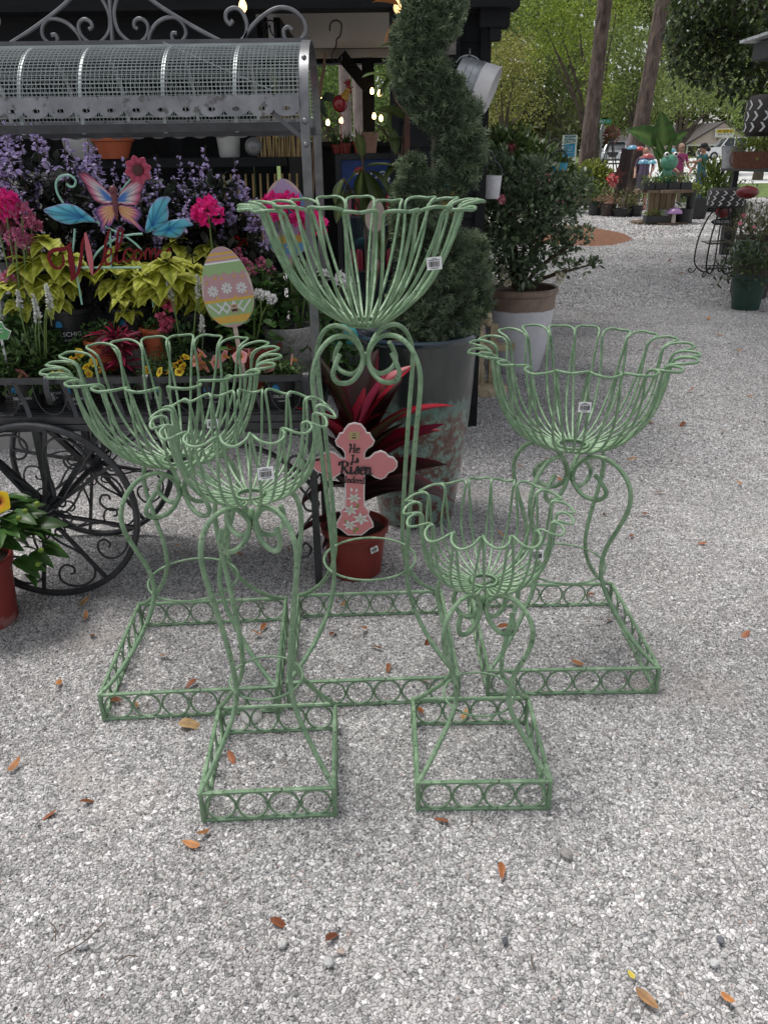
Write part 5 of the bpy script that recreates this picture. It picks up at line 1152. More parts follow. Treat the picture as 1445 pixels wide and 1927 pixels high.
# ---- white and tan pot with evergreen shrub
t = thing('white_pot', 'large white glazed pot with a tan terracotta rim band', 'planter', (.965, 5.60, 0))
def twotone():
    m_, n, b, out = _new('white_tan_pot'); tc = n.nodes.new('ShaderNodeTexCoord'); sp = n.nodes.new('ShaderNodeSeparateXYZ'); n.links.new(tc.outputs['Object'], sp.inputs[0])
    nz = _noise(n, 14, 4); ad = n.nodes.new('ShaderNodeMath'); ad.operation = 'MULTIPLY_ADD'; ad.inputs[1].default_value = .03; n.links.new(nz.outputs[0], ad.inputs[0]); n.links.new(sp.outputs[2], ad.inputs[2])
    f = _ramp(n, ad.outputs[0], [(.452, (0, 0, 0)), (.460, (1, 1, 1))]); c2 = _ramp(n, nz.outputs[0], [(.3, (.19, .125, .095)), (.7, (.30, .22, .17))])
    c1 = _ramp(n, nz.outputs[0], [(.3, (.60, .60, .64)), (.7, (.72, .72, .76))])
    n.links.new(_mix(n, f.outputs[0], c1.outputs[0], c2.outputs[0]), b.inputs['Base Color']); b.inputs['Roughness'].default_value = .45; return m_
m = MB(); m.lathe([(.165, 0), (.172, .01), (.205, .15), (.232, .32), (.246, .44), (.252, .53), (.264, .545), (.268, .575), (.256, .583), (.243, .575), (.235, .5)], 40, cap1=False); m.build('body', twotone(), t, angle=30)
m = MB(); m.lathe([(0, .53), (.24, .525)], 24, cap0=False, cap1=False); m.build('soil', SOIL, t)
def leafy(name, label, cat, loc, clumps, L, W, c1, c2, mat=LEAFG, stems=True, tm=T_OVAL, origin=None, flowers=None, kind='stuff', group=None, up=.35):
    """shrub from clumps (centre, radius, leaf count)."""
    t_ = thing(name, label, cat, loc, 0, group); PP, DD = [], []; lo = Vector(loc); m_ = MB()
    for c, r, n_ in clumps:
        n_ = int(n_*1.5); c = Vector(c)-lo; D = rdir(n_, .2); n_ = n_
        PP.append(np.array(c)+D*np.array([[1, 1, .85]])*r*RNG.uniform(.3, 1, (n_, 1))**.55); DD.append(D*.9+rdir(n_, up)*.8)
        if stems: m_.tube(cr([(0, 0, 0 if origin is None else origin), (c.x*.35, c.y*.35, c.z*.5), c], 3), [.012]*3+[.008]*3+[.003], 5)
    PP = np.concatenate(PP); DD = np.concatenate(DD); n_ = len(PP)
    foliage('foliage', PP, DD, RNG.uniform(L*.65, L*1.15, n_), RNG.uniform(W*.7, W*1.15, n_), tint(n_, c1, .35, c2), mat, t_, tm, roll=RNG.uniform(-1, 1, n_))
    if stems: m_.build('stems', DSTEM, t_, kind='stuff')
    for (p_, me_, s_) in (flowers or []): link('flower', me_, None, t_, Vector(p_)-lo, (random.uniform(-.6, .9), random.uniform(-.5, .5), random.uniform(0, 6)), s_)
    return t_
A = lambda x, y, Y: tuple(at(x, y, Y))
CAM = ball_head('flower', 26, .03, (.66, .20, .28), (.75, .36, .42), .03)
WHF = ball_head('flower', 26, .026, (.66, .62, .46), (.72, .68, .55), .018)
PKF = ball_head('flower', 20, .03, (.62, .10, .18), (.72, .30, .34), .03)
leafy('evergreen_shrub', 'dark glossy evergreen shrub growing in the white pot', 'shrub', (.965, 5.60, .53),
      [(A(960, 470, 5.5), .22, 420), (A(910, 480, 5.4), .20, 320), (A(1010, 460, 5.6), .20, 320), (A(930, 420, 5.5), .20, 360), (A(990, 400, 5.5), .22, 420), (A(1040, 400, 5.6), .18, 260), (A(1075, 370, 5.6), .14, 150), (A(1095, 345, 5.6), .08, 50), (A(900, 400, 5.7), .18, 260), (A(950, 350, 5.6), .20, 360), (A(1000, 345, 5.6), .19, 320), (A(1045, 355, 5.6), .12, 130), (A(905, 345, 5.8), .16, 220), (A(930, 310, 5.8), .13, 140), (A(1055, 470, 5.4), .09, 70), (A(1085, 455, 5.4), .08, 45), (A(1100, 440, 5.4), .05, 22), (A(1070, 505, 5.35), .06, 30), (A(1100, 500, 5.35), .05, 20), (A(1122, 495, 5.35), .035, 12), (A(985, 515, 5.4), .12, 140), (A(930, 520, 5.4), .09, 80), (A(880, 430, 5.6), .12, 120)],
      .052, .025, (.05, .082, .042), (.21, .275, .155), flowers=[(A(928, 530, 5.33), WHF, .9), (A(948, 520, 5.33), WHF, 1.0), (A(955, 533, 5.32), WHF, .8), (A(1055, 520, 5.33), WHF, 1.0), (A(945, 505, 5.33), WHF, .7), (A(1050, 530, 5.33), WHF, .7)])
leafy('camellia', 'lighter green camellia with pink blooms behind the white pot', 'shrub', A(960, 420, 7.2),
      [(A(920, 300, 7.2), .26, 260), (A(960, 295, 7.2), .26, 260), (A(1010, 320, 7.2), .26, 260), (A(1050, 345, 7.2), .20, 150), (A(980, 340, 7.0), .26, 240), (A(900, 320, 7.3), .2, 150), (A(940, 285, 7.3), .12, 80)],
      .085, .04, (.06, .10, .03), (.17, .24, .08), flowers=[(A(1015, 344, 6.75), CAM, 1.0), (A(1026, 332, 6.8), CAM, 1.0), (A(1028, 355, 6.8), PKF, 1.0), (A(1055, 372, 6.8), CAM, 1.1), (A(1050, 378, 6.8), CAM, .8), (A(1065, 368, 6.9), CAM, .7), (A(942, 376, 5.3), CAM, .7), (A(965, 282, 7.0), PKF, .9), (A(955, 278, 7.0), PKF, .8)])
# ---- skinned figures
def skin(name, joints, edges, mat, parent=None, sub=2):
    """one continuous body grown over a skeleton: joints {id: (pos, radius)}."""
    ids = list(joints); me = bpy.data.meshes.new(name); me.from_pydata([joints[i][0] for i in ids], [(ids.index(a), ids.index(b)) for a, b in edges], [])
    o = bpy.data.objects.new(name, me); COL.objects.link(o); sk = o.modifiers.new('s', 'SKIN'); sk.use_smooth_shade = True
    lay = me.skin_vertices[0].data
    for k, i in enumerate(ids):
        r = joints[i][1]; lay[k].radius = r if hasattr(r, '__len__') else (r, r); lay[k].use_root = (k == 0)
    o.modifiers.new('u', 'SUBSURF').levels = sub
    dg = bpy.context.evaluated_depsgraph_get(); m2 = bpy.data.meshes.new_from_object(o.evaluated_get(dg)); bpy.data.objects.remove(o)
    m2.materials.clear(); m2.shade_smooth(); m2.name = name; return link(name, m2, mat, parent)
CONC = pm('cast_concrete', (.40, .33, .22), .9, var=.35, scale=18, bump=.5, dirt=(.20, .155, .10), dirt_th=.6)
g = gnd(905, 738); t = thing('boy_statue', 'cream concrete statue of a boy bowing over a rustic post', 'statue', g)
def sx(px, py, dy=0): p_ = at(px, py, g.y+dy)-g; return (p_.x, p_.y, p_.z)
J = dict(pel=(sx(893, 668), .050), chest=(sx(896, 635), .055), neck=(sx(903, 610), .026), kneeR=(sx(893, 697, -.03), .036), ankR=(sx(893, 728, -.02), .026), toeR=(sx(899, 733, -.09), .022), kneeL=(sx(903, 699, .04), .036), ankL=(sx(903, 727, .05), .026), toeL=(sx(908, 731, -.02), .022), shR=(sx(889, 626, -.05), .032), elR=(sx(899, 648, -.09), .024), haR=(sx(914, 656, -.06), .022), shL=(sx(905, 625, .05), .032), elL=(sx(912, 645, .06), .024), haL=(sx(922, 652, .02), .022))
skin('body', J, [('pel', 'chest'), ('chest', 'neck'), ('pel', 'kneeR'), ('kneeR', 'ankR'), ('ankR', 'toeR'), ('pel', 'kneeL'), ('kneeL', 'ankL'), ('ankL', 'toeL'), ('chest', 'shR'), ('shR', 'elR'), ('elR', 'haR'), ('chest', 'shL'), ('shL', 'elL'), ('elL', 'haL')], CONC, t)
m = MB(); c = sx(909, 597); m.ball(c, .052, 14, sc=(1.1, .95, 1)); m.ball((c[0]+.045, c[1]-.01, c[2]-.022), .014, 8); m.ball((c[0]+.03, c[1]-.03, c[2]-.035), .02, 8); m.build('head', CONC, t)
m = MB(); m.lathe([(.056, 0), (.058, .012), (.046, .036), (.02, .048), (0, .05)], 16); m.build('cap', CONC, t, (c[0]-.006, c[1], c[2]+.008), (0, .35, 0))
m = MB(); m.box(sx(927, 668, .06), (.05, .05, .40)); m.box(sx(930, 653, .03), (.26, .04, .045)); m.build('rustic_post', CONC, t, smooth=False)
m = MB(); m.lathe([(.17, 0), (.17, .03), (.15, .05)], 20, sx=1.0, sy=.7, wob=.02); m.build('base', CONC, t, (.0, 0, 0))
# ---- hibiscus at lower left
hb = gnd(6, 1195); hb.y += .09; hb.x -= .10
t = thing('hibiscus', 'yellow flowered hibiscus in a dusty red pot, lower left', 'plant', (hb.x, hb.y, 0)); pot(t, .125, .105, .24, pm('dusty_red_pot', (.26, .035, .03), .55, var=.25, scale=5, dirt=(.36, .16, .15), dirt_th=.58), fill=.88)
HIB = [big_leaf('leaf', .085, .045, bend=b, fold=.25, n=8, cfun=lambda t_, u: tuple(c*(.7 if abs(u) < .1 else 1)*(.9+.2*abs(u)) for c in (.045, .11, .022)), base_w=.3, peak=.35, serr=.05) for b in (.5, .9)]
for me in HIB: me.materials.append(LEAFG)
P, D = mound(170, .19, .17, .20, .5, .2)
for k in range(170): link('leaf', HIB[k % 2], None, t, (P[k][0]+.05, P[k][1], P[k][2]+.25), aim(D[k]*np.array((1, 1, .5))+np.array((.1, -.35, -.10)), random.uniform(-.6, .6)), random.uniform(.8, 1.35))
m = MB()
for k in range(0, 170, 6): m.tube(cr([(0, 0, .18), (P[k][0]*.5, P[k][1]*.5, .24+P[k][2]*.5), (P[k][0]+.02, P[k][1], P[k][2]+.2)], 3), .0028, 5)
m.build('stems', STEM, t, kind='stuff')
YH = trumpet('flower', .038, (.80, .50, .01), (.82, .58, .02), (.45, .1, .02)); link('flower', YH, None, t, at(-4, 945, hb.y-.05)-Vector((hb.x, hb.y, 0)), (1.0, .5, 0))
BUD = MB(); BUD.ball((0, 0, 0), .011, 8, col=(.22, .32, .05), sc=(.8, .8, 1.9)); BUD = BUD.mesh('bud'); BUD.materials.append(LEAF)
for px, py in ((70, 948), (48, 962), (78, 1035), (72, 1062), (36, 975)): link('bud', BUD, None, t, at(px, py, hb.y-.08)-Vector((hb.x, hb.y, 0)), (.8, .9, 0))

# ================================================================== BLACK PAVILION
BLKW = pm('black_timber', (.010, .011, .013), .75, var=.3, spec=.25, scale=6, bump=.25, sc=(1, 1, 6))
CREAM = pm('cream_board', (.52, .50, .46), .65, var=.1, scale=5)
shed = thing('pavilion', 'black timber garden pavilion with white board ceiling', 'building', (-1.2, 5.7, 0)); SO = Vector((-1.2, 5.7, 0))
def sb(mb, name, mat=BLKW, **k):
    k.setdefault('smooth', False); mb.v = [(x-SO.x, y-SO.y, z-SO.z) for x, y, z in mb.v]; return mb.build(name, mat, shed, **k)
def sbox(name, x0, x1, y0, y1, z0, z1, mat=BLKW):
    m_ = MB(); m_.box(((x0+x1)/2, (y0+y1)/2, (z0+z1)/2), (x1-x0, y1-y0, z1-z0)); return sb(m_, name, mat)
sbox('roof', -4.6, .80, 3.95, 7.9, 2.46, 2.54)
sbox('front_beam', -4.5, .56, 4.22, 4.36, 2.035, 2.30); sbox('header_panel', -4.5, -.585, 4.38, 4.42, 1.80, 2.40)
cl = None
m = MB(); m.box((0, 0, 0), (5.1, .086, .014)); bm_ = m.mesh('ceiling_board', False); bm_.materials.append(CREAM)
for k in range(32): link('ceiling_board', bm_, None, shed, (-1.95-SO.x, 4.46+.0895*k-SO.y, 2.225))
sbox('ceiling_back', -4.5, .55, 4.40, 7.4, 2.236, 2.27)
sbox('back_trim', -4.5, .55, 7.30, 7.34, 2.155, 2.216, CREAM); sbox('back_beam', -4.5, .60, 7.36, 7.50, 2.12, 2.236)
sbox('side_trim', .44, .48, 4.5, 7.3, 2.10, 2.216, CREAM)
# back: solid boards on the left, open bay with sill on the right
m = MB(); m.box((0, 0, 0), (.145, .03, 2.2)); bd = m.mesh('wall_board', False); bd.materials.append(BLKW)
for k in range(24): link('wall_board', bd, None, shed, (-4.2+.15*k-SO.x, 5.62-SO.y, 1.1))
sbox('sill', -.62, .5, 7.28, 7.42, 1.50, 1.54); sbox('knee_wall', -.62, .5, 7.34, 7.38, 0, 1.50); sbox('wall_return', -.64, -.60, 5.62, 7.4, 0, 2.2)
sbox('post', -.135, -.035, 7.30, 7.40, 1.5, 2.15); sbox('side_wall', -4.5, -4.45, 4.4, 5.6, 0, 2.2)
m = MB(); a = at(642, 104, 7.2); b = at(692, 165, 7.2); m.bar(a, b, .07, .09); sb(m, 'knee_brace')
# front right wall of lapped black siding with a narrow window
m = MB(); m.box((0, 0, 0), (.41, .020, .118), M=Matrix.Rotation(R(-5), 3, 'X')); sd_ = m.mesh('siding_board', False); sd_.materials.append(BLKW)
for k in range(20): link('siding_board', sd_, None, shed, (.293-SO.x, 4.30-SO.y, .055+.112*k))
sbox('wall_core', .07, .50, 4.315, 4.42, 0, 2.3); sbox('corner_board', .055, .10, 4.27, 4.40, 0, 2.3); sbox('corner_board', .485, .535, 4.27, 4.40, 0, 2.3)
sbox('eave_bracket', .40, .62, 4.0, 4.16, 2.0, 2.08); sbox('eave_bracket', .455, .585, 4.05, 4.14, 1.93, 2.0); sbox('eave_bracket', .50, .55, 4.06, 4.12, 1.88, 1.93)
a = at(838, 104, 4.25); b = at(858, 52, 4.25)
sbox('window_frame', a.x-.02, b.x+.02, 4.235, 4.27, a.z-.02, b.z+.02); sbox('window_pane', a.x, b.x, 4.228, 4.234, a.z, b.z, pm('window_glass', (.14, .12, .11), .12, var=.5, scale=30))  # brick-like reflection is put into the pane's brownish mottled colour

# string lights
def bulb(label, px, py, Y, r, strength, cord=.06):
    p_ = at(px, py, Y); t_ = thing('light_bulb', label, 'bulb', p_, 0, 'string light bulbs')
    m_ = MB(); m_.lathe([(.0, -r*1.25), (r*.5, -r*1.15), (r*.9, -r*.6), (r, 0), (r*.8, r*.7), (r*.42, r*1.4), (r*.4, r*1.6)], 14, cap0=False); m_.build('glass', pm('warm_bulb_%g' % strength, (.9, .7, .4), .3, emit=(1.0, .62, .25, strength)), t_)
    m_ = MB(); m_.lathe([(r*.45, r*1.5), (r*.45, r*2.4), (r*.2, r*2.6)], 10); m_.build('socket', BLACKPOT, t_)
    m_ = MB(); m_.tube([(0, 0, r*2.5), (0, 0, r*2.5+cord)], .002, 4); m_.build('cord', BLACKPOT, t_)
bulb('glowing edison bulb above the cart crest', 457, 12, 3.9, .018, 2.2); bulb('glowing edison bulb beside the juniper top', 748, 14, 3.9, .018, .9)
for k, (px, py) in enumerate(((700, 172), (714, 176), (617, 231), (642, 227), (704, 219), (717, 223), (604, 190))):
    bulb(('first', 'second', 'lower left', 'rooster side', 'lower right', 'small right', 'upper left')[k]+' tiny warm bulb glowing in the pavilion opening', px, py, 7.0, .017, 6.0)
# hooks
def shook(label, px, y0, y1, Y, r=.0035):
    a, b = at(px, y0, Y), at(px, y1, Y); h = (a.z-b.z); t_ = thing('s_hook', label, 'hook', b)
    m_ = MB(); m_.tube([(p_[0], 0, p_[1]) for p_ in cr([(-.035, h-.05), (-.03, h-.015), (0, h), (.028, h-.02), (.02, h-.07), (.0, h*.55), (-.004, .08), (-.03, .03), (-.012, 0), (.018, .008), (.022, .03)], 5)], r, 5); m_.build('rod', IRON, t_)
shook('long black s hook hanging from the pavilion ceiling', 635, 38, 118, 4.9, .0045); shook('short black hook hanging above the cart end', 511, 38, 82, 4.6)
t = thing('hook_chain', 'small chain hanging above the cart end', 'chain', at(497, 80, 4.6))
for k in range(6):
    m = MB(); m.tube([(.008*math.cos(a), 0, .016*math.sin(a)) for a in np.linspace(0, 2*PI, 13)[:-1]], .002, 4, closed=True); m.build('chain_link', IRON, t, (0, 0, .012+.026*k), (0, 0, (k % 2)*PI/2))

# shelf unit with wares inside
u = thing('display_shelf', 'black display shelf unit behind the cart', 'shelf', (-1.5, 4.75, 0))
for z in (.45, .95, 1.395): m = MB(); m.box((0, 0, z), (1.95, .36, .045)); m.build('shelf_board', BLKW, u, smooth=False)
for x in (-.96, -.3, .35, .96): m = MB(); m.box((x, .15, .80), (.05, .05, 1.6)); m.build('upright', BLKW, u, smooth=False)
def simple_pot(name, label, loc, prof, mat, cat='pot', n=22):
    t_ = thing(name, label, cat, loc); m_ = MB(); m_.lathe(prof, n, cap1=False); m_.build('body', mat, t_); return t_
WHP = pm('white_ceramic', (.45, .45, .44), .4, var=.08)
p_ = at(432, 286, 4.66); simple_pot('white_pot', 'white ceramic pot on the dark shelf behind the cart', (p_.x, 4.66, 1.418), [(.05, 0), (.055, .01), (.066, .13), (.07, .14), (.06, .14), (.05, .1)], WHP)
p_ = at(212, 262, 4.6); simple_pot('ribbed_pot', 'terracotta pot behind the plectranthus', (p_.x, 4.60, 1.418), [(.07, 0), (.10, .08), (.11, .085), (.115, .12), (.10, .12), (.08, .06)], ORANGEPOT)
p_ = at(150, 262, 4.6); simple_pot('white_urn', 'pale ribbed urn behind the left plectranthus', (p_.x, 4.62, 1.418), [(.05, 0), (.09, .05), (.10, .12), (.08, .17), (.09, .18), (.07, .17)], WHP)
p_ = at(478, 275, 4.62); t = thing('glass_globe', 'clear glass terrarium ball on the shelf', 'globe', (p_.x, 4.62, 1.418)); m = MB(); m.ball((0, 0, .05), .05, 16); m.build('ball', pm('smoky_glass', (.16, .16, .16), .08, coat=.5), t)
CANE = pm('bamboo_cane', (.32, .22, .09), .55, var=.3, scale=10, sc=(1, 1, 8))
bb = thing('bamboo_canes', 'bundle of bamboo canes standing behind the cart post', 'canes', (at(535, 290, 4.7).x, 4.62, 1.418))
for k in range(26):
    x = -.13+.0104*k; m = MB(); m.tube([(x, random.uniform(-.03, .03), 0), (x+random.uniform(-.01, .012), random.uniform(-.03, .05), random.uniform(.17, .27))], .0045, 6); m.build('cane', CANE, bb)
bk = thing('seed_packets', 'row of boxed goods on the lower shelf behind the cart', 'goods', (-.62, 4.7, .975))
for k in range(9):
    c = random.choice([(.10, .08, .05), (.05, .09, .04), (.16, .05, .04), (.2, .17, .1), (.04, .04, .05)]); m = MB(); h = random.uniform(.22, .34); m.box((-.30+.05*k, 0, h/2), (.042, .1, h)); m.build('box', pm('goods%d' % (k % 5), c, .6), bk, smooth=False)
for k in range(14): m = MB(); m.tube([(-.28+.04*k, -.06, 0), (-.27+.04*k, -.06, .36)], .006, 6); m.build('cane', CANE, bk)
m = MB(); m.box((0, 0, .68), (.50, .35, 1.36)); t = tag(m.build('storage_bin', pm('grey_panel', (.33, .32, .31), .7, var=.12), None, at(0, 600, 4.1)*0+Vector((-1.83, 4.15, 0)), smooth=False), 'pale grey storage cabinet behind the left geraniums', 'cabinet')
m = MB(); m.box((0, -.18, .68), (.46, .012, .6)); m.build('cabinet_door', pm('grey_panel2', (.36, .35, .34), .7), t, smooth=False)
# things leaning: two garden stakes
for k, (a_, b_) in enumerate((((613, 98), (592, 230)), ((612, 118), (597, 215)))):
    m = MB(); m.tube([at(*a_, 4.5), at(*b_, 4.45), at(b_[0]-18, 560, 4.35)], .006, 6); tag(m.build('garden_stake', pm('stake_brown', (.13, .07, .03), .6), None), ('taller', 'shorter')[k]+' brown garden stake leaning behind the cart post', 'stake')

# drinks cooler
CO_ = Vector((.0, 4.78, 0)); co = thing('drinks_cooler', 'black glass door drinks cooler with pepsi banner', 'cooler', CO_)
m = MB(); m.box((0, .27, .715), (.49, .50, 1.43)); m.build('cabinet', pm('cooler_black', (.018, .019, .022), .35), co, smooth=False)
for x in (-.232, .232): m = MB(); m.box((x, .0, .715), (.028, .03, 1.42)); m.build('door_frame', pm('cooler_black', (0, 0, 0)), co, smooth=False)
for z in (1.415, .10): m = MB(); m.box((0, .0, z), (.436, .03, .03)); m.build('door_frame', MATS['cooler_black'], co, smooth=False)
m = MB(); m.box((0, .008, 1.325), (.434, .012, .148)); bn = m.build('banner', pm('pepsi_blue', (.012, .045, .20), .35, var=.35, scale=9), co, smooth=False)
letters('banner_lettering', 'pepsi', .098, pm('banner_white', (.62, .64, .66), .4), bn, (.045, -.001, 1.325), ext=.001)
for k, (a0, a1, c) in enumerate(((15, 165, (.42, .03, .03)), (195, 345, (.03, .10, .34)), (-15, 15, (.7, .7, .7)), (165, 195, (.7, .7, .7)))):
    m = MB(); m.add([(-.112, -.0012, 1.328)]+[(-.112+.034*math.cos(R(a0+(a1-a0)*q/10)), -.0012, 1.328+.034*math.sin(R(a0+(a1-a0)*q/10))) for q in range(11)], [(0, q+1, q+2) for q in range(10)]); m.build('banner_globe', pm('globe%d' % min(k, 2), c, .4), bn, smooth=False)
m = MB(); m.box((0, .02, .68), (.434, .006, 1.13)); m.build('interior', pm('cooler_grey', (.20, .23, .27), .4, var=.2), co, smooth=False)
for z in (.45, .80, 1.10): m = MB(); m.box((0, .005, z), (.43, .03, .012)); m.build('wire_shelf', pm('shelf_white', (.5, .52, .54), .5), co, smooth=False)
m = MB(); m.lathe([(.024, 0), (.026, .006), (.026, .10), (.020, .116), (.019, .118)], 14); cn = m.mesh('drink_can')
CANM = [pm('can_red', (.30, .03, .06), .3, metal=.3), pm('can_silver', (.45, .46, .5), .3, metal=.4), pm('can_pink', (.5, .2, .28), .3, metal=.3)]
for k in range(3): c2 = cn.copy(); c2.materials.append(CANM[k]); CANM[k] = c2
for z in (.457, .806, 1.106):
    for k in range(7): tag(link('drink_can', CANM[(k+int(z*10)) % 3], None, None, CO_+Vector((-.185+.06*k, -.002, z))), ('red', 'silver', 'pink')[(k+int(z*10)) % 3]+' drink can, '+('first', 'second', 'third', 'fourth', 'fifth', 'sixth', 'seventh')[k]+' from the left on the '+{.457: 'lower', .806: 'middle', 1.106: 'upper'}[z]+' cooler shelf', 'can', 'cans in the cooler')
m = MB(); m.box((0, -.012, .68), (.44, .004, 1.13)); m.build('door_glass', glass_mat('cooler_glass', (.72, .76, .80)), co, smooth=False)
# pots on top of the cooler
def topped(label, px, r, h, mat, plant):
    p_ = at(px, 270, 4.78); t_ = thing('small_pot', label, 'pot', (p_.x, 4.80, 1.431), 0, 'pots on top of the cooler')
    m_ = MB(); m_.lathe([(r*.7, 0), (r*.95, h*.72), (r*1.1, h*.73), (r*1.14, h), (r*1.0, h), (r*.85, h*.7)], 20, cap1=False); m_.build('body', mat, t_)
    n = 26 if plant else 0
    if n: foliage('foliage', np.tile([[0, 0, h*.7]], (n, 1))+RNG.normal(0, r*.25, (n, 3))*np.array([[1, 1, 0]]), rdir(n, 1.4), RNG.uniform(.05, .12, n), np.full(n, .010), tint(n, (.05, .10, .03), .4, (.12, .18, .06)), LEAF, t_)
    return t_
t = topped('dark red pot with white label on the cooler', 633, .030, .045, REDPOT, True); t = topped('red pot of chives on the cooler', 651, .030, .052, REDPOT, True); topped('small terracotta pot with aloe on the cooler', 676, .032, .062, ORANGEPOT, True)
topped('large pale clay pot with saucer on the cooler', 697, .042, .105, pm('pale_clay', (.36, .21, .15), .8, var=.1), False)
# rooster
p_ = at(640, 195, 4.62); t = thing('rooster_ornament', 'red metal rooster ornament on a stake inside the pavilion', 'ornament', p_)
RR = pm('rooster_red', (.26, .012, .018), .25, var=.2, coat=.4); m = MB(); m.ball((0, 0, 0), .040, 16, sc=(1, .8, 1.05)); m.build('body', RR, t)
m = MB(); m.tube(cr([(.02, 0, .02), (.035, 0, .045), (.045, 0, .07)], 4), [.026]*3+[.02]*3+[.014]*3, 8); m.build('neck', pm('rooster_gold', (.45, .24, .03), .4), t)
m = MB(); m.ball((.047, 0, .078), .014, 8); m.bar((.056, 0, .078), (.074, 0, .074), .006, .006); m.build('head', RR, t)
for k in range(4): m = MB(); a = R(150-28*k); m.tube([(.047, 0, .085), (.047+.03*math.cos(a), 0, .085+.03*math.sin(a))], [.007, .003], 5); m.build('comb', RR, t)
m = MB(); m.ball((.058, 0, .058), .009, 8, sc=(.8, .6, 1.6)); m.build('wattle', RR, t)
for k in range(6):
    m = MB(); m.tube(cr([(-.03, .004*k, .015), (-.06-.008*k, .004*k, .05-.006*k), (-.085-.004*k, .004*k, .03-.012*k), (-.09+.004*k, .004*k, -.005-.012*k)], 4), [.007]*4+[.006]*4+[.005]*4+[.002], 5); m.build('tail_feather', pm('tail_green', (.03, .05, .03), .4), t)
m = MB(); m.tube([(0, 0, -.03), (0, 0, -.24)], .003, 5); m.build('stake', RR, t)

# hanging galvanised bucket
BZ = pm('galvanised_bucket', (.38, .40, .42), .42, metal=.6, var=.25, scale=16, dirt=(.22, .23, .24), dirt_th=.6); BWH = pm('bucket_white', (.66, .65, .66), .5, var=.08)
p_ = at(893, 156, 4.05); t = thing('hanging_bucket', 'galvanised bucket hanging tilted on the pavilion corner', 'bucket', p_); t.rotation_euler = (0, R(112), R(-14))
m = MB(); m.lathe([(.082, -.085), (.084, -.083), (.094, .02)], 28, cap1=False); m.build('wall', BZ, t)
m = MB(); m.lathe([(.094, .02), (.101, .085), (.104, .088), (.1, .09), (.093, .03), (.08, -.08)], 28, cap0=False, cap1=False); m.build('white_band', BWH, t)
for z in (-.05, -.02, .01): m = MB(); m.tube([((.0855+.085*(z+.085)/1)*math.cos(a), (.0855+.085*(z+.085))*math.sin(a), z) for a in np.linspace(0, 2*PI, 29)[:-1]], .0022, 5, closed=True); m.build('hoop', BZ, t)
m = MB(); hk = at(884, 103, 4.05)-p_
m = MB(); m.tube(cr([at(858, 118, 4.05), at(868, 107, 4.05), at(884, 104, 4.05), at(900, 112, 4.05), at(909, 132, 4.05)], 5), .003, 5); hd = m.build('bail', BZ); hd.parent = t; hd.matrix_parent_inverse = (Matrix.Translation(t.location) @ t.rotation_euler.to_matrix().to_4x4()).inverted()
m = MB(); m.tube(cr([at(884, 92, 4.14), at(884, 94, 4.04), at(884, 103, 4.03), at(886, 110, 4.06)], 4), .004, 6); tag(m.build('wall_hook', ZINC), 'steel wall hook holding the tilted bucket', 'hook')

# magnolia sapling in front of the cooler
def mag_cf(t_, u): e = abs(u); return (.115, .15, .045) if e < .12 else (.050+.03*(1-e), .078+.03*(1-e), .026)
MAG = [big_leaf('leaf', .20, .085, bend=b, fold=f, n=9, cfun=mag_cf, base_w=.12, peak=.55, wave=.04) for b, f in ((.5, .3), (.9, .2), (1.2, .35))]
MAGB = big_leaf('leaf', .12, .045, bend=.6, fold=.4, n=8, cfun=lambda t_, u: (.26, .10, .03), base_w=.12, peak=.5)
for me in MAG+[MAGB]: me.materials.append(LEAFG)
mg = thing('magnolia_sapling', 'glossy magnolia sapling in front of the drinks cooler', 'tree', (-.02, 3.62, 0)); pot(mg, .15, .12, .26, BLACKPOT)
for pts in (((690, 560), (688, 420), (684, 330), (681, 290)), ((700, 560), (735, 420), (755, 300), (765, 215), (775, 160), (770, 60)), ((755, 300), (725, 250), (712, 235)), ((765, 215), (745, 190), (738, 150)), ((688, 420), (660, 360), (645, 335))):
    m = MB(); m.tube([p_-Vector((-.02, 3.62, 0)) for p_ in [at(*pts[0], 3.62)]+[Vector(q) for q in cr([at(*q, 3.60) for q in pts], 5)]], .006, 6); m.build('stem', DSTEM, mg)
for k, (px, py, dx, dz, sc_, kind) in enumerate(((682, 300, -.1, 1, .6, 0), (682, 315, 1, .25, .75, 0), (683, 318, -.9, -.4, .8, 1), (684, 322, .15, -1, 1.05, 0), (686, 322, .55, -.8, 1.1, 1), (682, 318, -.4, -.7, .7, 1), (690, 322, .9, -.2, .8, 2), (760, 300, -.8, -.3, .7, 1), (765, 260, -.9, .1, .6, 0), (762, 225, -.7, .4, .9, 0), (768, 215, .9, .2, .7, 0), (740, 235, -.9, -.2, .6, 0), (738, 240, .2, -.9, .55, 1), (745, 195, -.6, -.6, .7, 2), (735, 150, -.8, .5, .7, 1), (772, 130, -.9, -.2, .9, 1), (770, 90, -.8, .2, .8, 0), (775, 60, .8, .3, .9, 1), (748, 100, -.6, -.5, .7, 2), (750, 330, -.3, -.9, .9, 1), (735, 370, .3, -.9, .9, 2), (715, 400, -.2, -.9, .8, 1), (700, 430, .5, -.8, .8, 2), (665, 360, -.7, -.5, .8, 2), (648, 335, -.6, -.7, .6, 1))):
    p_ = at(px, py, 3.60)-Vector((-.02, 3.62, 0)); link('leaf', MAG[kind], None, mg, p_, aim((dx, -.45+random.uniform(-.2, .2), dz), random.uniform(-.5, .5)), sc_)
for px, py, dx, dz in ((750, 10, -.9, .3), (752, 35, -.8, -.7), (790, 70, .4, .9)): link('leaf', MAGB, None, mg, at(px, py, 3.58)-Vector((-.02, 3.62, 0)), aim((dx, -.4, dz), .3))
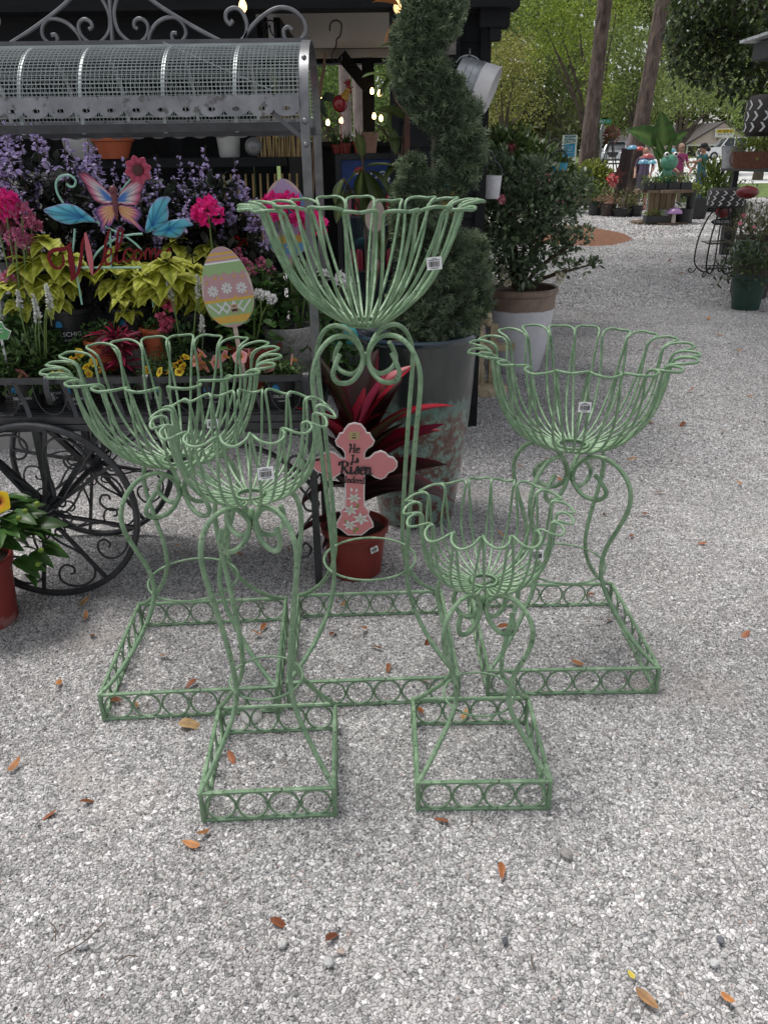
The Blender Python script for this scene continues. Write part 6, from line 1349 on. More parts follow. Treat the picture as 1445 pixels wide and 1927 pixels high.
m = MB(); m.box((at(766, 300, 3.58).x, 3.58, .78), (.022, .022, 1.56)); tag(m.build('wood_stake', pm('red_brown_wood', (.09, .035, .025), .7, var=.3), None, smooth=False), 'dark red wooden stake beside the juniper', 'stake')
# ornaments half hidden behind the tall basket
p_ = at(836, 372, 3.5); t = thing('cat_ornament', 'yellow and orange painted metal ornament behind the juniper trunk', 'ornament', p_)
m = MB(); m.plate([(-.02, -.09), (.03, -.09), (.035, -.02), (.05, .02), (.03, .015), (.01, .03), (-.015, .02), (-.03, -.03)], .006); m.build('body', pm('ornament_yellow', (.72, .38, .015), .45), t)
m = MB(); m.plate([(-.04, -.05), (-.01, -.06), (-.01, 0), (-.03, .005), (-.042, -.015)], .006); m.build('wing', pm('ornament_coral', (.60, .20, .14), .5), t, (0, -.008, 0))
m = MB(); m.plate([(-.02, .02), (.02, .025), (.02, .06), (0, .07), (-.02, .055)], .006); m.build('head', pm('ornament_teal', (.05, .25, .24), .5), t, (0, -.004, 0)); m = MB(); m.tube([(0, .004, -.08), (0, .004, -.6)], .004, 5); m.build('stake', IRON, t)
egg('plain lilac egg ornament glimpsed behind the tall basket', 706, 405, 3.4, .04, .065, R(4), [(-.999, .999, (.36, .26, .42), 0)], .5, lambda t_, hw: None)
p_ = at(645, 632, 2.98); t = thing('fish_ornament', 'turquoise metal fish with a big eye behind the scrolls', 'ornament', p_)
m = MB(); m.ball((0, 0, 0), .06, 14, sc=(1, .35, .75)); m.build('body', pm('fish_teal', (.06, .36, .38), .4), t)
m = MB(); m.lathe([(.0, 0), (.022, .004), (.024, .010), (.016, .014), (0, .014)], 16, cap0=False); m.build('eye_ring', ZINC, t, (-.015, -.02, .02), (PI/2, 0, 0)); m = MB(); m.ball((-.015, -.037, .02), .011, 10); m.build('pupil', INK, t)
m = MB(); m.tube([(0, 0, -.03), (0, 0, -.70)], .004, 5); m.build('stake', IRON, t)

# ================================================================== BACKGROUND: TREES
PBARK = pm('pine_bark', (.115, .085, .070), .95, var=.75, scale=9, bump=1.0, bscale=14, sc=(1, 1, .30))
OBARK = pm('oak_bark', (.085, .068, .052), .95, var=.4, scale=5, bump=.6)
GBARK = pm('pale_pine_bark', (.26, .21, .19), .95, var=.35, scale=9, bump=.7, sc=(1, 1, .4))
def bark_trunk(name, pts, rad, mat, parent, n=16):
    m_ = MB(); P = cr(pts, 10); k = len(P); rr = np.interp(np.arange(k), np.linspace(0, k-1, len(rad)), rad)
    m_.tube(P, rr, n); rg = random.Random(len(pts)*7+int(rad[0]*1000))
    m_.v = [(x+rg.uniform(-.035, .035)*rad[0], y+rg.uniform(-.035, .035)*rad[0], z) for x, y, z in m_.v]
    return m_.build(name, mat, parent, angle=25)
def pine(label, pxb, pyb, pxt, pyt, Y, wpx, mat=PBARK, group='pine trunks'):
    b_, t_ = at(pxb, pyb, Y), at(pxt, pyt, Y); s_ = slope(Y); d = (t_-b_)/(t_.z-b_.z); base = b_+d*(s_-b_.z); r = (at(pxb+wpx, pyb, Y)-b_).x/2
    o = thing('pine_tree', label, 'tree', (base.x, Y, s_), 0, group); up = lambda h: tuple(d*h)
    bark_trunk('trunk', [up(-.1), up(3), up(7), up(12), up(16)], [r*1.22, r*1.05, r*.95, r*.8, r*.45], mat, o)
    n = 900; D = rdir(n, .1); c = np.array(up(16.5)); foliage('crown', c+D*np.array([[3.4, 3.4, 2.6]])*RNG.uniform(.3, 1, (n, 1)), D+rdir(n, .3), RNG.uniform(.5, .9, n), RNG.uniform(.12, .2, n), tint(n, (.04, .07, .02), .3, (.10, .15, .04)), LEAF, o)
    return o
pine('straight pine trunk beside the blue new homes sign', 1103, 300, 1131, 60, 26, 25); pine('leaning darker pine trunk behind the elephant ear', 1197, 280, 1240, 40, 24, 26)
pine('pale pine trunk seen left through the pavilion opening', 651, 250, 648, 120, 11.5, 20, GBARK, 'pale trunks behind the pavilion'); pine('pale pine trunk seen right through the pavilion opening', 676, 250, 671, 120, 12.5, 18, GBARK, 'pale trunks behind the pavilion'); pine('reddish pine trunk right behind the pavilion corner', 908, 300, 905, 100, 9.0, 17)
def oak(label, px, Y, clumps, c1, c2, leaf=.26, trunk=None, tr=.28, dens=1.0, group='broad oaks', base_y=None):
    b_ = at(px, 300, Y); o = thing('oak_tree', label, 'tree', (b_.x, Y, slope(Y)), 0, group); o0 = Vector((b_.x, Y, slope(Y))); PP, DD = [], []; m_ = MB()
    for (x, y, dy, r, n) in clumps:
        c = at(x, y, Y+dy)-o0; n = int(n*dens*2.3); D = rdir(n, .1)
        PP.append(np.array(c)+D*np.array([[1, 1, .72]])*r*RNG.uniform(.15, 1, (n, 1))**.6); DD.append(D*.5+rdir(n, -.1))
        f = trunk or 2.2; tr_ = tr*.6
        m_.tube(cr([(0, 0, f*.55), (c.x*.3, c.y*.3, f+(c.z-f)*.25), (c.x*.7, c.y*.7, f+(c.z-f)*.7), c], 4), [tr_*.5]*4+[tr_*.3]*4+[tr_*.14]*4+[.015], 7)
    P = np.concatenate(PP); D = np.concatenate(DD); n = len(P)
    foliage('crown', P, D, RNG.uniform(leaf*.42, leaf*.8, n), RNG.uniform(leaf*.26, leaf*.45, n), tint(n, c1, .35, c2), LEAF, o, roll=RNG.uniform(0, 6, n))
    m_.build('limbs', OBARK, o, kind='stuff'); bark_trunk('trunk', [(0, 0, -.2), (.05, 0, (trunk or 2.2)*.5), (0, 0, trunk or 2.2)], [tr*.95, tr*.75, tr*.6], OBARK, o)
    return o
G1, G2 = (.085, .120, .036), (.24, .30, .080)
Y1, Y2 = (.16, .17, .045), (.34, .33, .09)
oak('broad oak left of the straight pine trunk', 1035, 44, [(960, 120, 0, 2.2, 700), (1020, 90, 2, 2.4, 800), (1075, 130, 0, 2.2, 700), (960, 190, 3, 2.0, 500), (1030, 190, 1, 2.2, 600), (1090, 210, 2, 1.8, 400), (985, 40, 4, 2.4, 700), (1060, 30, 2, 2.4, 700), (930, 60, 5, 2.2, 500), (935, 240, 5, 1.6, 300), (1120, 110, 3, 2.0, 500)], G1, G2, .27)
oak('yellowish oak behind the camellia', 945, 36, [(940, 110, 0, 1.3, 420), (965, 150, 0, 1.4, 420), (930, 190, 1, 1.4, 360), (975, 100, 1, 1.2, 320), (925, 240, 2, 1.2, 260), (985, 210, 2, 1.3, 240)], Y1, Y2, .20)
oak('open limbed oak between the two pine trunks', 1190, 40, [(1150, 180, 0, 1.4, 360), (1180, 120, 0, 1.8, 560), (1210, 170, 1, 1.4, 380), (1160, 90, 2, 1.8, 500), (1200, 60, 2, 1.8, 480), (1170, 230, 1, .9, 140), (1225, 215, 2, 1.2, 240)], G1, G2, .24, trunk=2.6)
oak('feathery light green oak before the pink building', 1272, 48, [(1285, 178, 0, 1.9, 700), (1330, 160, 0, 2.1, 800), (1370, 180, 0, 1.6, 600), (1290, 130, 2, 2.0, 600), (1340, 110, 2, 2.2, 600), (1260, 160, 2, 1.6, 380), (1400, 195, 1, 1.5, 400), (1400, 160, 2, 2.0, 500)], (.15, .20, .06), (.33, .40, .13), .22)
oak('bright green tree at the far right behind the rack', 1430, 42, [(1420, 240, 0, 1.3, 320), (1440, 200, 0, 1.6, 420), (1450, 260, 0, 1.2, 260), (1415, 190, 1, 1.2, 260)], (.12, .20, .04), (.28, .38, .08), .20)
oak('bright leafy branches hanging above the straight pine', 1112, 30, [(1010, 20, 0, 1.0, 300), (1050, 50, 0, 1.1, 360), (1085, 25, 0, 1.0, 300), (1090, 80, 1, .9, 240), (1030, 100, 1, .8, 160), (1160, 20, 0, .9, 240), (1130, 175, -2, .6, 110), (1120, 130, -2, .6, 120)], (.16, .24, .03), (.36, .46, .06), .17)
oak('deep green tree seen through the pavilion opening', 610, 24, [(600, 130, 0, 1.1, 500), (620, 180, 0, 1.1, 500), (640, 130, 1, 1.1, 400), (600, 230, 0, 1.0, 400), (640, 225, 1, 1.0, 400), (720, 150, 0, .9, 320), (715, 220, 0, .9, 320), (690, 200, 3, 1.0, 300), (660, 160, 3, 1.1, 300)], (.06, .11, .025), (.17, .27, .055), .15)
# near dark tree overhanging top right
o = thing('overhanging_tree', 'dark leaved tree overhanging the top right corner', 'tree', (7.4, 12.5, 0)); PP = []; m = MB()
for x, y, r, n in ((1445, 30, .75, 700), (1390, 20, .65, 600), (1340, 40, .55, 480), (1320, 90, .45, 340), (1370, 90, .6, 460), (1430, 100, .65, 520), (1310, 20, .35, 200), (1300, 130, .32, 170), (1340, 140, .30, 110), (1400, 150, .42, 240), (1440, 165, .38, 200), (1285, 60, .25, 90), (1420, 190, .22, 70)):
    c = np.array(at(x, y, 12.5))-np.array((7.4, 12.5, 0)); D = rdir(n, 0); PP.append(c+D*np.array([[1, 1, .7]])*r*1.25*RNG.uniform(.2, 1, (n, 1))**.6)
    m.tube(cr([(0, 0, 3.2), (c[0]*.5, 0, 4.4), c], 4), [.07]*4+[.035]*4+[.01], 6)
P = np.concatenate(PP); n = len(P); foliage('crown', P, rdir(n, -.35), RNG.uniform(.075, .13, n), RNG.uniform(.04, .07, n), tint(n, (.018, .032, .012), .4, (.08, .115, .033)), LEAFG, o, T_OVAL)
m.build('limbs', OBARK, o, kind='stuff'); bark_trunk('trunk', [(0, 0, -.1), (.1, 0, 2), (0, 0, 3.4)], [.26, .2, .16], OBARK, o)
# far wood: one mass
PP, CC = [], []
for (x0, x1, Y, zt, n) in ((-50, 95, 106, 20, 26000), (-60, 115, 124, 25, 22000)):
    n0 = n//46; cx_ = RNG.uniform(x0, x1, n0); cz = RNG.uniform(.5, zt, n0)**1.0; cy_ = RNG.uniform(Y-4, Y+6, n0); r = RNG.uniform(1.8, 3.8, n0)
    base = tint(len(cx_), (.085, .12, .035), .3, (.23, .27, .075))
    for k in range(len(cx_)):
        D = rdir(46, 0); PP.append(np.array([cx_[k], cy_[k], cz[k]+slope(cy_[k])])+D*r[k]*RNG.uniform(.3, 1, (46, 1))); CC.append(base[k]*(1+RNG.uniform(-.2, .2, (46, 1))))
P = np.concatenate(PP); C = np.concatenate(CC); n = len(P)
V = leaves(P, rdir(n, 0), RNG.uniform(.8, 1.5, n), RNG.uniform(.6, .95, n), T_LEAF, RNG.uniform(0, 6, n)); fw = link('far_wood', np_mesh('far_wood', V, T_LEAF[1], np.clip(C, 0, 1)), LEAF); tag(fw, 'hazy green wood filling the far background', 'wood', kind='stuff')
PP = []; CC = []
for k in range(150):
    px = random.uniform(890, 1062); Yk = random.uniform(42, 60); c_ = at(px, random.uniform(215, 312), Yk); r = random.uniform(.7, 1.5); D = rdir(60, 0); PP.append(np.array(c_)+D*r*RNG.uniform(.3, 1, (60, 1))); CC.append(tint(60, (.045, .055, .022), .3, (.11, .125, .045)))
P = np.concatenate(PP); n = len(P); V = leaves(P, rdir(n, 0), RNG.uniform(.25, .5, n), RNG.uniform(.15, .28, n), T_LEAF, RNG.uniform(0, 6, n)); tag(link('undergrowth', np_mesh('undergrowth', V, T_LEAF[1], np.concatenate(CC)), LEAF), 'dark tangled undergrowth below the far trees', 'undergrowth', kind='stuff')
m = MB()
for k in range(60):
    x = random.uniform(-40, 80); y = random.uniform(100, 115)
    m.tube([(x, y, slope(y)-.2), (x+random.uniform(-.3, .3), y, slope(y)+random.uniform(6, 12))], [random.uniform(.12, .28), .08], 6)
tag(m.build('far_trunks', OBARK), 'thin dark trunks standing in the far wood', 'trunks', kind='stuff')

def blur_text(parent, x, y, z, wd, ht, n, mat, seed):
    """far lettering too small to read: a row of letter-sized marks."""
    rg = random.Random(seed); m_ = MB(); p = wd/n
    for k in range(n):
        if rg.random() < .12: continue
        cx_ = x-wd/2+p*(k+.5); m_.box((cx_-p*.28, y, z), (p*.2, .008, ht))
        if rg.random() < .7: m_.box((cx_+p*.2, y, z), (p*.2, .008, ht))
        m_.box((cx_-p*.04, y, z+ht*rg.choice((-.42, 0, .42))), (p*.28, .008, ht*.16))
    return m_.build('sign_lettering', mat, parent, smooth=False)
# ================================================================== STREET: building, cars, signs
PINKW = pm('pale_pink_siding', (.62, .50, .48), .8, var=.06, sc=(.1, .1, 9), scale=3); ROOFM = pm('grey_roof', (.085, .075, .072), .85, var=.15); DKB = pm('dark_grey', (.05, .048, .047), .7)  # DKB is one plain dark grey shared by several parts
by = 95; b0 = at(1290, 285, by); b1 = at(1398, 285, by); zb = slope(by); zt = at(1350, 240, by).z; ze = at(1350, 272, by).z; xm = (b0.x+b1.x)/2+.6
bl = thing('diner', 'pale pink gabled building with a yellow sign across the road', 'building', (xm, by, zb)); hw_ = (b1.x-b0.x)/2+.8
L = lambda x, y, z: (x, y, z-zb)
m = MB(); m.add([L(-hw_, 0, ze), L(hw_, 0, ze), L(0, 0, zt+.45), L(-hw_, 9, ze), L(hw_, 9, ze), L(0, 9, zt+.45)], [(0, 1, 2), (3, 5, 4), (0, 3, 4, 1)]); m.build('gable', PINKW, bl, smooth=False)
for s_ in (-1, 1): m = MB(); m.bar(L(s_*(hw_+.5), -.15, ze-.25), L(0, -.15, zt+.6), .3, .16); m.add([L(0, -.3, zt+.62), L(s_*(hw_+.6), -.3, ze-.2), L(s_*(hw_+.6), 9.3, ze-.2), L(0, 9.3, zt+.62)], [(0, 1, 2, 3)]); m.build('roof', ROOFM, bl, smooth=False)
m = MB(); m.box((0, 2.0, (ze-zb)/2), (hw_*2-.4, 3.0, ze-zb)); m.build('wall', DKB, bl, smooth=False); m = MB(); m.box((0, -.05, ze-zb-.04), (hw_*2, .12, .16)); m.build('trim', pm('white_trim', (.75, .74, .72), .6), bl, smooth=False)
for x in (-hw_+.3, -1.2, 1.4, hw_-.3): m = MB(); m.box((x, .1, (ze-zb)/2), (.16, .16, ze-zb)); m.build('porch_post', MATS['white_trim'], bl, smooth=False)
sc_ = at(1363, 250, by-.4); sg = thing('roof_sign', 'white and yellow lettered sign on the pink building', 'sign', (sc_.x, by-.4, sc_.z))
m = MB(); m.box((0, 0, 0), (2.1, .12, .86)); m.build('board', MATS['white_trim'], sg, smooth=False); m = MB(); m.box((0, -.07, .17), (1.9, .04, .36)); m.build('yellow_panel', pm('sign_yellow', (.55, .38, .02), .5), sg, smooth=False)
blur_text(sg, 0, -.10, .17, 1.45, .20, 12, pm('sign_dark', (.10, .06, .02), .5), 3); blur_text(sg, 0, -.07, -.16, 1.5, .13, 15, INK, 4)
for x in (-.7, .7): m = MB(); m.box((x, 0, -.52), (.08, .08, .4)); m.build('bracket', DKB, sg, smooth=False)
# grey low roof left of it
m = MB(); a = at(1270, 250, 88)
gb = thing('grey_house', 'low grey roofed house partly hidden by the elephant ear', 'building', (a.x-2.6, 88, slope(88)-.5))
m.add([(-3, -3, 2.0), (3.2, -3, 2.0), (2.4, 0, 3.6), (-2.2, 0, 3.6), (-3, 3, 2.0), (3.2, 3, 2.0)], [(0, 1, 2, 3), (3, 2, 5, 4), (1, 5, 2), (0, 3, 4)]); m.build('roof', ROOFM, gb, smooth=False)
m = MB(); m.box((.1, 0, 1.0), (5.4, 5.2, 2.0)); m.build('wall', pm('house_tan', (.30, .25, .21), .8), gb, smooth=False)
GLS = pm('car_glass', (.03, .035, .04), .08, coat=.4); TYRE = pm('tyre', (.015, .015, .016), .8); RIM = pm('alloy_rim', (.45, .46, .48), .3, metal=.7); HEADL = pm('headlight_glass', (.75, .76, .78), .15); PLATEM = pm('licence_plate', (.55, .56, .5), .5)
def vehicle(name, label, cat, loc, rz, L_, W_, sil, cabin, col, truck=False):
    """car along +X (front); sil = body side silhouette, cabin = greenhouse silhouette."""
    t_ = thing(name, label, cat, loc, rz); body = pm(name+'_paint', col, .25, metal=.2, var=.04, coat=.8)
    def loft(S, w0, w1, zsplit):
        m_ = MB(); n_ = len(S); rows = []
        for f, s2 in ((-1, 1), (-.86, 1.0), (0, 1.0), (.86, 1.0), (1, 1)):
            for x, z in S:
                k = w0 if z < zsplit else w1; inset = .965 if abs(f) == 1 else 1.0
                rows.append((x*inset, f*k/2, z if abs(f) < .9 or z < .5 else z-.03))
        F = [(i*n_+j, i*n_+(j+1) % n_, (i+1)*n_+(j+1) % n_, (i+1)*n_+j) for i in range(4) for j in range(n_)]+[tuple(range(n_))[::-1], tuple(4*n_+j for j in range(n_))]
        m_.add(rows, F); return m_
    loft(sil, W_, W_, 99).build('body', body, t_, angle=35)
    m_ = loft(cabin, W_*.93, W_*.78, cabin[0][1]+.15); m_.build('greenhouse', GLS, t_, angle=30)
    xs = [p_[0] for p_ in cabin]; zt_ = max(p_[1] for p_ in cabin); top = [p_ for p_ in cabin if p_[1] > zt_-.12]
    m_ = MB(); m_.box(((min(p_[0] for p_ in top)+max(p_[0] for p_ in top))/2, 0, zt_+.008), (max(p_[0] for p_ in top)-min(p_[0] for p_ in top)+.12, W_*.78, .05)); m_.build('roof', body, t_)
    zb_ = cabin[0][1]
    for s_ in (-1, 1):
        for x0, x1 in ((xs[0], top[0][0]), (xs[-1], top[-1][0])): m_ = MB(); m_.bar((x0, s_*W_*.455, zb_), (x1, s_*W_*.385, zt_), .06, .07); m_.build('pillar', body, t_)
        xm_ = (xs[0]+xs[-1])/2; m_ = MB(); m_.bar((xm_, s_*W_*.462, zb_), (xm_-.05, s_*W_*.388, zt_), .08, .05); m_.build('pillar', body, t_)
        for fx in (.31, -.31):
            wl = MB(); wl.lathe([(.20, -.11), (.34, -.11), (.36, -.08), (.36, .08), (.34, .11), (.20, .11)], 22, cap0=False, cap1=False); w_ = wl.build('wheel', TYRE, t_, (L_*fx, s_*(W_/2-.06), .36), (PI/2, 0, 0)); rm = MB(); rm.lathe([(0, -.09), (.21, -.105), (.21, .105), (0, .09)], 16, cap0=False, cap1=False); rm.build('rim', RIM, w_)
        m_ = MB(); m_.ball((L_/2-.10, s_*W_*.37, .82), .13, 10, sc=(.5, 1.3, .7)); m_.build('headlight', HEADL, t_)
        m_ = MB(); m_.ball((top[-1][0]+.35, s_*(W_/2+.08), zb_+.08), .10, 8, sc=(.5, 1, .8)); m_.build('door_mirror', body, t_)
        for dx in (.25, -.75): m_ = MB(); m_.box((dx, s_*(W_/2+.012), zb_-.12), (.22, .02, .04)); m_.build('door_handle', RIM, t_)
    m_ = MB(); m_.add([(L_/2+.012, -.42, .86), (L_/2+.012, .42, .86), (L_/2+.02, .30, .52), (L_/2+.02, -.30, .52)], [(0, 1, 2, 3)]); m_.add([(L_/2-.02, -.46, .89), (L_/2-.02, .46, .89), (L_/2-.02, .33, .49), (L_/2-.02, -.33, .49)], [(3, 2, 1, 0)]); m_.build('grille', INK, t_, smooth=False)
    m_ = MB(); m_.box((L_/2+.02, 0, .40), (.03, .5, .12)); m_.build('licence_plate', PLATEM, t_, smooth=False); m_ = MB(); m_.box((L_/2-.02, 0, .30), (.14, W_*.9, .14)); m_.build('bumper', DKB, t_)
    return t_
SUV = [(-2.3, .35), (-2.35, .75), (-2.25, 1.02), (.75, 1.04), (1.6, .98), (2.2, .86), (2.33, .60), (2.28, .32), (1.9, .24), (-1.9, .24)]
p_ = at(1150, 310, 72); vehicle('parked_suv', 'silver grey suv parked behind the windmill', 'car', (p_.x+.3, 72, slope(72)), R(-112), 4.65, 1.9, SUV, [(-2.15, 1.0), (-1.95, 1.5), (-1.7, 1.66), (.1, 1.66), (.45, 1.55), (1.1, 1.02)], (.45, .47, .50))
TRK = [(-2.8, .45), (-2.85, 1.05), (-2.7, 1.12), (.9, 1.12), (1.7, 1.08), (2.6, 1.0), (2.75, .7), (2.7, .42), (2.2, .34), (-2.3, .34)]
p_ = at(1350, 308, 78); vehicle('pickup_truck', 'white pickup truck with open driver window across the road', 'truck', (p_.x+.9, 78, slope(78)), R(178), 5.5, 2.0, TRK, [(-1.15, 1.1), (-1.05, 1.6), (-.95, 1.82), (.35, 1.84), (.6, 1.75), (1.15, 1.12)], (.72, .73, .74))
# signs
p_ = at(1070, 285, 38); sg = thing('new_homes_sign', 'tall blue new homes sign by the road', 'sign', (p_.x, 38, slope(38)+.02)); zt = at(1070, 255, 38).z-slope(38); zb2 = at(1070, 306, 38).z-slope(38); hh = zt-zb2; wd = (at(1083, 280, 38)-at(1058, 280, 38)).x
m = MB(); m.box((0, 0, (zt+zb2)/2), (wd, .06, hh)); m.build('board', pm('sign_white', (.72, .74, .75), .5), sg, smooth=False)
m = MB(); m.box((0, -.035, zt-hh*.18), (wd*.84, .02, hh*.32)); m.build('teal_panel', pm('sign_teal', (.02, .13, .17), .5), sg, smooth=False); m = MB(); m.box((0, -.034, zt-hh*.57), (wd*.84, .018, hh*.46)); m.build('blue_panel', pm('sign_blue', (.02, .24, .50), .5), sg, smooth=False)
letters('sign_lettering', 'NEW', .17, PRINTW, sg, (-.06, -.05, zt-hh*.12), ext=.004); letters('sign_lettering', 'HOMES', .16, PRINTW, sg, (-.04, -.05, zt-hh*.24), ext=.004); blur_text(sg, 0, -.05, zt-hh*.45, .38, .07, 8, PRINTW, 5); blur_text(sg, 0, -.05, zt-hh*.54, .24, .07, 5, PRINTW, 6); blur_text(sg, 0, -.05, zt-hh*.64, .40, .035, 12, PRINTW, 7); blur_text(sg, .05, -.05, zt-hh*.90, .2, .05, 6, MATS['sign_blue'], 8)
m = MB(); m.bar((.12, -.05, zt-hh*.12), (.24, -.05, zt-hh*.12), .01, .03); m.bar((.25, -.05, zt-hh*.12), (.18, -.05, zt-hh*.08), .01, .03); m.bar((.25, -.05, zt-hh*.12), (.18, -.05, zt-hh*.16), .01, .03); m.build('arrow', PRINTW, sg, smooth=False)
m = MB(); m.tube([(-.25, -.05, zt-hh*.33), (-.05, -.05, zt-hh*.32), (.12, -.05, zt-hh*.28), (.27, -.05, zt-hh*.30)], .018, 5); m.build('roof_line_logo', PRINTW, sg); m = MB(); m.tube([(-.12, -.05, zt-hh*.93), (0, -.05, zt-hh*.87), (.12, -.05, zt-hh*.93)], .014, 5); m.build('roof_line_logo', MATS['sign_blue'], sg)
for s_ in (-1, 1): m = MB(); m.box((s_*wd/2, 0, zt/2), (.05, .05, zt)); m.build('post', MATS['sign_white'], sg, smooth=False)
p_ = at(1128, 300, 33); ss = thing('street_sign', 'green street name sign above a stop sign seen from behind', 'sign', (p_.x, 33, slope(33))); h = at(1128, 232, 33).z-slope(33)
m = MB(); m.box((0, 0, h/2), (.06, .06, h)); m.build('post', ZINC, ss, smooth=False); m = MB(); m.box((0, 0, h+.06), (.60, .03, .14)); m.build('name_plate', pm('street_green', (.03, .26, .17), .5), ss, smooth=False); blur_text(ss, 0, -.02, h+.06, .45, .07, 6, PRINTW, 9)
m = MB(); m.plate([(.36*math.cos(R(22.5+45*k)), .36*math.sin(R(22.5+45*k))) for k in range(8)], .02, O=(0, 0, 0), U=(.5, .86, 0)); m.build('stop_plate', pm('sign_back', (.20, .21, .21), .5, metal=.3), ss, (0, 0, at(1128, 252, 33).z-slope(33)))
# windmill
p_ = at(1150, 255, 28); wm = thing('garden_windmill', 'rust red garden windmill on a lattice tower', 'windmill', (p_.x, 28, 0)); hz = p_.z; rw = (at(1167, 255, 28)-p_).x
WM = pm('windmill_red', (.13, .035, .03), .6, var=.3); 
m = MB(); m.add([(rw*.28*math.cos(-.06), 0, rw*.28*math.sin(-.06)), (rw*math.cos(-.11), -.03, rw*math.sin(-.11)), (rw*math.cos(.11), .03, rw*math.sin(.11)), (rw*.28*math.cos(.06), 0, rw*.28*math.sin(.06))], [(0, 1, 2, 3)]); vm_ = m.mesh('vane', False); vm_.materials.append(WM)
for k in range(18): link('vane', vm_, None, wm, (0, 0, hz), (0, 2*PI*k/18, 0))
m = MB(); m.ball((0, -.02, hz), .07, 10); m.build('hub', WM, wm); m = MB(); m.add([(.5, .1, hz-.28), (1.05, .15, hz-.35), (1.0, .15, hz+.25), (.6, .1, hz+.1)], [(0, 1, 2, 3)]); m.build('tail', pm('tail_pale', (.5, .42, .42), .6), wm, smooth=False)
for sx_ in (-1, 1):
    for sy_ in (-1, 1): m = MB(); m.tube([(sx_*.45, sy_*.4, 0), (0, 0, hz)], .022, 5); m.build('tower_leg', DKB, wm)
for z in (.5, 1.0): m = MB(); q = .45*(1-z/hz); m.tube([(-q, -q, z), (q, -q, z), (q, q, z), (-q, q, z)], .014, 4, closed=True); m.build('tower_ring', DKB, wm)

# ================================================================== YARD BEYOND: spool table, people, racks
MULCH = pm('pine_mulch', (.17, .075, .04), .95, var=.6, scale=30, bump=.8)
def mulch_bed(pts, z=.03):
    m_ = MB(); c = Vector((sum(p_.x for p_ in pts), sum(p_.y for p_ in pts), 0))/len(pts); n_ = len(pts); V = [(c.x, c.y, z*2.2)]
    for f, zz in ((.6, z*1.8), (1, .004)): V += [(c.x+(p_.x-c.x)*f*random.uniform(.94, 1.06), c.y+(p_.y-c.y)*f*random.uniform(.94, 1.06), zz) for p_ in pts]
    m_.add(V, [(0, 1+k, 1+(k+1) % n_) for k in range(n_)]+[(1+k, 1+n_+k, 1+n_+(k+1) % n_, 1+(k+1) % n_) for k in range(n_)]); return tag(m_.build('mulch', MULCH), kind='structure')
c = gnd(1060, 442); mulch_bed([c+Vector((1.2*math.cos(a), 2.2*math.sin(a), 0)) for a in np.linspace(0, 2*PI, 22)[:-1]], .05)
a, b = gnd(1085, 386), gnd(1215, 378); mulch_bed([Vector((a.x-3, a.y+.2, 0)), a, (a+b)/2+Vector((0, -.5, 0)), b, Vector((b.x+.5, b.y+5, 0)), Vector((a.x-3, a.y+5, 0))], .04)
leafy('low_shrub', 'loose green shrub on the mulch mound', 'shrub', tuple(gnd(1040, 430)), [(A(1000, 420, 15.8), .5, 260), (A(1040, 405, 15.8), .45, 260), (A(960, 410, 15.8), .5, 200)], .12, .06, (.05, .08, .03), (.15, .21, .09))
leafy('boxwood_hedge', 'rounded yellow green boxwood before the straight pine', 'shrub', tuple(gnd(1110, 378)), [(A(1095, 337, 22.5), .45, 420), (A(1115, 333, 22.5), .5, 480), (A(1132, 340, 22.5), .40, 340), (A(1085, 345, 22.3), .35, 260), (A(1110, 352, 22.4), .5, 300)], .10, .06, (.10, .13, .02), (.27, .31, .05), LEAF)
# potted shrubs along the border
def potted(label, px, py, Y, r, h, pot_r, pot_h, c1, c2, n=240, mat=BLACKPOT, leaf=.09, flowers=None, name='potted_shrub', wid=.5):
    g_ = at(px, py, Y); t_ = thing(name, label, 'plant', (g_.x, Y, 0), 0, 'potted plants along the border'); m_ = MB(); m_.lathe([(pot_r*.8, 0), (pot_r, pot_h*.97), (pot_r*1.06, pot_h), (pot_r*.9, pot_h), (pot_r*.8, pot_h*.8)], 18, cap1=False); m_.build('pot', mat, t_)
    P_, D_ = mound(n, r, r, h, .3); P_[:, 2] += pot_h*.9; foliage('foliage', P_, D_*.6+rdir(n, .3), RNG.uniform(leaf*.6, leaf*1.2, n), RNG.uniform(leaf*.6, leaf*1.2, n)*wid, tint(n, c1, .35, c2), LEAF, t_)
    for (x, y, me_, s_) in (flowers or []): q = at(x, y, Y-r*.7); link('flower', me_, None, t_, q-Vector((g_.x, Y, 0)), (1.0, 0, random.uniform(0, 6)), s_)
    return t_
AMAR = ball_head('flower', 18, .07, (.55, .03, .05), (.75, .45, .42), .10)
potted('dark potted shrub at the end of the boxwood', 1122, 372, 21.6, .32, .55, .20, .34, (.05, .09, .03), (.13, .19, .06)); potted('reddish amaryllis in a dark pot on the mulch', 1146, 380, 21.2, .28, .50, .19, .30, (.10, .07, .04), (.20, .13, .08), 220, flowers=[(1148, 337, AMAR, 1.0), (1157, 341, AMAR, 1.0), (1152, 345, AMAR, .9)], mat=pm('brown_pot', (.05, .035, .03), .7))
potted('bushy yellow green shrub in a black tray', 1173, 378, 21.0, .30, .48, .26, .20, (.10, .11, .04), (.23, .24, .09), 260); potted('green shrub behind the spool table', 1198, 374, 21.0, .26, .50, .18, .26, (.07, .09, .03), (.16, .19, .07), 220)
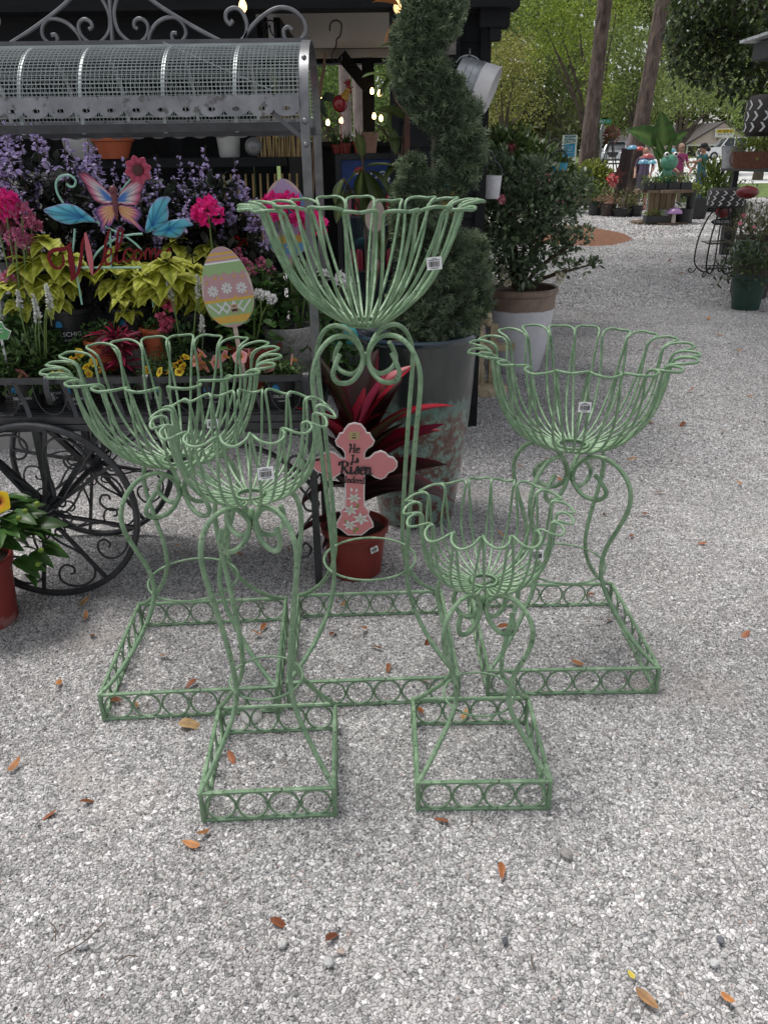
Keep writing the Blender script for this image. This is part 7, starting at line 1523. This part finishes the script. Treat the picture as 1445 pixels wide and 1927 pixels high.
# fallen bits of dark board and star
p_ = at(1177, 325, 23.5); m = MB()
for dx, w_ in ((-.16, .14), (.0, .16)): m.box((dx, 0, .62), (w_, .05, 1.25), M=Matrix.Rotation(R(5), 3, 'Y'))
tag(m.build('dark_board', pm('charred_board', (.035, .022, .02), .8), None, (p_.x, 23.5, .35), smooth=False), 'pair of dark upright boards among the ornaments', 'board')
p_ = at(1162, 330, 22.2); t = thing('star_ornament', 'rust coloured metal star on a stake', 'ornament', p_); m = MB(); m.plate([((.26 if k % 2 == 0 else .10)*math.sin(PI*k/5), (.26 if k % 2 == 0 else .10)*math.cos(PI*k/5)) for k in range(10)], .03); m.build('star', pm('rust_red', (.10, .025, .02), .6), t); m = MB(); m.tube([(0, 0, -.1), (0, 0, -p_.z)], .014, 5); m.build('stake', IRON, t)
# mushroom stakes
def toadstool(label, px, py, Y, r, col, dots_=True, stem=1.0):
    p_ = at(px, py, Y); t_ = thing('mushroom_ornament', label, 'ornament', (p_.x, Y, p_.z), 0, 'toadstool ornaments'); m_ = MB(); m_.lathe([(r*.9, -.02*r), (r, .04*r), (r*.9, .35*r), (r*.6, .62*r), (r*.25, .74*r), (0, .76*r)], 18); m_.build('cap', pm('cap_%d' % int(col[0]*100+col[2]*7), col, .3, coat=.4), t_)
    m_ = MB(); f_ = 1.0 if stem < .5 else .3; m_.lathe([(r*.22*f_, -stem), (r*.3*f_, -stem*.9), (r*.22*f_, 0)], 10); m_.build('stem', pm('toadstool_stem', (.55, .50, .42), .6) if stem < .5 else DKB, t_)
    if dots_:
        for k in range(7): a_ = k*.9; m_ = MB(); m_.ball((r*.7*math.cos(a_), r*.7*math.sin(a_), r*.52), r*.13, 8, sc=(1, 1, .6)); m_.build('spot', PRINTW, t_)
toadstool('blue spotted toadstool stake', 1189, 281, 22, .135, (.10, .30, .45)); toadstool('red spotted toadstool stake beside the blue one', 1202, 283, 22, .13, (.42, .03, .03)); toadstool('low red toadstool near the frog', 1218, 297, 21, .14, (.40, .06, .06)); toadstool('low light blue toadstool left of the frog', 1210, 308, 20.6, .13, (.10, .36, .45)); toadstool('light blue toadstool close to the frog', 1226, 308, 20.4, .11, (.12, .38, .46)); toadstool('blue toadstool beside the man in pink', 1263, 286, 23, .12, (.12, .30, .50))
# spool table
SP = Vector((6.28, 18.72, 0)); sp = thing('spool_table', 'wooden cable spool used as a plant table', 'table', SP); OLDW = pm('weathered_wood', (.16, .115, .08), .85, var=.4, scale=6, bump=.4, sc=(1, 6, 1))
for z0, z1 in ((.0, .055), (.66, .72)):
    m = MB(); n = 36; 
    for k in range(8):
        y0, y1 = -.62+.155*k, -.62+.155*(k+1)-.008; x0, x1 = math.sqrt(max(.001, .62**2-min(y0**2, y1**2)))*.98, math.sqrt(max(.001, .62**2-max(y0**2, y1**2)))
        xa = (x0+x1)/2; m2 = MB(); m2.box((0, (y0+y1)/2, (z0+z1)/2), (2*xa, y1-y0, z1-z0)); m2.build('plank', OLDW, sp, smooth=False)
for k in range(14):
    a_ = 2*PI*k/14; m = MB(); m.box((.265*math.cos(a_), .265*math.sin(a_), .358), (.035, .112, .604), rz=a_); m.build('stave', pm('spool_stave', (.20, .14, .085), .85, var=.3, scale=8, sc=(1, 1, .2), rnd=.25), sp, smooth=False)
def low_tray(label, x, y, z, w_, d_, n, lf=.07):
    t_ = thing('seedling_tray', label, 'plant', (SP.x+x, SP.y+y, z)); m_ = MB(); m_.box((0, 0, .07), (w_, d_, .14)); m_.build('tray', BLACKPOT, t_, smooth=False)
    P_ = np.stack([RNG.uniform(-w_/2, w_/2, n), RNG.uniform(-d_/2, d_/2, n), RNG.uniform(.12, .26, n)], 1); foliage('foliage', P_, rdir(n, .2), RNG.uniform(lf*.6, lf*1.3, n), RNG.uniform(lf*.35, lf*.6, n), tint(n, (.09, .14, .03), .35, (.23, .30, .07)), LEAF, t_); return t_
for k, x in enumerate((-.45, -.18, .09, .36)): low_tray(('far left', 'left of centre', 'right of centre', 'far right')[k]+' tray of light green seedlings on the spool table', x, -.30, .722, .24, .26, 130)
low_tray('tray of seedlings at the foot of the spool table', -.22, -.42, .058, .50, .24, 170)
potted('trailing yellow green plant spilling off the spool table edge', 1303, 350, 18.6, .22, .20, .10, .72, (.13, .17, .04), (.28, .32, .08), 180)
# frog on table
fg = thing('frog_statue', 'green metal frog with bulging eyes on the spool table', 'statue', (SP.x-.03, SP.y-.20, .722)); fg.scale = (.85, .85, .85); FG = pm('frog_green', (.065, .24, .15), .35, var=.15, coat=.3)
m = MB(); m.ball((0, 0, .30), .20, 16, sc=(.75, .6, 1.4)); m.build('body', FG, fg); m = MB(); m.ball((0, -.08, .64), .225, 20, sc=(1.0, .7, .82)); m.build('head', FG, fg)
for s_ in (-1, 1):
    m = MB(); m.ball((s_*.11, -.13, .82), .062, 12); e_ = m.build('eye', pm('eye_white', (.75, .75, .74), .3), fg); m = MB(); m.ball((s_*.112, -.185, .825), .034, 10, sc=(1, .5, 1)); m.build('pupil', INK, e_)
    m = MB(); m.tube(cr([(s_*.12, -.02, .42), (s_*.21, -.10, .30), (s_*.12, -.18, .22)], 4), .028, 7); m.build('arm', FG, fg); m = MB(); m.tube(cr([(s_*.10, 0, .12), (s_*.24, -.08, .16), (s_*.16, -.18, .03)], 4), .04, 7); m.build('leg', FG, fg)
m = MB(); m.tube([(q*.15, -.225+.10*q*q*.6, .60-.03*math.cos(q*3)) for q in np.linspace(-1, 1, 11)], .007, 5); m.build('mouth', pm('frog_dark', (.02, .09, .05), .5), fg)
# elephant ear
ee = thing('elephant_ear', 'huge leaved elephant ear plant behind the frog', 'plant', (SP.x-.02, SP.y+.15, .722)); pot(ee, .16, .13, .25, BLACKPOT)
EAR = big_leaf('leaf', 1.0, 1.05, bend=.35, fold=.12, n=10, cfun=lambda t_, u: (.12, .20, .05) if abs(u) < .1 else (.045, .105+.03*math.sin(t_*40), .022), base_w=.75, peak=.42, wave=.03); EAR.materials.append(LEAF)
for (x0, y0, x1, y1, s_, ro) in ((1247, 275, 1247, 210, .95, .0), (1232, 262, 1184, 240, .80, .9), (1262, 268, 1293, 247, .72, -.7), (1244, 292, 1236, 258, .5, .2), (1253, 292, 1266, 262, .45, -.2), (1240, 300, 1228, 276, .4, .3)):
    A0, A1 = at(x0, y0, SP.y+.05)-Vector(ee.location), at(x1, y1, SP.y-.12)-Vector(ee.location); d_ = A1-A0
    o = link('leaf', EAR, None, ee, A0, None, d_.length*1.02); X = Vector((d_.z, 0, -d_.x)).normalized(); Yv = d_.normalized(); Zv = X.cross(Yv); o.rotation_euler = (Matrix((X, Yv, Zv)).transposed() @ Matrix.Rotation(ro*.5, 3, 'Y')).to_euler(); o.scale = (d_.length*s_, d_.length*1.02, d_.length)
    m = MB(); m.tube(cr([(0, 0, .2), A0*.6+Vector((0, 0, .05)), A0], 4), [.022]*4+[.016]*4+[.012], 6); m.build('stalk', STEM, ee)
# things at foot
toadstool('purple topped mushroom at the foot of the spool', 1268, 402, 18.15, .17, (.30, .16, .34), False, .24)
m = MB(); m.lathe([(.16, 0), (.19, .26), (.20, .27), (.17, .27), (.15, .2)], 20, cap1=False); tag(m.build('black_pot', BLACKPOT, None, (gnd(1277, 421).x, 18.45, .058)), 'empty black pot behind the purple mushroom', 'pot')
m = MB(); m.lathe([(.10, 0), (.12, .26), (.125, .27), (.10, .27)], 18, cap1=False); tag(m.build('grey_tub', GRANITE, None, (at(1250, 410, 18.3).x, 18.3, .058)), 'small grey tub at the foot of the spool table', 'tub')
g_ = gnd(1315, 414); m = MB(); m.box((0, 0, 0), (.001, .001, .001)); m = MB(); m.lathe([(.21, 0), (.22, .01), (.30, .46), (.31, .47), (.27, .47), (.2, .1)], 4, cap1=False); m.v = [(x, y, z) for x, y, z in m.v]
tag(m.build('black_bucket', BLACKPOT, None, g_+Vector((0, .25, 0)), (0, 0, PI/4), smooth=False), 'square black planter bucket by the woman in blue', 'bucket')
potted('leafy cutting beside the woman in blue', 1290, 392, 21.5, .26, .35, .12, .12, (.06, .09, .03), (.15, .2, .07), 130)
potted('tall cast iron plant with upright strappy leaves', 1338, 386, 22.5, .50, .95, .30, .35, (.05, .09, .02), (.20, .26, .06), 420, leaf=.45, wid=.17); potted('dark shrub below the black nursery bench', 1385, 372, 20, .55, .70, .30, .30, (.03, .05, .02), (.08, .11, .045), 360)
potted('tall yellow green shrub behind the two people', 1288, 385, 27.5, .55, 1.45, .3, .3, (.12, .15, .03), (.28, .30, .06), 380, leaf=.13); potted('dark green shrub behind the man in pink', 1250, 385, 27.0, .6, 1.3, .3, .3, (.035, .06, .02), (.10, .14, .05), 300, leaf=.13)

# ---- people
SKIN_ = pm('skin_tone', (.48, .27, .19), .55, var=.06); HAIRD = pm('dark_hair', (.022, .017, .015), .5, var=.2); HAIRG = pm('sandy_hair', (.35, .27, .20), .6)
def person(label, loc, rz, shirt, legs, shoes, arms, H=1.68, bare=False):
    """arms: two lists (elbow, wrist) in body space (x right, -y forward)."""
    t_ = thing('person', label, 'person', loc, rz); k = H/1.70
    J = dict(pel=((0, 0, .96*k), (.15, .11)), wst=((0, -.01, 1.10*k), (.135, .10)), chs=((0, -.01, 1.30*k), (.165, .115)), shc=((0, 0, 1.41*k), (.11, .08)), nck=((0, -.01, 1.49*k), (.052, .052)), hd0=((0, -.015, 1.55*k), (.055, .06)))
    E_ = [('pel', 'wst'), ('wst', 'chs'), ('chs', 'shc'), ('shc', 'nck'), ('nck', 'hd0')]
    for s_, n_ in ((-1, 'L'), (1, 'R')):
        J.update({'hip'+n_: ((s_*.095, 0, .88*k), (.088, .092)), 'kne'+n_: ((s_*.105, -.02, .49*k), (.06, .062)), 'ank'+n_: ((s_*.11, .02, .09*k), (.042, .044)), 'toe'+n_: ((s_*.125, -.16, .035*k), (.04, .032)), 'sho'+n_: ((s_*.185, 0, 1.405*k), (.058, .056))})
        el, wr = arms[0 if s_ < 0 else 1]; J.update({'elb'+n_: (tuple(q*k for q in el), (.042, .042)), 'wri'+n_: (tuple(q*k for q in wr), (.028, .024))})
        v = Vector(wr)-Vector(el); v.normalize(); pl = Vector(wr)+v*.07; J['pal'+n_] = (tuple(pl*k), (.036, .018)); E_ += [('pel', 'hip'+n_), ('hip'+n_, 'kne'+n_), ('kne'+n_, 'ank'+n_), ('ank'+n_, 'toe'+n_), ('shc', 'sho'+n_), ('sho'+n_, 'elb'+n_), ('elb'+n_, 'wri'+n_), ('wri'+n_, 'pal'+n_)]
        sd_ = v.cross(Vector((0, 0, 1))); sd_ = sd_.normalized() if sd_.length > .1 else Vector((1, 0, 0))
        for f_ in range(4): q = pl+v*(.075+.012*(1.5-abs(f_-1.5)))+sd_*(.028*(f_-1.5)/1.5)+Vector((0, 0, -.012)); J['fi%d%s' % (f_, n_)] = (tuple(q*k), (.009, .009)); E_.append(('pal'+n_, 'fi%d%s' % (f_, n_)))
        q = Vector(wr)+v*.06+sd_*-.06; J['th'+n_] = (tuple(q*k), (.010, .010)); E_.append(('wri'+n_, 'th'+n_))
    b_ = skin('body', J, E_, SKIN_, t_, 2); me = b_.data
    for mt in (shirt, legs, shoes): me.materials.append(mt)
    sl_ = {'L': Vector(J['elbL'][0]), 'R': Vector(J['elbR'][0])}
    for p_ in me.polygons:
        c = p_.center; z = c.z/k
        near = min((c-sl_['L']).length, (c-sl_['R']).length); armr = abs(c.x) > .21*k or (c.y < -.16 and z > .9) or near < .09
        if z < .10 or (z < .13 and c.y < -.08): p_.material_index = 3
        elif z < .98 and not armr: p_.material_index = 0 if (bare and z < .50) else 2
        elif not armr and z < 1.455: p_.material_index = 1
        elif armr and z > 1.20 and (c-Vector((math.copysign(.185, c.x), 0, 1.405))*k).length < .20: p_.material_index = 1
        else: p_.material_index = 0
    h = MB(); h.ball((0, -.02, 1.60*k), .105, 18, sc=(.80, .95, 1.13)); hd = h.build('head', SKIN_, t_)
    n_ = MB(); n_.ball((0, -.125, 1.59*k), .017, 8, sc=(.8, 1, 1.3)); n_.build('nose', SKIN_, hd)
    for s_ in (-1, 1): n_ = MB(); n_.ball((s_*.085, -.01, 1.595*k), .022, 8, sc=(.4, .8, 1.3)); n_.build('ear', SKIN_, hd); n_ = MB(); n_.ball((s_*.033, -.108, 1.615*k), .011, 8, sc=(1.2, .6, .7)); n_.build('eye', INK, hd)
    n_ = MB(); n_.ball((0, -.112, 1.548*k), .020, 8, sc=(1.2, .4, .3)); n_.build('mouth', pm('lip', (.36, .12, .10), .5), hd)
    return t_, hd, k
g_ = gnd(1309, 391); t, hd, k = person('woman in teal shirt and jeans pointing with outstretched arm', (g_.x, g_.y, 0), R(-82), pm('teal_shirt', (.03, .15, .19), .8), pm('blue_jeans', (.06, .13, .27), .8, var=.25), pm('grey_shoe', (.12, .12, .12), .7), [((-.26, -.08, 1.16), (-.23, -.22, .98)), ((.20, -.28, 1.26), (.12, -.52, 1.24))], 1.66)
m = MB(); m.ball((0, -.005, 1.625*k), .112, 16, sc=(.84, .98, .95)); m.v = [p_ for p_ in m.v]; h = m.build('hair', HAIRD, hd); m = MB(); m.ball((0, .13, 1.58*k), .06, 10); m.build('hair_bun', HAIRD, h)
m = MB(); m.lathe([(.098, 0), (.10, .02), (.085, .07), (.04, .10), (0, .105)], 18, c=(0, -.015, 1.655*k), sy=1.12); m.add([(-.07, -.10, 1.67*k), (.07, -.10, 1.67*k), (.05, -.20, 1.655*k), (-.05, -.20, 1.655*k), (-.07, -.10, 1.66*k), (.07, -.10, 1.66*k), (.05, -.20, 1.645*k), (-.05, -.20, 1.645*k)], [(0, 1, 2, 3), (7, 6, 5, 4), (2, 6, 7, 3), (0, 3, 7, 4), (1, 5, 6, 2)]); m.build('cap', pm('black_cap', (.02, .018, .02), .7), hd)
p_ = at(1272, 350, 25.4); t, hd, k = person('man in magenta shirt with crossbody strap and glasses', (p_.x, 25.4, 0), R(12), pm('magenta_shirt', (.42, .07, .20), .8), pm('khaki_short', (.25, .20, .14), .8), pm('dark_shoe', (.05, .05, .05), .7), [((-.27, .03, 1.13), (-.20, -.18, 1.02)), ((.28, -.02, 1.12), (.24, -.20, 1.05))], 1.70)
m = MB(); m.ball((0, .01, 1.64*k), .104, 16, sc=(.84, .93, .92)); m.build('hair', HAIRG, hd); m = MB(); m.tube(cr([(-.16, -.06, 1.42*k), (0, -.145, 1.28*k), (.14, -.12, 1.08*k)], 5), .012, 5); m.build('bag_strap', INK, t)
m = MB()
for s_ in (-1, 1): m.tube([(s_*.036+.026*math.cos(a_), -.122, 1.615*k+.020*math.sin(a_)) for a_ in np.linspace(0, 2*PI, 13)[:-1]], .003, 4, closed=True)
m.build('glasses', INK, hd); m = MB(); m.ball((0, -.085, 1.54*k), .06, 10, sc=(.9, .6, .6)); m.build('beard', HAIRG, hd)
p_ = at(1208, 350, 23.6); t, hd, k = person('person in purple shirt half hidden behind the toadstools', (p_.x, 23.6, 0), R(-30), pm('purple_shirt', (.16, .12, .20), .8), pm('grey_short', (.15, .13, .16), .8), pm('pink_shoe', (.55, .10, .16), .7), [((-.26, 0, 1.14), (-.22, -.16, 1.0)), ((.26, 0, 1.14), (.22, -.16, 1.0))], 1.60, True)
m = MB(); m.ball((0, .01, 1.64*k), .106, 16, sc=(.84, .95, .95)); m.build('hair', HAIRD, hd)

# ---- right hand rack area
ET = gnd(1343, 518); et = thing('iron_etagere', 'black curved iron plant stand with two empty shelves', 'stand', (ET.x, ET.y, 0)); ETI = pm('stand_iron', (.018, .018, .019), .5, metal=.4)
for k in range(4):
    a_ = PI/4+k*PI/2; ca, sa = math.cos(a_), math.sin(a_)
    m = MB(); m.tube([(r*ca, r*sa, z) for r, z in cr([(.10, .80), (.19, .68), (.27, .45), (.29, .22), (.26, .10), (.14, .03), (.06, .10)], 5)], .010, 6); m.build('curved_leg', ETI, et)
    m = MB(); m.tube([(r*ca, r*sa, z) for r, z in cr([(.24, .09), (.27, .03), (.32, .012), (.35, .035), (.33, .06), (.305, .045)], 4)], .008, 5); m.build('foot_scroll', ETI, et)
for z, r in ((.40, .26), (.10, .24)):
    m = MB(); m.tube([(r*math.cos(PI/4+k*PI/2), r*math.sin(PI/4+k*PI/2), z) for k in range(4)], .010, 5, closed=True); m.build('shelf_frame', ETI, et)
    for q in range(9): f = -.16+.04*q; m = MB(); m.tube([(f, -r*.68, z), (f, r*.68, z)], .003, 4); m.build('shelf_wire', ETI, et)
m = MB(); m.lathe([(.12, 0), (.12, .012)], 18); m.build('top_plate', ETI, et, (0, 0, .80))
CHB = pm('chevron_black', (.03, .024, .022), .6)
def chevron_pot(label, loc, r, h):
    t_ = thing('chevron_pot', label, 'pot', loc, 0, 'black and white chevron pots'); m_ = MB(); m_.lathe([(r*.8, 0), (r*.97, h*.12), (r, h*.5), (r*.97, h*.88), (r*.86, h), (r*.76, h), (r*.7, h*.8)], 30, cap1=False); m_.build('body', CHB, t_, angle=50)
    me_ = None
    for row in range(3):
        for q in range(14):
            a0 = 2*PI*q/14+.1*row; z0 = h*(.22+.27*row); m_ = MB(); rr = r*1.012*(.985 if row != 1 else 1.0)
            for sg_ in (1, -1):
                V = []
                for (da, dz) in ((-.10, sg_*.115), (.0, sg_*.115), (.14, 0), (.04, 0)): V.append((rr*math.cos(a0+da), rr*math.sin(a0+da), z0+dz*h))
                m_.add(V, [(0, 1, 2, 3) if sg_ < 0 else (3, 2, 1, 0)])
            m_.build('chevron', PRINTW, t_, smooth=False)
chevron_pot('black and white chevron pot on the iron plant stand', (ET.x, ET.y, .812), .225, .22)
p_ = at(1442, 256, 11.0); chevron_pot('larger chevron pot high on the right hand rack', (p_.x, 11.0, p_.z), .30, .46)
bn = thing('nursery_bench', 'black nursery bench with steel uprights at the right edge', 'bench', (5.83, 11.6, 0)); STB = pm('bench_black', (.025, .026, .03), .6)
ztb = at(1400, 318, 11.0).z
m = MB(); m.box((.0, 0, ztb-.02), (1.5, 2.2, .05)); m.build('top', STB, bn, smooth=False); zt2 = at(1442, 258, 11.0).z
m = MB(); m.box((.20, -.4, zt2-.025), (1.0, .8, .04)); m.build('upper_shelf', STB, bn, smooth=False)
for x, y in ((-.35, -.8), (.65, -.8), (-.6, .9), (.65, .9)): m = MB(); m.box((x, y, ztb/2-.02), (.07, .07, ztb-.05)); m.build('leg', STB, bn, smooth=False)
for x, y in ((-.22, -.75), (-.16, -.05), (.6, -.75), (.6, -.05)): m = MB(); m.box((x, y, (ztb+zt2)/2-.02), (.035, .035, zt2-ztb)); m.build('upright', CREST, bn, smooth=False)
BSK = pm('copper_basket', (.16, .06, .035), .6, var=.3, scale=30, bump=.4)
p_ = at(1412, 312, 10.8); t = thing('oval_basket', 'rust brown oval basket planter with ring handle on the bench', 'basket', (p_.x, 10.8, ztb+.006)); m = MB(); m.lathe([(.17, 0), (.185, .02), (.205, .19), (.21, .20), (.19, .20), (.17, .1)], 28, cap1=False, sx=1.25, sy=.7); m.build('body', BSK, t)
m = MB(); m.tube([(-.255+.045*math.cos(a_), -.05, .12+.075*math.sin(a_)) for a_ in np.linspace(0, 2*PI, 17)[:-1]], .008, 6, closed=True); m.build('handle', BSK, t); P_, D_ = mound(260, .26, .15, .15, .3); P_[:, 2] += .18
foliage('foliage', P_, D_+rdir(260, .1), RNG.uniform(.05, .10, 260), RNG.uniform(.02, .04, 260), tint(260, (.06, .10, .02), .35, (.24, .28, .05)), LEAF, t)
p_ = at(1374, 315, 11.3); t = thing('zinc_pail', 'grey zinc pail on the bench left of the basket', 'pail', (p_.x, 11.3, ztb+.006)); m = MB(); m.lathe([(.11, 0), (.15, .26), (.155, .27), (.135, .27)], 20, cap1=False); m.build('body', BZ, t)
potted('dark leafy plant trailing under the bench edge', 1385, 345, 12.6, .24, .30, .12, .5, (.03, .05, .02), (.09, .12, .045), 200)
potted('wispy grassy plant in a brown pot at the right edge', 1428, 440, 8.6, .30, .34, .22, .62, (.10, .10, .05), (.26, .24, .14), 420, mat=pm('brown_pot', (0, 0, 0)), leaf=.22, wid=.05); potted('dark rose shrub in a deep green pot', 1420, 470, 7.9, .36, .42, .16, .30, (.025, .045, .018), (.085, .12, .045), 520, mat=pm('deep_green_pot', (.015, .05, .035), .5), leaf=.07, flowers=[(1392, 421, CAM, .45), (1418, 428, CAM, .35), (1398, 405, PKF, .4)]); potted('dark filler shrub behind the rose pot', 1442, 420, 9.3, .4, .6, .2, .4, (.02, .035, .015), (.07, .09, .035), 380)
p_ = at(1405, 362, 8.9); t = thing('ladybug_ornament', 'glossy red domed garden ornament above the grassy plant', 'ornament', p_); m = MB(); m.ball((0, 0, 0), .10, 18, sc=(1.2, .8, .65)); m.build('shell', pm('ladybug_red', (.17, .010, .014), .3, coat=.3), t); m = MB(); m.tube([(0, 0, -.08), (0, 0, -p_.z)], .01, 5); m.build('stake', IRON, t)
p_ = at(1358, 410, 10.6); t = thing('welcome_plaque', 'small black welcome plaque below a red ornament', 'sign', p_); m = MB(); m.ball((0, 0, .09), .10, 14, sc=(1, .4, .9)); m.build('red_shell', MATS['ladybug_red'], t); m = MB(); m.ball((-.01, -.02, -.045), .12, 14, sc=(1.1, .12, .35)); m.build('plaque', INK, t); letters('welcome_lettering', 'WELCOME', .045, PRINTW, t, (-.01, -.045, -.045), ext=.002); m = MB(); m.tube([(0, .02, 0), (0, .02, -p_.z)], .01, 5); m.build('stake', IRON, t)
# ceramic fish / frog planter and low stands
p_ = at(1400, 475, 8.3); t = thing('toad_planter', 'green glazed toad shaped planter low at the right', 'planter', (p_.x, 8.3, p_.z-.09)); TG = pm('toad_glaze', (.07, .10, .065), .25, var=.5, scale=12, coat=.5)
m = MB(); m.ball((0, 0, .09), .11, 18, sc=(1.35, 1, .85)); m.build('body', TG, t); m = MB(); m.lathe([(.07, .15), (.09, .20), (.10, .205), (.08, .2), (.06, .15)], 18, cap0=False, cap1=False, wob=.05); m.build('mouth_rim', TG, t)
for s_ in (-1, 1): m = MB(); m.ball((s_*.08, -.06, .17), .028, 10); m.build('eye', TG, t); m = MB(); m.tube(cr([(s_*.1, -.05, .05), (s_*.17, -.08, .03), (s_*.16, -.12, .0)], 3), .022, 6); m.build('leg', TG, t)
def wirestand(label, px, py, r, h):
    g_ = gnd(px, py); t_ = thing('iron_pot_stand', label, 'stand', g_, 0, 'low iron pot stands')
    for k in range(4):
        a_ = k*PI/2+.4; m_ = MB(); m_.tube([(q*math.cos(a_), q*math.sin(a_), z) for q, z in cr([(r*.75, h), (r*.55, h*.55), (r*.75, h*.2), (r*1.1, .015), (r*1.25, h*.12), (r*1.1, h*.22)], 4)], .008, 5); m_.build('leg', ETI, t_)
    for z in (h, h*.55): m_ = MB(); q = r*(.78 if z == h else .58); m_.tube([(q*math.cos(a_), q*math.sin(a_), z) for a_ in np.linspace(0, 2*PI, 25)[:-1]], .007, 5, closed=True); m_.build('ring', ETI, t_)
wirestand('low iron scroll stand under the toad planter', 1402, 517, .17, at(1402, 492, 8.3).z if at(1402, 492, 8.3).z > .1 else .16); wirestand('low iron scroll stand at the right frame edge', 1438, 512, .18, .26)
g_ = gnd(1438, 508); simple_pot('brown_pot', 'round brown clay pot on the right iron stand', (g_.x, g_.y, .26), [(.08, 0), (.13, .05), (.15, .13), (.14, .19), (.15, .2), (.12, .19), (.11, .1)], BSK)
# shelter roof at right
t = thing('bench_shelter', 'corner of a dark shelter roof at the right edge', 'shelter', (6.2, 9.9, 0)); zr = at(1420, 82, 10.4).z; xr = at(1418, 80, 10.4).x-6.2
m = MB(); m.box((xr+1.6, 0, zr-.09), (3.2, 1.0, .18)); m.build('fascia', STB, t, smooth=False); m = MB()
for k in range(7): m.box((xr+1.63, -.54+.18*k, zr+.03+.002*(k % 2)), (3.5, .16, .03))
m.build('roof_sheet', pm('pale_roof_sheet', (.55, .56, .58), .4, metal=.3), t, smooth=False, kind='stuff')
for y in (-.4, .4): m = MB(); m.box((xr+1.5, y, zr/2-.1), (.10, .10, zr-.2)); m.build('post', STB, t, smooth=False)
# hanging blue and white buckets on shepherd hooks, small yard sign, fountain pots
def shepherd(label, px, py, Y, bcol, r, h, bail=True):
    p_ = at(px, py, Y); t_ = thing('hanging_pot', label, 'pot', (p_.x, Y, p_.z)); m_ = MB(); m_.lathe([(r*.75, -h/2), (r*.8, -h/2+.01), (r, h/2), (r*1.04, h/2), (r*.9, h/2-.01), (r*.75, -h/4)], 22, cap1=False); m_.build('body', pm('pot_%d' % int(bcol[2]*100), bcol, .35), t_)
    m_ = MB(); m_.tube(cr([(-r, 0, h/2), (-r*.7, 0, h/2+r*.9), (0, 0, h/2+r*1.3), (r*.7, 0, h/2+r*.9), (r, 0, h/2)], 4), .006, 5); m_.build('bail', IRON, t_)
    m_ = MB(); m_.tube(cr([(.0, .02, h/2+r*1.25), (.2*r, .02, h/2+r*1.6), (-.4*r, .02, h/2+r*2.3), (-1.3*r, .02, h/2+r*1.8), (-1.5*r, .02, 0), (-1.5*r, .02, -p_.z)], 5), .004, 6); s2 = m_.build('shepherd_hook', IRON); tag(s2, label.split(' hanging')[0].replace('pot', 'pot')+' shepherd hook of black iron', 'hook'); s2.location = (p_.x, Y, p_.z)
shepherd('bright blue metal pot hanging beyond the camellia', 1050, 320, 6.35, (.02, .24, .36), .068, .10); shepherd('white enamel pot hanging amid the shrub', 925, 352, 5.15, (.62, .62, .66), .06, .13)
p_ = at(1004, 301, 30); m = MB(); m.box((0, 0, 0), (.40, .02, .26)); t = tag(m.build('yard_sign', MATS['sign_white'], None, (p_.x, 30, p_.z), smooth=False), 'small white yard sign in the far grass', 'sign'); m = MB(); m.box((0, 0, -.4), (.03, .02, .8)); m.build('stake', IRON, t, smooth=False)
